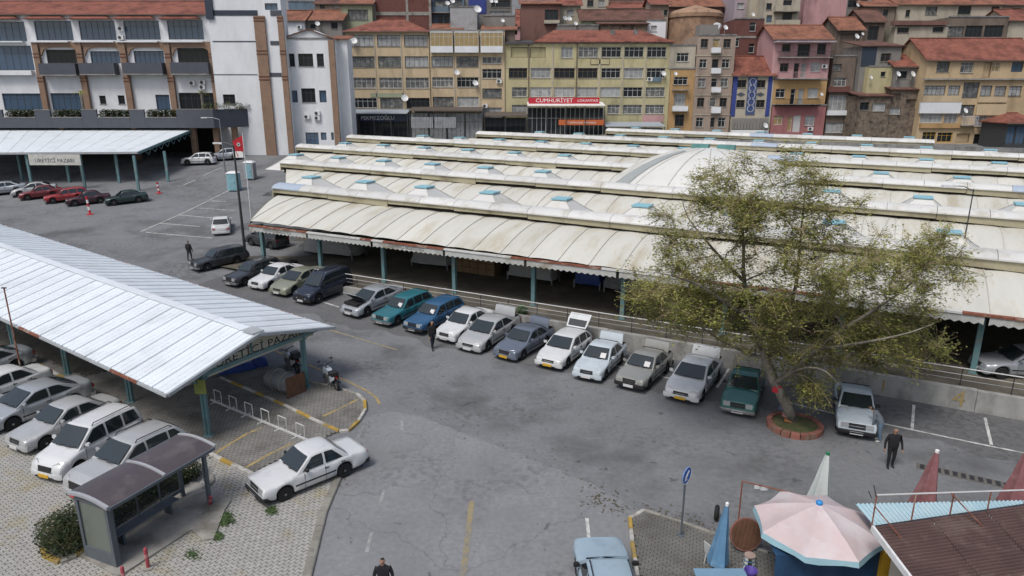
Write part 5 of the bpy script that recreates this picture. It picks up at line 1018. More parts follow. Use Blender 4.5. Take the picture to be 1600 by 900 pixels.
# --- houses climbing the hill
HILL = [
 ('brick_shell_house', 'unfinished red brick building with a concrete frame', 1600, 134, 738, 1095, -40, 200, BRK, [], None, lambda o, fx, fz, a, b, c, d: [band(o, fx, fz, 134, 738, y0, 1095, y0+22, CONC, 'concrete_beam', .08, .077) for y0 in (74,)] + [band(o, fx, fz, 134, x-7, -40, x+8, 200, CONC, 'concrete_column', .1, .095) for x in (742, 945, 1088)]),
 ('green_house', 'pale green house with a dark awning behind the tan block', 1600, 132, 535, 728, 25, 200, LGR, [(575, 60, 700, 125, 'm')], ('gable', -15, TILE_O), None),
 ('orange_roof_house', 'low white house with a broad orange tiled roof behind the gabled house', 1600, 128, 165, 305, 130, 260, WH, [(225, 90, 250, 110, 'd')], ('gable', 66, TILE_O), lambda o, fx, fz, a, b, c, d: acunit(o, (fx(275, 170), 128, fz(170)))),
 ('orange_roof_house_grey', 'grey walled house with an orange tiled roof and satellite dish', 1600, 129, 312, 540, 128, 260, GRYW, [(340, 150, 372, 180, 'd'), (470, 140, 510, 180, 'd')], ('gable', 64, TILE_O), lambda o, fx, fz, a, b, c, d: dish(o, (fx(390, 152), 128.3, fz(152)), .7)),
 ('blue_hill_house', 'blue grey house at the top edge above the orange roofs', 1600, 146, 205, 370, 10, 120, LBL, [(250, -30, 320, 5, 'w')], None, None),
 ('brown_hill_house', 'brown house with small windows beside the blue grey one', 1600, 143, 372, 535, 25, 130, BEI, [(400, 32, 430, 55, 'd'), (475, 10, 515, 50, 'w')], ('gable', -18, TILE_D), None),
 ('teal_balcony_house', 'teal house with balconies and dishes behind the tan block', 1600, 136, 1100, 1300, -20, 200, LBL, [(1115, 0, 1290, 45, 'm'), (1140, 100, 1168, 150, 'd'), (1178, 100, 1205, 150, 'd')], None, lambda o, fx, fz, a, b, c, d: [balcony(o, fx, fz, 136, 1100, 1300, 45, 80, LBL, 1.2)] + [dish(o, (fx(x, 20), 134.4, fz(y)), .7) for x, y in ((1200, 28), (1232, 15))]),
 ('blue_door_house', 'dark house with a bright blue door panel and white balcony', 1600, 137, 1302, 1600, -40, 220, GRYW, [(1460, 70, 1590, 95, 'w'), (1470, 0, 1590, 45, 'd')], None, lambda o, fx, fz, a, b, c, d: [band(o, fx, fz, 137, 1328, -20, 1440, 85, BLU, 'blue_panel', .08, .077)] + [dish(o, (fx(x, 12), 135.6, fz(y)), .65) for x, y in ((1470, 14), (1498, 16))]),
 ('corrugated_tank_house', 'pale corrugated metal shed with a large dish on the roofs', 1600, 127, 1215, 1382, 45, 230, CORR, [], None, lambda o, fx, fz, a, b, c, d: dish(o, (fx(1384, 65), 126, fz(65)), 1.1)),
 ('low_orange_roof', 'low orange tiled roof behind the glazed top floor', 1600, 126, 1100, 1285, 185, 260, MUD, [], ('gable', 152, TILE_O), None),
 ('concrete_roof_hut', 'bare concrete hut with a painted dish above the glazed floor', 1600, 125.5, 1425, 1620, 100, 260, GRYW, [], None, lambda o, fx, fz, a, b, c, d: dish(o, (fx(1540, 132), 125, fz(132)), .6)),
 ('low_orange_roof_end', 'strip of orange tiles in front of the bare concrete hut', 1600, 122.5, 1420, 1620, 186, 250, MUD, [], ('gable', 158, TILE_O), None),
 ('red_brown_house', 'red brown plastered house with a glazed bay and lean-to roof', 3200, 133, 55, 300, 25, 260, BROWNP, [(205, 60, 290, 125, 'd')], ('shed', 0, TILE_O), lambda o, fx, fz, a, b, c, d: balcony(o, fx, fz, 133, 200, 296, 128, 145, CRM, .8)),
 ('cream_hill_house', 'cream house with white window beside the red brown house', 3200, 136, 300, 428, 35, 180, CRM, [(342, 62, 384, 100, 'w')], ('gable', -25, TILE), lambda o, fx, fz, a, b, c, d: [dish(o, (fx(x, 122), 134, fz(y)), .75) for x, y in ((325, 122), (352, 125))]),
 ('long_red_roof_house', 'long low house under a wide red tiled roof with white chimney pipe', 3200, 131, 432, 935, 128, 260, LGR, [(865, 160, 905, 195, 'w')], ('gable', 62, TILE_D), None),
 ('pink_hill_house', 'pink house with small windows above the long red roof', 3200, 144, 605, 830, 52, 140, PNK, [(675, 10, 705, 22, 'd'), (745, 10, 785, 22, 'd')], ('gable', 22, TILE), None),
 ('cream_hill_house_wide', 'wide cream house left of the pink hill house', 3200, 146, 425, 602, -30, 140, CRM, [(470, 0, 510, 40, 'd'), (540, 0, 580, 40, 'w')], None, None),
 ('brown_corner_house', 'brown house with a white window under the broad red roof', 3200, 137, 870, 975, 30, 200, BEI, [(950, 60, 972, 95, 'd')], ('gable', -12, TILE), None),
 ('broad_roof_house', 'house under a broad faded red roof above the stone bath house', 3200, 148, 905, 1310, 42, 200, BROWNP, [], ('gable', -20, TILE_O), None),
 ('concrete_yard_wall', 'rough concrete yard walls behind the red hipped roof', 3200, 126.5, 285, 540, 160, 260, GRYW, [], None, lambda o, fx, fz, a, b, c, d: dish(o, (fx(395, 120), 126, fz(150)), .6)),
 ('rubble_yard_house', 'ruined rubble house with patchy roof behind the red hipped roof', 3200, 127, 545, 845, 150, 260, STONE, [], ('shed', 118, TILE_D), None),
 ('white_yard_house', 'small white house with a window beside the rubble house', 3200, 128.5, 845, 960, 130, 260, WH, [(868, 160, 906, 196, 'w')], None, None),
 ('brick_side_house', 'dark brick house with white windows behind the beige house', 3200, 126, 1378, 1562, 120, 480, BRK, [(1390, 235, 1420, 292, 'l'), (1485, 138, 1525, 195, 'l'), (1478, 272, 1515, 330, 'l')], None, lambda o, fx, fz, a, b, c, d: band(o, fx, fz, 126, 1375, 225, 1562, 238, CONC, 'concrete_beam', .08, .077)),
 ('lilac_hill_house', 'lilac house with a white window at the top edge', 3200, 142, 1390, 1480, -40, 140, LPK, [(1408, 18, 1450, 55, 'w')], None, None),
 ('white_side_house', 'stained white house wall behind the dark brick house', 3200, 140, 1482, 1566, -40, 200, CRM, [], None, lambda o, fx, fz, a, b, c, d: dish(o, (fx(1492, 95), 139, fz(95)), .7)),
 ('cream_balcony_block', 'cream apartment block with stacked balconies at the top edge', 4800, 136, -30, 190, -60, 330, CRM, [(-10, 20, 25, 60, 'd'), (95, 0, 150, 36, 'd'), (90, 80, 150, 125, 'd'), (-10, 95, 25, 140, 'b'), (0, 170, 50, 225, 'd')], None, lambda o, fx, fz, a, b, c, d: [balcony(o, fx, fz, 136, 35, 185, y, y+34, CRM, 1.2) for y in (38, 128)]),
 ('tall_pink_block', 'tall windowless pink apartment block wall', 4800, 139, 222, 488, -60, 200, PNK, [], None, None),
 ('grey_balcony_block', 'grey block with a dish behind the tall pink wall', 4800, 143, 488, 640, -60, 200, GRYW, [(500, 0, 560, 45, 'd'), (575, 0, 620, 45, 'd')], None, lambda o, fx, fz, a, b, c, d: dish(o, (fx(535, 38), 141.5, fz(38)), .7)),
 ('orange_gable_house', 'house with an orange tiled gable roof and dark open balcony', 4800, 128, 430, 585, 190, 420, MUD, [(448, 210, 572, 300, 'o')], ('gable', 108, TILE_O), lambda o, fx, fz, a, b, c, d: [dish(o, (fx(535, 232), 127, fz(232)), .8), dish(o, (fx(572, 215), 127, fz(215)), .5)]),
 ('timber_gable_house', 'old timber house with a sagging brown tiled roof', 4800, 131, 588, 715, 138, 420, MUD, [(625, 165, 690, 250, 'd')], ('gable', 60, TILE_D), None),
 ('mud_brick_house', 'mud brick house with small dark windows below the big cream house', 4800, 130, 780, 1108, 165, 420, CRM, [(808, 172, 882, 205, 'd'), (1030, 168, 1098, 200, 'd'), (832, 295, 862, 330, 'd'), (1005, 295, 1035, 340, 'd')], None, lambda o, fx, fz, a, b, c, d: band(o, fx, fz, 130, 780, 130, 1108, 158, BROWNP, 'roof_edge', .5, 1.2)),
 ('glazed_porch_house', 'house with a row of large dark porch windows', 4800, 130.4, 1108, 1480, 108, 420, MUD, [(1112, 165, 1222, 232, 'm'), (1232, 160, 1340, 232, 'd'), (1352, 158, 1470, 232, 'd')], None, None),
 ('cream_side_house', 'plain cream house beside the glazed porch at the picture edge', 4800, 131, 1482, 1700, 130, 420, CRM, [], ('gable', 60, TILE), None),
 ('big_cream_house', 'big cream house with dark windows under a long tiled roof', 4800, 141, 790, 1450, 30, 250, CRM, [(985, 42, 1058, 92, 'm'), (1188, 38, 1270, 90, 'd'), (1395, 40, 1445, 95, 'd'), (860, 62, 888, 105, 'd')], ('gable', -30, TILE_O), None),
 ('beige_hill_house', 'beige house under red tiles at the upper picture corner', 4800, 142, 1452, 1750, 32, 250, BEI, [(1520, 50, 1580, 90, 'd')], ('gable', -10, TILE), None),
 ('brown_gable_house', 'brown house with an old tiled roof beside the big cream house', 4800, 140, 590, 785, 40, 250, MUD, [(720, 60, 750, 100, 'd')], ('gable', -5, TILE_O), None),
]
for nm, lab, O_, Y_, a_, b_, t_, bt_, wm_, wi_, rf_, ex_ in HILL: bld(nm, lab, O_, float(Y_), a_, b_, t_, bt_, wm_, wi_, rf_, 9, ex_)
# round stone bath house
bh = thing('bath_house', 'round stone bath house drum under the broad red roof', 'building', (F(1084, 42, 139).x, 139, g(139)-1)); p = F(1084, 20, 134); q = M(); Rr = (F(1127, 30, 139).x - F(1041, 30, 139).x)/2
q.lathe([(Rr, g(139)-3), (Rr, F(0, 26, 134).z), (Rr*1.04, F(0, 25, 134).z), (Rr*1.04, F(0, 19, 134).z), (Rr*.9, F(0, 14, 134).z), (.1, F(0, 5, 136).z)], 24, (bh.location.x, 139, 0)); q.build('drum', mat('bath_stone', C(150, 122, 100), .9, .2, 1.2, C(110, 88, 74), .5, .5, bump=.5, bscale=4), bh, 30, world=True)
p = F(980, 30, 130)
# simple houses filling the slope farther up and beside the frame
rf = random.Random(11); WALLS = [CRM, BEI, MUD, PNK, GRYW, LGR, WH, BROWNP]; WN = ['cream', 'beige', 'mud coloured', 'pink', 'grey', 'pale green', 'white', 'brown']
for i, wh_ in ((13, 'behind the brick shell'), (14, 'above the cream hill houses'), (17, 'above the broad faded roof')):
    Y_ = 150 + (i % 3)*13 + rf.uniform(-2, 2); X_ = -95 + (i//3)*22 + (i % 3)*6 + rf.uniform(-3, 3); w_ = rf.uniform(8, 13); zt = g(Y_) + rf.uniform(5, 9); k = rf.randrange(8)
    o = thing('hill_house', 'small %s house with a tiled roof high up %s' % (WN[k], wh_), 'building', (X_, Y_, g(Y_)-1), 0, 'small houses high on the slope'); q = M(); holes = []
    for r_ in range(2):
        for c_ in range(3): xx = X_ - w_/2 + w_*(c_+.5)/3; holes.append((xx-.5, xx+.5, zt-1.9-r_*2.9, zt-.7-r_*2.9))
    facade(q, X_-w_/2, X_+w_/2, g(Y_)-2, zt, Y_, holes); q.box(X_-w_/2, X_+w_/2, Y_+.32, Y_+9, g(Y_)-2, zt-.005); q.build('wall', WALLS[k], o, world=True)
    for h in holes: window(o, h[0]+.01, h[1]-.01, Y_, h[2]+.01, h[3]-.01, rf.choice('wlnd'))
    roof(o, X_-w_/2, X_+w_/2, Y_, Y_+9, zt+.05, zt+2.3, rf.choice([TILE, TILE_O, TILE_D]), 'gable')
# ------------------------------------------------------------------ near canopy (white ribbed sheet roof on teal posts)
WDIR = Vector((-.834, .551, .036)); GD = Vector((.5, .866, 0)).normalized()
CA, CB = P(262, 616, 2.9), P(522, 511, 2.9)
GD = (CB - CA); GW = GD.length; GD.normalize(); RISE = 1.1
nc = thing('market_canopy', 'near open canopy with a white ribbed gable roof on teal posts', 'canopy', CA)
SHEET = mat('white_sheet', (.66, .71, .745), .45, .04, .8, (.57, .60, .62), .35, .5, orand=.03, spec=.5); SHEET_G = mat('grey_flashing', (.35, .37, .38), .5, .1)
sw = 1.05; secs = []; pr = [(0, 0), (.02, .055), (.055, .055), (.075, 0), (.33, 0), (.345, .018), (.375, .018), (.39, 0), (.66, 0), (.675, .018), (.705, .018), (.72, 0), (sw - .004, 0)]
def slope_mesh(a, b):       # a eave offset, b ridge offset (relative, before sliding along WDIR)
    m = M(); up = Vector((0, 0, 1)); rows = []
    for f in (0, .5, 1): q = a.lerp(b, f); rows.append([q + WDIR*x + up*h for x, h in pr])
    lo = [[p - up*.03 for p in r] for r in rows]; m.loft(rows, False, False); m.loft(lo, False, False); m.loft([rows[0], lo[0]], False, False); return m.mesh('roof_sheet', SHEET)
rg_ = GD*(GW/2) + Vector((0, 0, RISE))
m_near = slope_mesh(Vector((0, 0, 0)), rg_); m_far = slope_mesh(GD*GW, rg_)
for i in range(44):
    for me in (m_near, m_far): link('roof_sheet', me, nc, WDIR*(sw*i) + Vector((0, 0, random.uniform(-.006, .006))))
for i in range(15): mm = M(); a = rg_ + WDIR*(i*3.1) + Vector((0, 0, .03)); b = a + WDIR*3.08; mm.beam(a, b, .45, .04); mm.build('ridge_cap', SHEET, nc)
mm = M(); mm.beam(rg_ + Vector((0, 0, .06)), rg_ + WDIR*.8 + Vector((0, 0, .06)), .6, .06); mm.build('ridge_flashing', SHEET_G, nc)
for i in range(22):
    for e_, nm in ((Vector((0, 0, 0)), 'near'), (GD*GW, 'far')):
        s0 = -.03 if nm == 'near' else .03; mm = M(); a = e_ + GD*s0*2 + WDIR*(i*2.1) - Vector((0, 0, .07)); mm.beam(a, a + WDIR*2.08, .08, .1); mm.build('eave_trim', RUST if i % 4 == 1 else SHEET_G, nc)
for a, b in ((Vector((0, 0, 0)), rg_), (rg_, GD*GW)): mm = M(); mm.beam(a - WDIR*.03 - Vector((0, 0, .05)), b - WDIR*.03 - Vector((0, 0, .05)), .05, .14); mm.build('verge_trim', SHEET_G, nc)
P1, P2 = G(326, 682), G(479, 606)
for i in range(0, 7):
    for k, p in enumerate((P1, P2)):
        if i == 0 and False: continue
        q = p + WDIR*(i*6.2); zt = CA.z + WDIR.z*(i*6.2 + 2) + .15 + (.22 if k else .2); q.z = g(q.y); mm = M()
        mm.box(q.x - .12, q.x - .03, q.y - .08, q.y + .08, q.z, zt - .2); mm.box(q.x + .03, q.x + .12, q.y - .08, q.y + .08, q.z, zt - .2); mm.box(q.x - .03, q.x + .03, q.y - .04, q.y + .04, q.z, zt - .2); mm.box(q.x - .2, q.x + .2, q.y - .2, q.y + .2, q.z, q.z + .07); mm.build('post', TEAL, nc, world=True)
        for s_ in (-1, 1):
            mm = M(); a = Vector((q.x, q.y, zt - .85)); mm.beam(a, a + GD*s_*.7 + Vector((0, 0, .5 + (.1 if s_ == (1, -1)[k] else -.12))), .07, .07); mm.build('brace', TEAL, nc, world=True)
        mm = M(); a = Vector((q.x, q.y, zt - .22)); (mm.beam(a, a + WDIR*6.2, .1, .14)); mm.build('purlin_beam', TEAL, nc, world=True)
    a = P1 + WDIR*(i*6.2); zt = CA.z + WDIR.z*(i*6.2 + 2) + .3; mm = M(); s0 = (Vector((a.x, a.y, 0)) - GD*1.7); s1 = s0 + GD*(GW - .5); mm.beam(Vector((s0.x, s0.y, zt - .42)), Vector((s1.x, s1.y, zt - .42)), .1, .16); mm.build('rafter_beam', TEAL, nc, world=True)
    mm = M(); mid = (s0 + s1)/2; mm.beam(Vector((mid.x, mid.y, zt - .4)), Vector((mid.x, mid.y, zt + .55)), .08, .08); mm.build('king_post', TEAL, nc, world=True)
# gable board with letters
BOARD = mat('board_beige', (.40, .38, .31), .7, .1, 2, (.28, .25, .19), .35, 1)
b0 = WDIR*.6; mm = M(); tri = [GD*.9 + Vector((0, 0, -.28)), GD*(GW - .9) + Vector((0, 0, -.28)), GD*(GW - .9) + Vector((0, 0, .10)), rg_ - Vector((0, 0, .12)), GD*.9 + Vector((0, 0, .10))]
mm.loft([[p + b0 for p in tri], [p + b0 + WDIR*.05 for p in tri]]); gb = mm.build('gable_board', BOARD, nc)
ang = math.atan2(GD.y, GD.x); mx = Matrix.Translation(GD*(GW*.56) + b0 - WDIR*.008 + Vector((0, 0, .16))) @ Matrix.Rotation(ang, 4, 'Z') @ Matrix.Rotation(math.pi/2, 4, 'X'); text('ÜRETİCİ PAZARI', .54, mx, TRIM, gb, sx=1.25)
sg = thing('post_sign', 'small olive sign plate fixed on the near teal canopy post', 'sign', P1 + Vector((0, 0, 2.0))); mm = M(); mm.box(-.24, .24, -.2, -.16, .1, .75); mm.build('plate', mat('olive_sign', (.22, .24, .06), .6), sg, world=False); mm = M(); mm.box(-.05, .05, -.16, -.08, .2, .65); mm.build('bracket', DARKM, sg)
pl_ = thing('thin_mast', 'thin rusty mast rising past the near canopy roof edge', 'pole', G(39, 607)); mm = M(); mm.tube((0, 0, 0), (0, 0, 5.3), .04, .035, 6); mm.build('mast', RUST, pl_); mm = M(); mm.box(-.12, .12, -.02, .02, 5.26, 5.32); mm.build('mast_cap', DARKM, pl_)
# ------------------------------------------------------------------ far canopy
A, B = P(-150, 239, 7.3), P(215, 237, 7.3); A2, B2 = P(-150, 202, 9.2), P(300, 202, 9.2)
fc = thing('market_canopy', 'far open canopy with a white sloping roof below the terrace', 'canopy', B)
n = 16
for i in range(n):
    f0, f1 = i/n + .0008, (i+1)/n - .0008; mm = M(); p = [A.lerp(B, f0), A.lerp(B, f1), A2.lerp(B2, f1), A2.lerp(B2, f0)]; mm.loft([[v - Vector((0, 0, .08)) for v in p], p]); mm.build('roof_sheet', SHEET, fc, world=True)
mm = M(); mm.beam(A + Vector((0, -.05, -.12)), B + Vector((0, -.05, -.12)), .1, .25); mm.build('eave_trim', SHEET_G, fc, world=True)
mm = M(); mm.beam(B + Vector((.05, 0, -.16)), B2 + Vector((.05, 0, -.16)), .1, .3); mm.build('verge_truss', TEAL, fc, world=True)
for i in range(1, 9): mm = M(); p = B.lerp(B2, i/9); mm.beam(p + Vector((0, 0, -.2)), B.lerp(B2, (i+.5)/9) + Vector((0, 0, -.9)), .06, .06); mm.beam(B.lerp(B2, (i+.5)/9) + Vector((0, 0, -.9)), B.lerp(B2, min(1, (i+1)/9)) + Vector((0, 0, -.2)), .06, .06); mm.build('truss_web', TEAL, fc, world=True)
for x, y in ((50, 290), (133, 294), (217, 298), (-30, 287), (35, 281), (109, 285), (187, 286), (263, 284)):
    b_ = G(x, y); mm = M(); z_ = 7.1 if y > 286 else 7.25; mm.box(b_.x-.14, b_.x+.14, b_.y-.12, b_.y+.12, b_.z, z_); mm.build('post', TEAL, fc, world=True)
Ys = F(0, 0, 84).y; sb = thing('canopy_sign', 'white banner with dark capital letters hanging under the far canopy', 'sign', F(85, 258, 82.6)); a, b = F(43, 240, 82.6), F(127, 258, 82.6); mm = M(); mm.box(a.x, b.x, 82.6, 82.66, b.z, a.z - .1); mm.build('banner', mat('banner_cream', (.5, .5, .46), .7), sb, world=True)
mx = Matrix.Translation(Vector(((a.x+b.x)/2, 82.59, b.z + .5)) - sb.location) @ Matrix.Rotation(math.pi/2, 4, 'X'); text('ÜRETİCİ PAZARI', .62, mx, SIGNB, sb, sx=1.0)
# ------------------------------------------------------------------ poles, flag, markers
def pole(name, label, cat, base, top_h, r, m, arm=None, cap=True):
    o = thing(name, label, cat, base); mm = M(); mm.tube((0, 0, 0), (0, 0, top_h), r, r*.6, 8); mm.build('pole', m, o); mm = M(); mm.lathe([(r*2.2, 0), (r*2.2, .06), (r*1.2, .12)], 10); mm.build('base_plate', m, o)
    if arm:
        d = Vector((*arm, 0)); mm = M(); mm.pipe([(0, 0, top_h - .1), d*.5 + Vector((0, 0, top_h + .15)), d + Vector((0, 0, top_h + .18))], r*.5, 6); mm.build('arm', m, o)
        mm = M(); e = d + Vector((0, 0, top_h + .16)); dd = d.normalized(); mm.beam(e - dd*.1, e + dd*.65, .26, .12); mm.build('lamp_head', WHITE, o)
    return o
pole('lamp_post', 'tall dark lamp post behind the first parked estate car', 'lamp post', G(384, 404), 9.3, .13, DARKM, (-1.0, .1))
pole('lamp_post', 'slim grey lamp post with a pale head over the terrace edge', 'lamp post', G(352, 268), 6.8, .1, STEEL, (-1.6, -.2))
pole('lamp_post', 'grey lamp post standing among the market vaults behind the tree', 'lamp post', K(17.8, 9, FLOOR), 8.0, .05, DARKM, (-1.1, .1))
fl = pole('flag_pole', 'white flag pole with a drooping red flag', 'flag pole', G(396, 374), 9.6, .06, WHITE)
mm = M(); rows = []
for j in range(7): rows.append([(-.03 - .16*i*(1 - .12*j) - .05*j*(i/6), .09*math.sin(i*1.4 + j*.5), 9.4 - .22*j - .09*i) for i in range(7)])
mm.loft(rows, False, False); mm.build('flag', mat('flag_red', (.42, .02, .03), .8, .08), fl, 60)
mm = M(); mm.lathe([(.16, 0), (.16, .01), (.1, .01), (.1, 0)], 12, (-.4, -.12, 8.6), 'y'); mm.build('flag_emblem', SIGNW, fl); mm = M(); mm.box(-1.0, -.1, -.05, -.03, 7.45, 8.0); mm.build('white_pennant', SIGNW, fl)
for px, lab, h in (((141, 335), 'leaning red and white marker post before the maroon saloon', 1.9), ((249, 302), 'red and white marker post beyond the dark green saloon', 1.3)):
    o = thing('marker_post', lab, 'marker post', G(*px)); mm = M(); mm.lathe([(.35, 0), (.35, .06), (.12, .1)], 12); mm.build('base', PLATE_R, o)
    for i in range(5): mm = M(); z0 = .1 + (h-.1)*i/5; mm.tube((-.02*i, 0, z0), (-.02*(i+1), 0, z0 + (h-.1)/5), .11, .11, 8); mm.build('band', SIGNW if i % 2 else SIGNR, o)
for px, lab in (((367, 298), 'pale blue portable toilet cabin beside the lamp post'), ((392, 280), 'grey blue utility cabin behind the portable toilet')):
    o = thing('cabin', lab, 'cabin', G(*px)); mm = M(); mm.box(-.6, .6, -.6, .6, .08, 2.1); mm.build('walls', mat('cabin_blue', (.23, .42, .47), .5, .08) if px[0] == 367 else CORR, o)
    mm = M(); mm.loft([[(-.66, -.66, 2.1), (.66, -.66, 2.1), (.66, .66, 2.1), (-.66, .66, 2.1)], [(-.4, -.4, 2.32), (.4, -.4, 2.32), (.4, .4, 2.32), (-.4, .4, 2.32)]]); mm.build('roof', WHITE, o)
    mm = M(); mm.box(-.4, .4, -.63, -.6, .15, 1.95); d_ = mm.build('door', mat('cabin_door', (.2, .37, .42), .5), o); mm = M(); mm.box(.28, .33, -.67, -.63, 1.0, 1.15); mm.build('handle', DARKM, d_)
# ------------------------------------------------------------------ bus shelter
SA = G(187, 890); ld = Vector((.402, .915, 0)).normalized()
bs = thing('bus_shelter', 'glass bus shelter with a brown curved roof and a bench', 'bus shelter', SA + Vector((0, 0, .12)), math.atan2(ld.y, ld.x))
LN, DP, HT = 3.75, 1.45, 2.2; SHM = mat('shelter_metal', (.09, .105, .12), .5, .1, 3); ARC = mat('shelter_arch', (.33, .34, .36), .5, .08); PCB = mat('brown_polycarbonate', (.075, .06, .065), .35, .12, 1.5, (.13, .11, .11), .4, .8, spec=.5); GL_ = glass_mat('shelter_glass', (.05, .06, .055), .05, alpha=.28)
def bx(nm, m, *c): q = M(); q.box(*c); return q.build(nm, m, bs)
# local x along the shelter, y to the back
for x in (.06, LN - .06):
    for y in (.06, DP - .06):
        if x < 1: continue
        bx('post', SHM, x-.06, x+.06, y-.06, y+.06, 0, HT - (0 if y < 1 else -.1))
ap = bx('advert_frame', SHM, -.08, .1, 0, .12, 0, HT); bx('advert_frame', SHM, -.08, .1, DP-.12, DP, 0, HT); bx('advert_frame', SHM, -.08, .1, .12, DP-.12, 0, .42); bx('advert_frame', SHM, -.08, .1, .12, DP-.12, HT-.12, HT)
bx('advert_glass', glass_mat('advert_pane', (.13, .15, .13), .1), -.03, .05, .12, DP-.12, .42, HT-.12)
def arc(f): return (-.22 + (DP + .3)*f, HT + .04 + .26*math.sin(math.pi*(.12 + f*.62)) - .1)
for a, b in ((-.12, LN/2 - .02), (LN/2 + .02, LN + .22)):
    q = M(); r1 = [(a, *arc(i/8)) for i in range(9)]; r2 = [(b, *arc(i/8)) for i in range(9)]; q.loft([r1, r2, [(x, y, z - .03) for x, y, z in r2], [(x, y, z - .03) for x, y, z in r1], r1], False, False); q.build('roof_panel', PCB, bs, 50)
for x in (-.16, LN/2, LN + .24):
    q = M(); q.loft([[(x + dx, arc(i/8)[0], arc(i/8)[1] + dz) for dx, dz in ((-.05, -.05), (.05, -.05), (.05, .045), (-.05, .045))] for i in range(9)]); q.build('roof_arch', ARC, bs, 40)
for f in (0, 1): y, z = arc(f); bx('roof_beam', SHM, -.14, LN + .2, y - .05, y + .05, z - .1, z + .0)
q = M(); pts = [(.0, *arc(i/8)) for i in range(1, 8)]; q.poly((0, 0, HT), (0, DP, HT), *[p for p in pts[::-1]]); q.build('end_glass', GL_, bs)
for i in range(4):
    a = .1 + (LN - .2)*i/4; bx('back_glass', GL_, a + .02, a + (LN - .2)/4 - .02, DP - .08, DP - .07, .35, HT - .05); 
    if i: bx('mullion', SHM, a - .02, a + .02, DP - .1, DP - .05, .1, HT)
q = M(); q.lathe([(.2, 0), (.2, -.01), (.01, -.01)], 20, (LN*.5, DP - .085, 1.5), 'y'); q.build('round_sticker', mat('sticker_grey', (.3, .33, .33), .5), bs)
q = M(); q.lathe([(.13, -.012), (.13, -.016), (.01, -.016)], 16, (LN*.5, DP - .085, 1.5), 'y'); q.build('round_sticker', mat('sticker_dark', (.12, .14, .14), .5), bs)
bx('back_rail', SHM, .1, LN - .1, DP - .11, DP - .05, .22, .34)
for i in range(4): bx('bench_slat', SHM, .45, LN - .75, .72 + i*.12, .72 + i*.12 + .1, .44, .47)
for x in (.8, LN - 1.1): bx('bench_leg', SHM, x, x + .08, .78, 1.12, 0, .44)
# concrete pad
pad = [(118, 868), (187, 905), (290, 838), (300, 832), (318, 848), (335, 845), (352, 800), (362, 785), (335, 768), (300, 755), (150, 860)]
pp = [G(x, y) for x, y in pad]; q = M(); q.prism([(p.x, p.y) for p in pp], -.02, .12); struct(q.build('shelter_platform', CONC))
kerb([(72, 872), (68, 862), (75, 850)], [KY, KERB], .18, .16, .5); kerb([(72, 872), (95, 882), (120, 872), (142, 858)], [KY, KERB], .18, .16, .6); kerb([(330, 745), (333, 755), (318, 768)], [KERB], .18, .14, .6)
for px, lab, h in (((232, 888), 'red bollard on the paving in front of the bus shelter', .75), ((196, 918), 'red bollard cut by the lower picture edge', .75), ((328, 790), 'red and white leaning bollard at the shelter end', .55)):
    o = thing('bollard', lab, 'bollard', G(*px, .05)); q = M(); q.lathe([(.16, 0), (.16, .03), (.06, .05)], 10); q.build('foot', CONC, o)
    q = M(); q.lathe([(.055, .03), (.055, h-.04), (.035, h), (.01, h)], 10); q.build('tube', mat('bollard_red', (.34, .06, .075), .6), o); q = M(); q.lathe([(.06, h*.55), (.06, h*.7)], 10); q.build('band', mat('bollard_band', (.42, .2, .2), .6), o)
    if px[0] == 328: o.rotation_euler = (.3, .3, 0)
# ------------------------------------------------------------------ foliage helper
LEAF = mat('leaf_olive', (.25, .275, .07), .7, .35, .9, (.27, .23, .09), .4, .8, fine=.3); LEAF_Y = mat('leaf_yellow', (.38, .385, .11), .7, .3, 1.3, (.26, .27, .08), .4, 1); SEED = mat('leaf_brown', (.28, .22, .11), .8, .3, 1.2); HLEAF = mat('hedge_leaf', (.038, .058, .022), .7, .4, 2, (.12, .11, .045), .4, 2.2); BARK = mat('bark', (.2, .18, .15), .95, .35, 2.5, (.055, .048, .04), .5, 3, stretch=(1, 1, .4), bump=.6, bscale=14); TWIG = mat('twig', (.30, .235, .15), .9, .25, 2)
def leaf(mm, p, s, rnd):
    a = rnd.uniform(0, 6.28); t = rnd.uniform(-.9, .9); x = Vector((math.cos(a), math.sin(a), t*.5)).normalized(); y = x.cross(Vector((rnd.uniform(-.5, .5), rnd.uniform(-.5, .5), 1))).normalized()
    n = len(mm.v); mm.v += [tuple(p - x*s*.5), tuple(p + y*s*.32), tuple(p + x*s*.5), tuple(p - y*s*.32)]; mm.f.append((n, n+1, n+2, n+3))
def translucent(m):
    nt = m.node_tree; b = nt.nodes['Principled BSDF']; t = nt.nodes.new('ShaderNodeBsdfTranslucent'); x = nt.nodes.new('ShaderNodeMixShader'); x.inputs[0].default_value = .42
    nt.links.new(b.inputs['Base Color'].links[0].from_socket, t.inputs['Color']); nt.links.new(b.outputs[0], x.inputs[1]); nt.links.new(t.outputs[0], x.inputs[2]); nt.links.new(x.outputs[0], nt.nodes['Material Output'].inputs[0])
for m_ in (LEAF, LEAF_Y, HLEAF): translucent(m_)
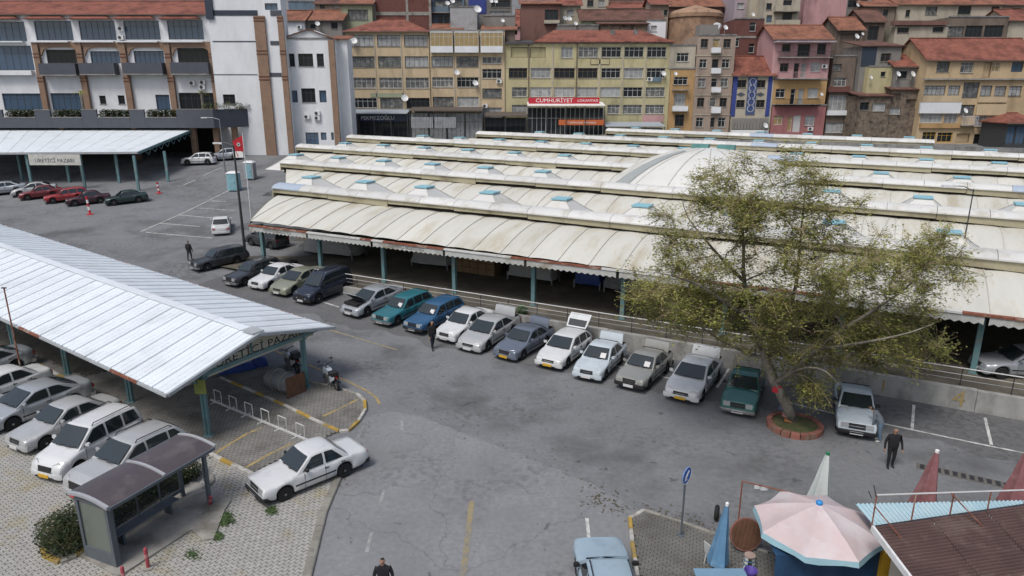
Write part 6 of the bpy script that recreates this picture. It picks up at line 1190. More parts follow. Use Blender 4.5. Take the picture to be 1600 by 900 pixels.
def bush(name, label, pts, rad, n, m, seed, cat='hedge', sz=.09, stem=True):
    rnd = random.Random(seed); o = thing(name, label, cat, pts[0]); mm = M(); st_ = M()
    for i in range(n):
        k = rnd.randrange(len(pts)); c = pts[k]; r = rad[k]; d = Vector((rnd.gauss(0, 1), rnd.gauss(0, 1), rnd.gauss(0, 1))).normalized()*r*rnd.uniform(.55, 1.05); d.z *= .95
        p = c + Vector((0, 0, r*.75)) + d
        if p.z < c.z + .03: continue
        leaf(mm, p, sz*rnd.uniform(.6, 1.4), rnd)
    mm.build('foliage', m, o, world=True)
    for c, r in zip(pts, rad):
        for j in range(7): a = rnd.uniform(0, 6.28); st_.tube(c, c + Vector((math.cos(a)*r*.6, math.sin(a)*r*.6, r*rnd.uniform(.7, 1.4))), .02, .008, 5)
    st_.build('stems', TWIG, o, world=True)['kind'] = 'stuff'; return o
hp = [(105, 862), (125, 850), (92, 848), (140, 835), (165, 818), (190, 802), (215, 786), (240, 772), (268, 760), (292, 750)]
bush('hedge', 'dark green and straw coloured hedge behind the bus shelter', [G(*p) for p in hp], [.75, .8, .65, .85, .75, .72, .7, .7, .7, .6], 14000, HLEAF, 5)
for px, r, lab in (((95, 798 + 2), .12, 'weed tuft'),): pass
gr = M(); rnd = random.Random(4)
for cx, cy, w_, n_ in ((352, 812, 14, 260), (338, 838, 10, 200), (322, 800, 8, 90), (424, 798, 9, 120), (745, 488, 0, 0), (300, 868, 12, 60)):
    for i in range(n_):
        p = G(cx + rnd.gauss(0, w_*.5), cy + rnd.gauss(0, w_*.35), .06); leaf(gr, p + Vector((0, 0, rnd.uniform(0, .06))), .1, rnd)
gr.build('grass', mat('weed_green', (.05, .085, .025), .8, .3, 3))['kind'] = 'stuff'
pb = [K(-5.9, WALL_T + .4, FLOOR)]; bush('potted_weeds', 'small bright green plant growing by a market post', pb, [.35], 500, mat('bright_leaf', (.05, .13, .04), .7, .3, 2), 8, 'plant')
# ------------------------------------------------------------------ the big tree
TY = 27.8; TB = G(1240, 661)
tree = thing('plane_tree', 'large spreading tree with sparse olive spring leaves in a round planter', 'tree', TB)
rnd = random.Random(21)
def tp(x, y, dy=0.0): return F(x, y, TY + dy)
nodes = []; limb = M()
def stem(pts, r0, r1, name=None):
    q = M(); P_ = [Vector(p) for p in pts]; fine = []
    for i in range(len(P_) - 1):
        a, b = P_[i], P_[i+1]; k = max(2, int((b - a).length/.5)); p0 = P_[max(0, i-1)]; p3 = P_[min(len(P_)-1, i+2)]
        for j in range(k):
            t = j/k; fine.append(.5*((2*a) + (b - p0)*t + (2*p0 - 5*a + 4*b - p3)*t*t + (3*a - p0 - 3*b + p3)*t**3))
    fine.append(P_[-1]); n = len(fine); rings = []
    for i, p in enumerate(fine):
        d = (fine[min(n-1, i+1)] - fine[max(0, i-1)]).normalized(); x = d.cross(Vector((0, 1, .2))).normalized(); y = x.cross(d); r = r0 + (r1 - r0)*i/(n-1)
        rings.append([p + (x*math.cos(a) + y*math.sin(a))*r*(1 + .08*math.sin(3*a + i)) for a in [kk*math.pi/4 for kk in range(8)]])
        nodes.append((p, r))
    q.loft(rings); q.build(name or 'limb', BARK, tree, 60, world=True)
base = [TB - Vector((0, 0, .15)), tp(1228, 630), tp(1210, 598), tp(1196, 560, .3)]
stem(base, .27, .19, 'trunk')
del nodes[:4]
J = base[-1]
stem([J, tp(1178, 505, .2), tp(1163, 440, .3), tp(1162, 380, .2), tp(1158, 330, 0), tp(1152, 285, -.3)], .15, .015)
stem([J, tp(1222, 510, 1.2), tp(1243, 450, 1.8), tp(1250, 380, 1.6), tp(1256, 320, 1.4), tp(1260, 270, 1.2)], .13, .015)
stem([tp(1210, 598), tp(1235, 582, -.6), tp(1275, 545, -1.2), tp(1340, 500, -1.5), tp(1410, 455, -1.2), tp(1450, 415, -.8)], .12, .015)
stem([J, tp(1240, 520, 2.6), tp(1300, 460, 3.6), tp(1350, 400, 4), tp(1375, 370, 4)], .1, .015)
stem([tp(1178, 505, .2), tp(1130, 470, -1.5), tp(1080, 440, -2.2), tp(1025, 425, -2.4)], .11, .02)
stem([tp(1163, 440, .3), tp(1115, 390, 1.6), tp(1075, 340, 2.4), tp(1066, 310, 2.4)], .08, .012)
stem([tp(1196, 560, .3), tp(1140, 540, 1.5), tp(1080, 500, 2.6), tp(1030, 470, 3)], .08, .012)
stem([tp(1235, 582, -.6), tp(1262, 574, -1.8), tp(1290, 580, -2.4), tp(1310, 600, -2.8)], .06, .012)
stem([tp(1275, 545, -1.2), tp(1350, 535, -2.4), tp(1420, 520, -2.8), tp(1460, 505, -2.6)], .07, .012)
# crown regions in the view: centre, half sizes, depth half size, share
REG = [(1150, 295, 66, 62, 2.2, 30), (1258, 295, 50, 62, 2.2, 23), (1110, 350, 85, 55, 3, 34), (1220, 370, 100, 60, 3.5, 36), (1055, 415, 70, 46, 3, 24), (1180, 440, 120, 55, 4, 34), (1300, 425, 90, 60, 4, 36), (1410, 400, 85, 42, 3, 32), (1465, 395, 46, 32, 2, 12), (1055, 478, 62, 40, 3, 24), (1155, 495, 105, 46, 3.5, 40), (1290, 515, 110, 58, 3.5, 42), (1400, 490, 80, 55, 3, 24), (1450, 530, 40, 35, 2, 9), (1262, 585, 45, 34, 1.5, 13), (1340, 545, 80, 34, 2.5, 22), (1005, 445, 22, 40, 1.5, 4), (1150, 530, 50, 22, 2, 5), (1425, 545, 40, 32, 1.5, 8), (1325, 355, 55, 45, 2.5, 12), (1475, 430, 42, 40, 2, 9), (1370, 440, 60, 40, 2.5, 12), (1205, 310, 55, 55, 2, 14), (1008, 475, 24, 35, 1.5, 6), (1380, 525, 60, 36, 2, 12), (1225, 560, 50, 26, 1.5, 10), (1100, 290, 40, 40, 1.5, 5)]
crown = M(); crown_y = M(); seeds = M(); tw = M(); br = M()
for cx, cy, rx, ry, rd, cnt in REG:
    for i in range(int(cnt*.92)):
        while True:
            a, b, c = rnd.uniform(-1, 1), rnd.uniform(-1, 1), rnd.uniform(-1, 1)
            if a*a + b*b + c*c < 1: break
        p = tp(cx + a*rx, cy + b*ry, c*rd); best = min(nodes, key=lambda q: (q[0] - p).length + (2.0 if q[0].z > p.z + .4 else 0))
        s0 = best[0]; L_ = (p - s0).length; pr_ = s0; k = 4
        for j in range(1, k + 1):
            t = j/k; q = s0.lerp(p, t) + Vector((rnd.uniform(-.1, .1)*L_, rnd.uniform(-.1, .1)*L_, math.sin(t*math.pi)*.1*L_)); r_ = max(.008, min(best[1]*.5, .05)*(1 - t*.8))
            br.tube(pr_, q, max(.01, min(best[1]*.5, .05)*(1 - (t - 1/k)*.8)), r_, 5, False); pr_ = q
            if j > 1: nodes.append((q, r_))
        low = cy > 570
        for t_i in range(16):
            d = Vector((rnd.gauss(0, 1), rnd.gauss(0, 1), rnd.gauss(.25, .8) if not low else rnd.gauss(-.7, .6))).normalized(); ln = rnd.uniform(.45, 1.15); e = pr_ + d*ln; e.z -= ln*.12
            m_ = pr_.lerp(e, .5) + Vector((rnd.uniform(-.06, .06), rnd.uniform(-.06, .06), .05)); tw.tube(pr_, m_, .009, .006, 3, False); tw.tube(m_, e, .006, .003, 3, False)
            nl = rnd.randrange(9, 22); kind = rnd.random()
            for l in range(nl):
                t = rnd.uniform(.15, 1.05); q = pr_.lerp(e, t) + Vector((rnd.gauss(0, .085), rnd.gauss(0, .085), rnd.gauss(0, .085)))
                if kind < .52: leaf(crown, q, rnd.uniform(.07, .15), rnd)
                elif kind < .80: leaf(crown_y, q, rnd.uniform(.07, .15), rnd)
                elif l % 2: leaf(seeds, q, rnd.uniform(.05, .10), rnd)
br.build('branches', BARK, tree, world=True)['kind'] = 'stuff'; tw.build('twigs', TWIG, tree, world=True)['kind'] = 'stuff'
crown.build('crown', LEAF, tree, world=True); crown_y.build('young_leaves', LEAF_Y, tree, world=True); seeds.build('seed_clusters', SEED, tree, world=True)
# posters on the trunk
for i, (z_, m_) in enumerate(((.75, mat('poster_pink', (.3, .13, .14), .7)), (1.15, mat('poster_blue', (.06, .08, .14), .7)), (2.15, SIGNR), (.45, mat('poster_orange', (.34, .14, .05), .7)))):
    t = z_/2.5; c = base[0].lerp(base[2], min(1, (z_ + .15)/2.55)); q = M(); rr_ = .36 - .03*z_
    q.loft([[c + Vector((rr_*math.cos(a), rr_*math.sin(a), -.14 + .0)) for a in [-2.5 + .25*kk for kk in range(7)]], [c + Vector((rr_*math.cos(a) - .03, rr_*math.sin(a), .16)) for a in [-2.5 + .25*kk for kk in range(7)]]], False, False); q.build('poster', m_, tree, world=True)
ring = thing('tree_planter', 'round planter of worn red kerb blocks around the tree trunk', 'planter', G(1241, 668)); RB = mat('red_block', (.24, .1, .075), .9, .25, 3, (.2, .17, .13), .4, 2, orand=.2)
for i in range(18):
    a0, a1 = 2*math.pi*i/18 + .02, 2*math.pi*(i+1)/18 - .02; q = M(); ri, ro = .98, 1.2
    q.hexa([(ri*math.cos(a0), ri*math.sin(a0), 0), (ro*math.cos(a0), ro*math.sin(a0), 0), (ro*math.cos(a1), ro*math.sin(a1), 0), (ri*math.cos(a1), ri*math.sin(a1), 0)], [(ri*math.cos(a0), ri*math.sin(a0), .26), (ro*math.cos(a0), ro*math.sin(a0), .24), (ro*math.cos(a1), ro*math.sin(a1), .24), (ri*math.cos(a1), ri*math.sin(a1), .26)]); q.build('block', RB, ring)
q = M(); q.lathe([(1.0, .0), (1.0, .17), (.5, .22), (.02, .23)], 24); q.build('soil', mat('planter_soil', (.09, .085, .04), .95, .3, 3, (.05, .075, .025), .5, 2), ring, 60)
# ------------------------------------------------------------------ bikes, racks, bundles
def torus(mm, R, r, c, n=20, k=8):
    rings = []
    for i in range(n + 1):
        a = 2*math.pi*i/n; rings.append([(c[0] + (R + r*math.cos(b))*math.cos(a), c[1] + r*math.sin(b), c[2] + (R + r*math.cos(b))*math.sin(a)) for b in [2*math.pi*j/k for j in range(k)]])
    mm.loft(rings, True, False)
def motorbike(label, px, deg, col, box):
    o = thing('motorbike', label, 'motorbike', G(*px), math.radians(deg), 'motorbikes beside the near canopy')
    for x in (.62, -.62):
        q = M(); torus(q, .25, .055, (x, 0, .3)); w_ = q.build('wheel', BLACK, o, 50); q = M(); q.lathe([(.2, -.02), (.21, 0), (.2, .02)], 14, (x, 0, .3), 'y')
        for a in range(6): q.beam((x, 0, .3), (x + .2*math.cos(a*1.047), 0, .3 + .2*math.sin(a*1.047)), .02, .02)
        q.lathe([(.06, -.06), (.06, .06)], 10, (x, 0, .3), 'y'); q.build('rim', RIM, w_)
    q = M(); q.pipe([(.62, .07, .3), (.42, .07, .85)], .025); q.pipe([(.62, -.07, .3), (.42, -.07, .85)], .025); q.build('fork', STEEL, o)
    q = M(); q.loft([[(.66 - .3*math.sin(a) if False else .62 + .33*math.cos(a), y, .3 + .33*math.sin(a)) for y in (-.07, .07)] for a in [.5 + i*.25 for i in range(8)]], False, False); q.build('front_mudguard', col, o, 40)
    q = M(); q.loft([[(.32, y*.1, .72 + z*.08) for y, z in ((-1, -1), (1, -1), (1, 1), (-1, 1))], [(.1, y*.15, .76 + z*.13) for y, z in ((-1, -1), (1, -1), (.8, 1), (-.8, 1))], [(-.15, y*.1, .74 + z*.08) for y, z in ((-1, -1), (1, -1), (1, 1), (-1, 1))]]); q.build('fuel_tank', col, o, 50)
    q = M(); q.loft([[(-.1, y*.11, .77 + z*.05) for y, z in ((-1, -1), (1, -1), (1, 1), (-1, 1))], [(-.4, y*.2, .78 + z*.09) for y, z in ((-1, -1), (1, -1), (1, 1), (-1, 1))], [(-.8, y*.15, .87 + z*.08) for y, z in ((-1, -1), (1, -1), (1, 1), (-1, 1))]]); q.build('seat', TRIM, o, 50)
    q = M(); q.box(-.28, .3, -.17, .17, .2, .62); q.lathe([(.11, -.17), (.11, .17)], 10, (.05, 0, .38), 'y'); q.build('engine', RIM_D, o)
    q = M(); q.pipe([(.42, 0, .85), (.1, 0, .6), (.0, 0, .3), (-.3, 0, .35), (-.62, .08, .3)], .03); q.pipe([(-.1, 0, .7), (-.62, .1, .32)], .025); q.pipe([(-.3, -.1, .35), (-.8, -.14, .42)], .045); q.build('frame', DARKM, o)
    q = M(); q.pipe([(.3, .36, 1.02), (.38, .15, .98), (.42, 0, .9), (.38, -.15, .98), (.3, -.36, 1.02)], .018); q.build('handlebar', DARKM, o)
    for s in (-1, 1): q = M(); q.pipe([(.34, s*.25, 1.0), (.34, s*.3, 1.18)], .008); q.box(.33, .36, s*.3 - .06, s*.3 + .06, 1.16, 1.24); q.build('mirror', DARKM, o)
    q = M(); q.lathe([(.09, 0), (.1, .05), (.06, .12)], 12, (.5, 0, .84), 'x'); q.build('headlight', LAMP, o, 40)
    q = M(); q.box(-.86, -.82, -.05, .05, .68, .75); q.build('tail_light', TAIL, o)
    q = M(); q.pipe([(-.05, .12, .3), (-.05, .3, .02)], .015); q.build('kickstand', STEEL, o)
    if box: q = M(); q.box(-1.0, -.62, -.18, .18, .9, 1.18); q.build('rear_box', box, o)
    q = M(); q.loft([[(.44, y*.17, .42), (.40, y*.14, .5)] if False else [(.46, y, .35) for y in (-.1, .1)], [(.36, y, .62) for y in (-.2, .2)], [(.40, y, .86) for y in (-.13, .13)]], False, False); q.build('leg_shield', col, o, 40)
    for s in (-1, 1): q = M(); q.loft([[(-.2, s*.13, .5), (-.2, s*.13, .72)], [(-.5, s*.22, .42), (-.5, s*.2, .76)], [(-.85, s*.1, .68), (-.85, s*.1, .8)]], False, False); q.build('side_panel', col if s > 0 else TRIM, o, 40)
    o.scale = (1.12,)*3; o.rotation_euler[0] = math.radians(-6); return o
motorbike('white and black motorbike with a rear box on the road side of the teal post', (519, 603), 125, p_white2, None)
motorbike('white and black scooter parked behind the tarped bundle', (458, 577), 128, p_white, DARKM)
rk = thing('bike_rack', 'white tube bicycle rack of square hoops along the paved kerb', 'bike rack', G(330, 628)); a, b = G(330, 628), G(484, 693); d = b - a; L = d.length; d.normalize()
q = M(); q.beam(a + Vector((0, 0, .12)), b + Vector((0, 0, .12)), .08, .08); q.build('base_rail', RAILW, rk, world=True)
for i in range(6):
    p = a + d*(.35 + i*(L-.7)/5.4); nrm = Vector((-d.y, d.x, 0)); q = M(); e = p + d*.55; up = Vector((0, 0, .75)); lo = Vector((0, 0, .12)); q.pipe([p + lo, p + up, e + up, e + lo], .022, 6); q.build('hoop', RAILW, rk, world=True); q = M(); q.beam(p - nrm*.25 + lo*.6, p + nrm*.25 + lo*.6, .06, .05); q.build('foot', RAILW, rk, world=True)
TARP = mat('grey_tarp', (.17, .18, .185), .6, .2, 2.5, (.25, .26, .26), .4, 3, bump=.6, bscale=8); BTARP = mat('blue_tarp', (.02, .05, .22), .5, .25, 3, bump=.6, bscale=8)
def lumpy(mm, c, sz, seed, n=14, k=8, rz=0.0, flat=.0, mx=None):
    r_ = random.Random(seed); rings = []; ca, sa = math.cos(rz), math.sin(rz)
    for i in range(k + 1):
        f = i/k; ang = f*math.pi/2*1.0; rr = math.cos(ang)**.45 if f < 1 else .02; ring_ = []
        for j in range(n):
            a = 2*math.pi*j/n; sq_ = 1/max(abs(math.cos(a)), abs(math.sin(a)))**.6; x = sz[0]/2*rr*math.cos(a)*sq_*.9 + r_.uniform(-.05, .05)*sz[0]*.5*rr; y = sz[1]/2*rr*math.sin(a)*sq_*.9 + r_.uniform(-.05, .05)*sz[1]*.5*rr
            ring_.append((c[0] + x*ca - y*sa, c[1] + x*sa + y*ca, c[2] + sz[2]*math.sin(ang) + r_.uniform(-.03, .03)*sz[2]))
        rings.append(ring_)
    mm.loft(rings, True, True); return mm
bd = thing('tarped_bundle', 'grey tarp roll with a brown wooden end beside the canopy post', 'bundle', G(445, 612), math.atan2(WDIR.y, WDIR.x) + math.pi)
q = M(); rings = []
for i in range(9):
    x = -.9 + 1.75*i/8; rings.append([(x, .52*math.cos(a)*(1 + .06*math.sin(i*2 + a*3)), .55 + .5*math.sin(a)*(1 + .05*math.cos(i*3 + a*2))) for a in [kk*math.pi/7 for kk in range(14)]])
q.loft(rings); q.build('tarp', TARP, bd, 50); q = M(); q.box(.86, .93, -.55, .55, .02, 1.1); q.build('wooden_end', WOOD, bd)
for x in (-.4, .3): q = M(); torus(q, .56, .02, (0, 0, 0), 16, 5); q.xform(Matrix.Translation((x, 0, .55)) @ Matrix.Rotation(math.pi/2, 4, 'Z')); q.build('rope', mat('rope', (.3, .28, .22), .8), bd)
bt = thing('blue_tarp', 'crumpled blue tarpaulin heap under the gable of the near canopy', 'tarpaulin', G(372, 580)); q = M(); lumpy(q, (0, 0, 0), (2.2, .8, .45), 3, 16, 6, .55); lumpy(q, (.9, .7, 0), (1.0, .7, .55), 5, 12, 6, .3); q.build('heap', BTARP, bt, 50)
# goods in the hall
CARD = mat('crate_wood', (.2, .13, .07), .85, .25, 3)
def stall(label, s, t, sz, m, seed):
    p = K(s, t, hall_floor(t)); o = thing('covered_stall', label, 'market stall', p, math.atan2(UY, UX), 'covered stalls in the market hall'); q = M(); lumpy(q, (0, 0, .35), sz, seed, 16, 6); q.build('cover', m, o, 50)
    for x in (-.4, .4):
        for y in (-.35, .35): q = M(); q.box(x*sz[0]-.05, x*sz[0]+.05, y*sz[1]-.05, y*sz[1]+.05, 0, .6); q.build('leg', STEEL, o)
LT = mat('pale_tarp', (.3, .3, .29), .7, .15, 2, bump=.5, bscale=6)
stall('large pale tarped stall at the left end of the market hall', -27.3, 5.0, (6.5, 2.6, 1.5), LT, 1); stall('pale tarped stall behind the third market post', -17.6, 5.6, (4.2, 2.0, 1.3), LT, 2); stall('grey tarped stall in the middle of the dark hall', -8.8, 5.6, (4.5, 2.0, 1.4), LT, 4); stall('blue tarped stall behind the fifth market post', -4.4, 5.8, (2.4, 1.8, 1.2), BTARP, 6); stall('grey tarped stall beside the tree edge in the hall', -1.4, 5.8, (4.2, 2, 1.3), TARP, 7)
for s, t, lab in ((-13.6, 5.6, 'stack of wooden crates in the shade of the market hall'), (2.4, 6.0, 'yellowish crates half hidden by the tree in the hall')):
    o = thing('crate_stack', lab, 'crates', K(s, t, hall_floor(t)), math.atan2(UY, UX))
    for i in range(5):
        for j in range(3): q = M(); q.box(-1.8 + i*.72, -1.8 + i*.72 + .68, -.5, .5, j*.46, j*.46 + .43); q.build('crate', CARD if s < 0 else mat('crate_yellow', (.3, .2, .05), .8), o)
for s, lab in ((-29.9, 'loose tyre lying at the left market corner'), (-28.4, 'loose tyre beside the pale tarped stall')):
    p = K(s - .8 if s < -29 else s, -.9 if s < -29 else 1.2, FLOOR); o = tag(M().build('tyre', BLACK) if False else bpy.data.objects.new('tyre', None), lab, 'tyre') if False else None
    q = M(); torus(q, .27, .1, (0, 0, .1)); q.xform(Matrix.Rotation(math.pi/2, 4, 'X')); o = q.build('tyre', BLACK, None, 50); o.location = p + Vector((0, 0, .12)); tag(o, lab, 'tyre')
# ------------------------------------------------------------------ sign post, cafe corner
sp = thing('traffic_sign', 'round blue traffic sign with a white arrow on a slim pole', 'traffic sign', G(1064, 836, .09)); q = M(); q.tube((0, 0, 0), (0, 0, 2.5), .035, n=8); q.build('pole', SHM, sp); q = M(); q.lathe([(.14, 0), (.14, .015), (.05, .03)], 10); q.build('base_plate', SHM, sp)
fd = Vector((.75, -.66, 0)).normalized(); ra = math.atan2(fd.y, fd.x)
def onsign(q, nm, m, off): q.xform(Matrix.Translation((0, 0, 2.28)) @ Matrix.Rotation(ra, 4, 'Z') @ Matrix.Translation((off, 0, 0))); return q.build(nm, m, sp)
q = M(); q.lathe([(.31, .0), (.31, .02), (.01, .02)], 24, axis='x'); onsign(q, 'disc', mat('sign_blue', (.01, .11, .42), .4, .04), .03); q = M(); q.lathe([(.31, .0), (.31, .006), (.285, .006), (.285, 0)], 24, axis='x', caps=False); onsign(q, 'rim', SIGNW, .052)
q = M(); q.beam((0, .13, .13), (0, -.08, -.08), .012, .07, (0, 1, -1)); q.poly((.006, -.16, -.16), (.006, -.16, .04), (.006, .04, -.16)); onsign(q, 'arrow', SIGNW, .06)
def parasol_closed(label, px_base, z0, h, r, m, cap, cat='parasol', pole_m=STEEL, lean=(0, 0)):
    b_ = P(*px_base, z0); o = thing('closed_parasol', label, cat, (b_.x, b_.y, 0.09), 0, 'closed parasols at the cafe corner'); q = M(); rings = []; n = 20
    for f, k in ((0, 1.0), (.02, 1.0), (.25, .78), (.5, .56), (.75, .38), (.93, .22), (1, .16)):
        rings.append([(r*k*math.cos(a)*(1 + .17*math.cos(a*5)), r*k*math.sin(a)*(1 + .17*math.cos(a*5)), z0 - .09 + h*f + (.08*math.cos(a*5) if f == 0 else 0)) for a in [2*math.pi*i/n for i in range(n)]])
    q.loft(rings); q.build('folded_canopy', m, o, 60); q = M(); q.lathe([(r*.17, z0 - .09 + h), (r*.17, z0 + h), (.02, z0 + h + .03)], 10); q.build('cap', cap, o, 40); q = M(); q.tube((0, 0, 0), (0, 0, z0 + .3), .03, n=8); q.build('pole', pole_m, o); q = M(); q.lathe([(.28, 0), (.28, .08), (.06, .14)], 14); q.build('base', CONC_G, o)
    o.rotation_euler = (lean[0], lean[1], 0); return o
LBLUE = mat('parasol_blue', (.10, .215, .34), .8, .12, 2, (.15, .27, .38), .4, 2); MAROON = mat('parasol_maroon', (.23, .10, .105), .8, .15, 2, (.30, .15, .15), .4, 2.5); PWHITE = mat('parasol_white', (.50, .54, .52), .8, .08, 2)
parasol_closed('closed pale blue parasol leaning at the paved corner', (1119, 880), .7, 2.0, .30, LBLUE, SIGNW, lean=(0, .06))
parasol_closed('closed white parasol with a green tip behind the pink parasol', (1276, 790), .8, 1.95, .38, PWHITE, mat('cap_green', (.02, .16, .07), .6), lean=(0, .05))
parasol_closed('closed maroon parasol nearer the pink parasol', (1440, 793), .8, 2.1, .40, MAROON, SIGNW, lean=(0, .06)); parasol_closed('closed maroon parasol at the picture edge', (1580, 790), .8, 2.15, .42, MAROON, SIGNW, lean=(0, .06))
pk = thing('open_parasol', 'large open faded pink parasol with pale blue edge', 'parasol', (*P(1280, 788, 2.75).xy, .09)); PINK = mat('parasol_pink', (.50, .41, .41), .8, .08, 1.2, (.54, .50, .51), .6, .8, orand=.06); PKE = mat('parasol_edge', (.27, .44, .50), .8, .06)
R8 = [(math.cos(2*math.pi*(i + .3)/8), math.sin(2*math.pi*(i + .3)/8)) for i in range(9)]; RP = 1.8
for i in range(8):
    a, b = R8[i], R8[i+1]; q = M(); rows = []
    for f, z_ in ((.03, 2.68), (.35, 2.50), (.7, 2.27), (1.0, 2.0)):
        row = []
        for k in range(5):
            t = k/4; x = a[0] + (b[0]-a[0])*t; y = a[1] + (b[1]-a[1])*t; sag = math.sin(t*math.pi)*.05*f; row.append((x*RP*f*(1 - .04*math.sin(t*math.pi)*f), y*RP*f*(1 - .04*math.sin(t*math.pi)*f), z_ - sag))
        rows.append(row)
    q.loft(rows, False, False); q.build('canopy_panel', PINK, pk, 60)
    q = M(); lo = [(x*1.02, y*1.02, z - .17 - .03*math.sin(k*1.57)) for k, (x, y, z) in enumerate(rows[-1])]; q.loft([rows[-1], lo], False, False); q.build('edge_flap', PKE, pk, 60)
    q = M(); q.tube((0, 0, 2.6), (a[0]*RP, a[1]*RP, 1.97), .012, n=5); q.build('rib', STEEL, pk)
q = M(); q.lathe([(.09, 2.66), (.1, 2.74), (.03, 2.8)], 10); q.build('cap', mat('cap_blue', (.02, .2, .5), .5), pk); q = M(); q.tube((0, 0, 0), (0, 0, 2.66), .03, n=8); q.build('pole', STEEL, pk); q = M(); q.lathe([(.3, 0), (.3, .1), (.06, .16)], 14); q.build('base', CONC_G, pk)
# stall under the parasol: dark blue sheet and yellow side
st_ = thing('market_stall', 'dark blue sheeted stall with a yellow side under the pink parasol', 'market stall', (*P(1300, 905, 1.6).xy, .09)); l0 = st_.location
q = M(); a, b = P(1212, 868, 1.75), P(1378, 862, 1.75); n_ = 14; top = [a.lerp(b, i/n_) for i in range(n_+1)]; bot = [p + Vector((0, -.1 - .08*math.sin(i*1.7), -1.6)) for i, p in enumerate(top)]; q.loft([[p + Vector((0, 1.2, .1)) for p in top], top, bot], False, False); q.build('sheet', mat('navy_sheet', (.015, .05, .11), .6, .2, 1.5, bump=.4, bscale=6), st_, 50, world=True)
q = M(); a, b = P(1379, 866, 1.75), P(1396, 868, 1.75); q.hexa([a - Vector((0, 0, 1.6)), b - Vector((0, 0, 1.6)), b + Vector((0, .8, -1.6)), a + Vector((0, .8, -1.6))], [a, b, b + Vector((0, .8, 0)), a + Vector((0, .8, 0))]); q.build('yellow_side', mat('panel_yellow', (.45, .27, .02), .6, .1), st_, world=True)
tb = thing('plastic_table', 'pale blue table edge at the lower picture border', 'table', (*P(1122, 905, .75).xy, .09)); a = P(1083, 888, .78); b = P(1162, 888, .78); q = M(); q.hexa([a - Vector((0, .8, .04)), b - Vector((0, .8, .04)), b - Vector((0, 0, .04)), a - Vector((0, 0, .04))], [a - Vector((0, .8, 0)), b - Vector((0, .8, 0)), b, a]); q.build('table_top', mat('table_blue', (.17, .28, .38), .5, .08), tb, world=True)
for p in (a + Vector((.08, -.08, -.04)), b + Vector((-.08, -.08, -.04)), a + Vector((.08, -.72, -.04)), b + Vector((-.08, -.72, -.04))): q = M(); q.tube(p, p - Vector((0, 0, .65)), .025, n=6); q.build('leg', WHITE, tb, world=True)
bl = thing('purple_bowl', 'purple plastic bowl beside the pale blue table', 'bowl', (*P(1173, 893, .75).xy, .09)); q = M(); q.lathe([(.1, .5), (.17, .55), (.2, .72), (.19, .72), (.09, .55)], 14); q.build('bowl', mat('purple_plastic', (.09, .06, .28), .4), bl, 50); q = M(); q.lathe([(.14, 0), (.11, .5)], 10); q.build('stand', DARKM, bl)
ch = thing('plastic_chair', 'white plastic chair behind the closed blue parasol', 'chair', G(1116, 884, .09), .5); WP = mat('white_plastic', (.55, .56, .55), .4, .05)
q = M(); q.box(-.22, .22, -.22, .22, .42, .46); q.build('seat', WP, ch); q = M(); q.loft([[(-.24, -.22, .46), (-.2, -.22, .46), (-.2, .22, .46), (-.24, .22, .46)], [(-.34, -.2, .9), (-.31, -.2, .9), (-.31, .2, .9), (-.34, .2, .9)]]); q.build('backrest', WP, ch)
for x in (-.19, .19):
    for y in (-.19, .19): q = M(); q.tube((x, y, .42), (x*1.15, y*1.15, 0), .022, .018, 6); q.build('leg', WP, ch)
so_ = thing('plastic_stool', 'blue and white plastic stool beside the round table top', 'stool', G(1170, 886, .09)); q = M(); q.lathe([(.17, .42), (.17, .45), (.02, .45)], 14); q.build('seat', mat('stool_seat', (.34, .26, .22), .5), so_)
for i in range(4): a = i*math.pi/2 + .6; q = M(); q.loft([[(.15*math.cos(a + s_), .15*math.sin(a + s_), .42) for s_ in (-.35, .35)] + [(.12*math.cos(a + s_), .12*math.sin(a + s_), .42) for s_ in (.35, -.35)], [(.21*math.cos(a + s_), .21*math.sin(a + s_), 0) for s_ in (-.3, .3)] + [(.18*math.cos(a + s_), .18*math.sin(a + s_), 0) for s_ in (.3, -.3)]]); q.build('leg', WP, so_)
q = M(); q.lathe([(.2, .14), (.2, .19)], 12, caps=False); q.lathe([(.18, .28), (.18, .32)], 12, caps=False); q.build('stretcher', mat('stool_blue', (.08, .2, .32), .5), so_)
rt = thing('round_table', 'round dark wooden table top tipped on its edge by the pink parasol', 'table', G(1163, 858, .09)); RX = Matrix.Translation((0, 0, .56)) @ Matrix.Rotation(math.radians(16), 4, 'Y') @ Matrix.Rotation(math.radians(-18), 4, 'X')
for i in range(7):
    y0, y1 = -.5 + i/7, -.5 + (i+1)/7; y0 = max(y0, -.499); h0, h1 = math.sqrt(.252 - y0*y0), math.sqrt(max(.0005, .252 - min(y1, .5)**2)); q = M(); q.prism([(y0 + .006, -h0), (y1 - .006, -h1), (y1 - .006, h1), (y0 + .006, h0)], -.02, .02); q.xform(RX @ Matrix.Rotation(math.pi/2, 4, 'X')); q.build('plank', WOOD, rt)
q = M(); q.lathe([(.5, -.03), (.54, -.03), (.54, .03), (.5, .03)], 28, caps=False); q.xform(RX @ Matrix.Rotation(math.pi/2, 4, 'X')); q.build('rim', mat('rim_red', (.22, .1, .08), .7), rt)
ty_ = M(); torus(ty_, .2, .08, (0, 0, .28)); o = ty_.build('tyre', BLACK, None, 50); o.location = G(1119, 812); o.rotation_euler = (0, 0, 1.2); tag(o, 'small black tyre standing upright behind the blue parasol', 'tyre')
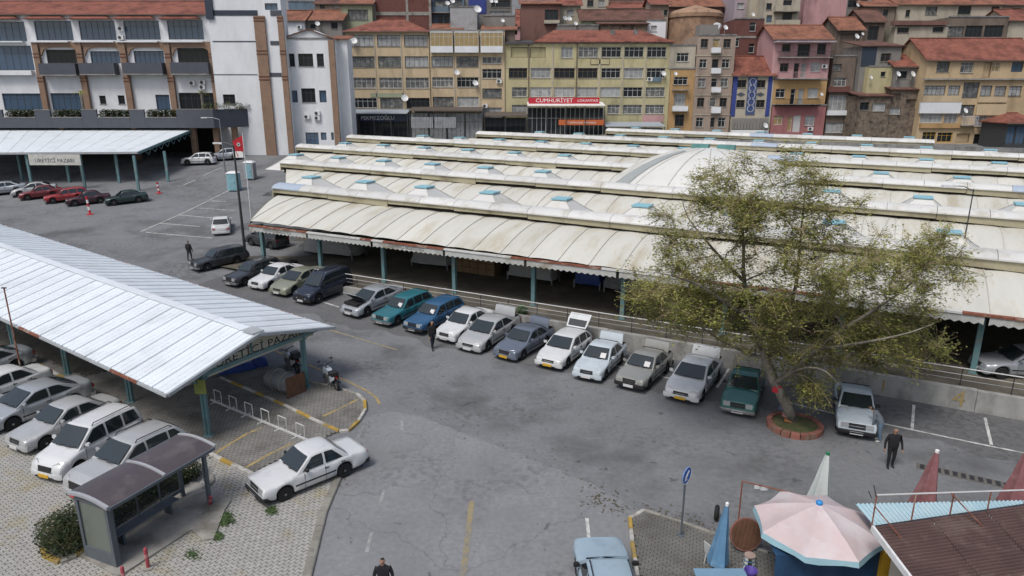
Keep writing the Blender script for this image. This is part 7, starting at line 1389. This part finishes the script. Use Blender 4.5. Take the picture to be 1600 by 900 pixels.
pf = thing('pipe_frame', 'rusty pipe frame beside the pink parasol', 'frame', (*P(1158, 808, .6).xy, .09)); a = P(1160, 752, 2.1); b = P(1245, 772, 2.2); q = M(); q.tube(a, (a.x, a.y, .09), .025, n=6); q.build('upright', RUST, pf, world=True); q = M(); q.tube(a, b, .02, n=6); q.build('crossbar', RUST, pf, world=True); q = M(); q.tube(b, (b.x, b.y, .09), .025, n=6); q.build('upright', RUST, pf, world=True)
for f in (.3, .42): p = a.lerp(b, f); q = M(); q.box(p.x-.12, p.x+.12, p.y-.01, p.y+.01, p.z-.14, p.z-.02); q.build('clip', WHITE, pf, world=True)
# cafe roofs
CR = mat('brown_corrugated', (.085, .05, .046), .7, .2, 1.5, (.13, .09, .078), .4, 1.2, bump=.1); cf = thing('cafe_building', 'low cafe with a rusty brown corrugated roof at the lower picture corner', 'building', (*P(1500, 860, 3.0).xy, 0))
TL, TR, BL = P(1365, 825, 3.1), P(1660, 782, 3.1), P(1440, 925, 2.75); ax = (TR - TL); WX = ax.length; ax.normalize(); ay = (BL - TL); 
nrow = 3
for r_ in range(nrow):
    for c_ in range(7):
        q = M(); rows = []
        for x in (c_/7 + .0006, (c_+1)/7 - .0006):
            row = []; m_ = 42
            for k in range(m_ + 1): f = (r_ + k/m_)/nrow; row.append(TL + ax*WX*x + ay*f + Vector((0, 0, .075*abs(math.sin(k/m_*7*math.pi)) - .012*(c_ % 2) - .02*r_)))
            rows.append(row)
        q.loft(rows, False, False); q.build('roof_sheet', CR, cf, 25, world=True)
q = M(); q.beam(TL + Vector((-.04, 0, 0)), BL + Vector((-.04, 0, 0)), .07, .18); q.build('verge_board', WHITE, cf, world=True)
q = M(); q.beam(TL + Vector((0, .05, -.06)), TR + Vector((0, .05, -.06)), .1, .12); q.build('fascia', DARKM, cf, world=True)
q = M(); a = TL + Vector((.5, -.2, -.25)); q.hexa([(a.x, a.y - 4, 0), (TR.x, a.y - 4, 0), (TR.x, TR.y - .3, 0), (a.x, a.y, 0)], [(a.x, a.y - 4, 2.6), (TR.x, a.y - 4, 2.6), (TR.x, TR.y - .3, 2.8), (a.x, a.y, 2.8)]); q.build('wall', CRM, cf, world=True)
lb_ = thing('lean_to_roof', 'pale blue corrugated lean-to roof behind the rusty cafe roof', 'roof', (*P(1480, 800, 2.5).xy, .0)); A_, B_, C_ = P(1335, 787, 2.7), P(1680, 780, 2.7), P(1365, 822, 2.5); n_ = 26; LBC = mat('blue_corrugated', (.30, .44, .50), .5, .08, 1, (.36, .46, .49), .4, 1)
for i in range(n_):
    q = M(); rows = []
    for k in range(9): x = (i + k/8)/n_; p = A_.lerp(B_, x); h_ = .022*math.cos(k/8*2*math.pi*2); rows.append([p + Vector((0, 0, h_)), p + (C_ - A_) + Vector((-.25*x, 0, h_))])
    q.loft(rows, False, False); q.build('roof_sheet', LBC, lb_, 60, world=True)
for f in (.1, .45, .8): p = A_.lerp(B_, f); q = M(); q.tube((p.x, p.y - .15, .09), (p.x, p.y - .15, 2.6), .05, n=6); q.build('post', STEEL, lb_, world=True)
rl2 = thing('roof_railing', 'rusty railing with a white top rail along the cafe roof edge', 'railing', TL + Vector((0, .1, 0))); zt2 = 4.05; q = M(); tA = Vector((TL.x, TL.y + .1, zt2)); tB = Vector((TR.x, TR.y + .1, 3.42)); q.tube(tA, tB, .025, n=6); q.build('top_rail', RAILW, rl2, world=True)
for i in range(6): f = i/5; p = tA.lerp(tB, f); q = M(); q.tube(p, (p.x, p.y, 3.0), .022, n=6); q.build('rail_post', RUST, rl2, world=True)
for f0, f1 in ((0, .09), (.38, .5)): a, b = tA.lerp(tB, f0), tA.lerp(tB, f1); q = M(); q.tube((a.x, a.y - .02, a.z - (.35 if f0 == 0 else 0)), (b.x, b.y - .6, 3.05), .018, n=5); q.build('brace', RUST, rl2, world=True)
for dx, hz in ((.0, .3), (-.12, .12)): q = M(); q.tube(tA + Vector((dx, 0, -.1)), tA + Vector((dx - .12, 0, hz)), .014, n=5); q.build('wire_end', DARKM, rl2, world=True)
# ------------------------------------------------------------------ people
def person(label, loc, face, top, legs, shoe, hgt=1.75, stride=.0, bend=0.0, arms=((.27, .1, .86), (-.27, .1, .86)), hair=HAIR, coat=False, hood=None):
    k = hgt/1.75; me = bpy.data.meshes.new('person'); V = []; E = []; R = []
    def v(p, r): V.append(Vector(p)*k); R.append((r[0]*k, r[1]*k)); return len(V) - 1
    def e(*ids):
        for a, b in zip(ids, ids[1:]): E.append((a, b))
    cb, sb_ = math.cos(bend), math.sin(bend); T_ = lambda x, y, z: (x, y*cb + (z - .95)*sb_, .95 + (z - .95)*cb - y*sb_)
    cx_ = .05 if coat else .02; pel = v((0, 0, .95), (.16 + cx_, .13 + cx_*.5)); wa = v(T_(0, 0, 1.12), (.165 + cx_, .125 + cx_*.5)); chs = v(T_(0, .0, 1.32), (.195 + cx_*.6, .135)); nb = v(T_(0, .0, 1.46), (.085, .08)); nk = v(T_(0, .015, 1.52), (.055, .055)); h1 = v(T_(0, .03, 1.59), (.07, .085)); h2 = v(T_(0, .035, 1.67), (.078, .095)); h3 = v(T_(0, .025, 1.735), (.05, .06)); e(pel, wa, chs, nb, nk, h1, h2, h3)
    for s, ar in ((1, arms[0]), (-1, arms[1])):
        sh = v(T_(s*.19, 0, 1.40), (.075, .075)); hx, hy, hz = T_(*ar); mx_ = ((s*.19 + hx)/2 + s*.04, (T_(0, 0, 1.4)[1] + hy)/2 - .05, (T_(0, 0, 1.4)[2] + hz)/2); el = v(mx_, (.055, .055)); wr_ = v((hx, hy, hz), (.038, .038)); hn = v((hx, hy + .02, hz - .09), (.03, .042)); e(chs, sh, el, wr_, hn)
        for fi in range(4): f1_ = v((hx + s*.004, hy - .028 + fi*.02, hz - .15 - (.012, .0, .004, .02)[fi]*-1), (.010, .010)); f2_ = v((hx - s*.015, hy - .026 + fi*.02, hz - .19 + (.012, 0, .004, .02)[fi]), (.009, .009)); e(hn, f1_, f2_)
        th = v((hx - s*.012, hy + .065, hz - .10), (.011, .011)); th2 = v((hx - s*.02, hy + .075, hz - .14), (.01, .01)); e(hn, th, th2)
        st2 = stride*s; hp_ = v((s*.095, 0, .88), (.105, .11)); kn = v((s*.105, .03 + st2*.55, .50), (.068, .072)); an = v((s*.105, st2, .1 + (.06 if st2 < 0 else 0)), (.042, .048)); hl = v((s*.105, st2 + .02, .05), (.045, .05)); to = v((s*.12, st2 + .17, .035), (.04, .03)); e(pel, hp_, kn, an, hl, to)
    me.from_pydata([tuple(p) for p in V], E, []); ob = bpy.data.objects.new('tmp', me); COL.objects.link(ob); md = ob.modifiers.new('s', 'SKIN'); 
    if not me.skin_vertices: me.skin_vertices.new() if hasattr(me.skin_vertices, 'new') else None
    if not me.skin_vertices:
        bm = bmesh.new(); bm.from_mesh(me); bm.verts.layers.skin.verify(); bm.to_mesh(me); bm.free()
    sk_ = me.skin_vertices[0].data
    for i, r in enumerate(R): sk_[i].radius = r
    sk_[pel].use_root = True; ss = ob.modifiers.new('u', 'SUBSURF'); ss.levels = 2; ss.render_levels = 2
    dg = bpy.context.evaluated_depsgraph_get(); out = bpy.data.meshes.new_from_object(ob.evaluated_get(dg)); bpy.data.objects.remove(ob)
    out.materials.clear()
    for m_ in (top, legs, shoe, SKIN, hair): out.materials.append(m_)
    hd = Vector(T_(0, .035, 1.66))*k; nkz = T_(0, 0, 1.5)
    for p in out.polygons:
        c = p.center; q = c/k; dh = c - hd; near_head = dh.length < .17*k
        hand = min((Vector(T_(*a)) - q).length for a in arms) < .2 and any(q.z < T_(*a)[2] - .02 and abs(q.x) > .2 for a in arms)
        if near_head: p.material_index = 4 if (hood or dh.z > .045*k or (dh.y < -.02*k and dh.z > -.06*k)) else 3
        elif hand: p.material_index = 3
        elif q.z < .1: p.material_index = 2
        elif q.z < (.74 if coat else .93) and abs(q.x) < .24: p.material_index = 1
        else: p.material_index = 0
        p.use_smooth = True
    o = bpy.data.objects.new('person', out); COL.objects.link(o); o.location = loc; o.rotation_euler = (0, 0, math.atan2(face[1], face[0]) - math.pi/2); tag(o, label, 'person')
    # nose, ears, eyes
    fm = M()
    for dx, dy, dz, r_ in ((0, .118, -.005, .016), (.082, 0, 0, .022), (-.082, 0, 0, .022)): fm.lathe([(.2*r_, -r_*1.2), (r_, -r_*.4), (r_*.8, r_*.6), (.1*r_, r_*1.3)], 8, tuple(hd/k + Vector((dx, dy, dz))))
    fm.v = [(a*k, b*k, c*k) for a, b, c in fm.v]
    if not hood: fm.build('face', SKIN, o, 60)
    ey = M()
    for dx in (-.032, .032): ey.lathe([(.002, -.01), (.009, 0), (.002, .01)], 6, tuple((hd/k + Vector((dx, .098, .02)))*k))
    ey.box(-.022*k, .022*k, hd.y + .094*k, hd.y + .1*k, hd.z - .048*k, hd.z - .042*k)
    if not hood: ey.build('eyes', HAIR, o)
    return o
BLK = mat('cloth_black', (.014, .014, .016), .9, .3, 4); NAVC = mat('cloth_navy', (.018, .022, .035), .9, .25, 4); JEAN = mat('cloth_jeans', (.11, .17, .24), .9, .2, 5); GREYC = mat('cloth_grey', (.13, .15, .17), .9, .2, 4); SHOE = mat('shoe_black', (.012, .012, .012), .5); BALD = mat('hair_grey', (.2, .14, .11), .7, .1); SHOEW = mat('shoe_white', (.5, .5, .48), .6)
person('person in a black jacket walking beside the dark grey estate car', G(297, 407), (.2, .95), BLK, NAVC, SHOE, 1.68, .12)
person('person in black jacket and dark trousers walking past the royal blue estate', G(676, 546), (.5, -.85), BLK, NAVC, SHOE, 1.76, .2, hair=BALD, arms=((.25, .2, .9), (-.27, -.1, .88)))
person('person in a black coat standing near the pale blue old saloon', G(1390, 730), (-.15, -1), BLK, BLK, SHOE, 1.74, .05, hair=BALD, coat=True, arms=((.33, .08, .88), (-.33, .08, .88)))
person('person in pale jeans bending at the side of the pale blue old saloon', G(1373, 690), (-.75, .66), GREYC, JEAN, SHOEW, 1.72, .06, bend=.7, arms=((.2, .35, 1.0), (-.2, .35, 1.0)))
person('person with dark hair and black top at the lower picture edge', G(602, 948), (.1, -1), BLK, NAVC, SHOE, 1.7, .1)
# planters on the terrace
for i, (x0, x1) in enumerate(((25, 218), (322, 508), (612, 808), (908, 1102))):
    pts = [Vector((ft(x0 + (x1 - x0)*f, 720), YT + .9, fzt(742))) for f in (.1, .3, .5, .7, .9)]
    bush('terrace_planting', ['shrubs in the terrace planter nearest the picture edge', 'shrubs in the terrace planter below the first palm', 'shrubs in the terrace planter below two small windows', 'shrubs in the terrace planter below the glass door'][i], pts, [.75]*5, 3000, HLEAF, 30 + i, 'planter', .25)
pts = [Vector((xr - 1 + i*1.1, YT + .9 + max(0, i - 1)*1.2, fzt(700))) for i in range(5)]; bush('terrace_hedge', 'bright clipped hedge at the terrace corner', pts, [.8]*5, 1500, mat('hedge_bright', (.06, .085, .02), .7, .4, 2), 40, 'hedge', .2)
for x, lab in ((455, 'small yellowish palm on the terrace behind the second planter'), (1222, 'small palm on the terrace beside the dark doorway')):
    b_ = Vector((ft(x, 690), YT + 2.5, fzt(700))); o = thing('palm_tree', lab, 'tree', b_); rp = random.Random(x); q = M(); zz = fzt(575) - b_.z; q.tube((0, 0, -1.5), (0, 0, zz), .22, .16, 8); q.build('trunk', BARK, o); q = M()
    for i in range(22):
        a = rp.uniform(0, 6.28); L_ = rp.uniform(.9, 1.4); up = rp.uniform(.1, .9); pr_ = Vector((0, 0, zz)); 
        for j in range(1, 4): t = j/3; nx = Vector((math.cos(a)*L_*t, math.sin(a)*L_*t, zz + up*t - .8*t*t)); sd2 = Vector((-math.sin(a), math.cos(a), 0))*.14*(1.2 - t); q.poly(pr_ - sd2, pr_ + sd2, nx + sd2*.6, nx - sd2*.6); pr_ = nx
    q.build('crown', LEAF_Y if x == 455 else LEAF, o)
# street litter: dead leaves and scraps lying along kerbs, the planter and the wall foot
lt = M(); rl3 = random.Random(17)
def scatter(px0, px1, n, sp, sz):
    a, b = G(*px0), G(*px1)
    for i in range(n):
        p = a.lerp(b, rl3.random()) + Vector((rl3.gauss(0, sp), rl3.gauss(0, sp), 0)); p.z = g(p.y) + .016 + rl3.uniform(0, .008); s_ = sz*rl3.uniform(.4, 1.5); t = rl3.uniform(0, 6.28); x = Vector((math.cos(t), math.sin(t), .1))*s_; y = Vector((-math.sin(t), math.cos(t), 0))*s_*.6; k = len(lt.v)
        lt.v += [tuple(p - x), tuple(p - y), tuple(p + x), tuple(p + y)]; lt.f.append((k, k+1, k+2, k+3))
for a, b, n, sp, sz in (((1180, 640), (1320, 690), 260, .8, .04), ((985, 800), (915, 770), 120, .35, .05), ((1010, 795), (1200, 862), 220, .3, .05), ((1240, 615), (1600, 660), 260, .5, .045), ((575, 660), (520, 770), 120, .2, .04), ((690, 640), (1000, 800), 160, .5, .04), ((640, 560), (940, 660), 200, 1.0, .04), ((500, 800), (900, 880), 90, 1.4, .03), ((220, 355), (360, 310), 60, 1.5, .05)): scatter(a, b, n, sp, sz)
lt.build('litter', mat('street_litter', (.09, .075, .05), .95, .5, 6, (.3, .29, .26), .25, 5))['kind'] = 'stuff'
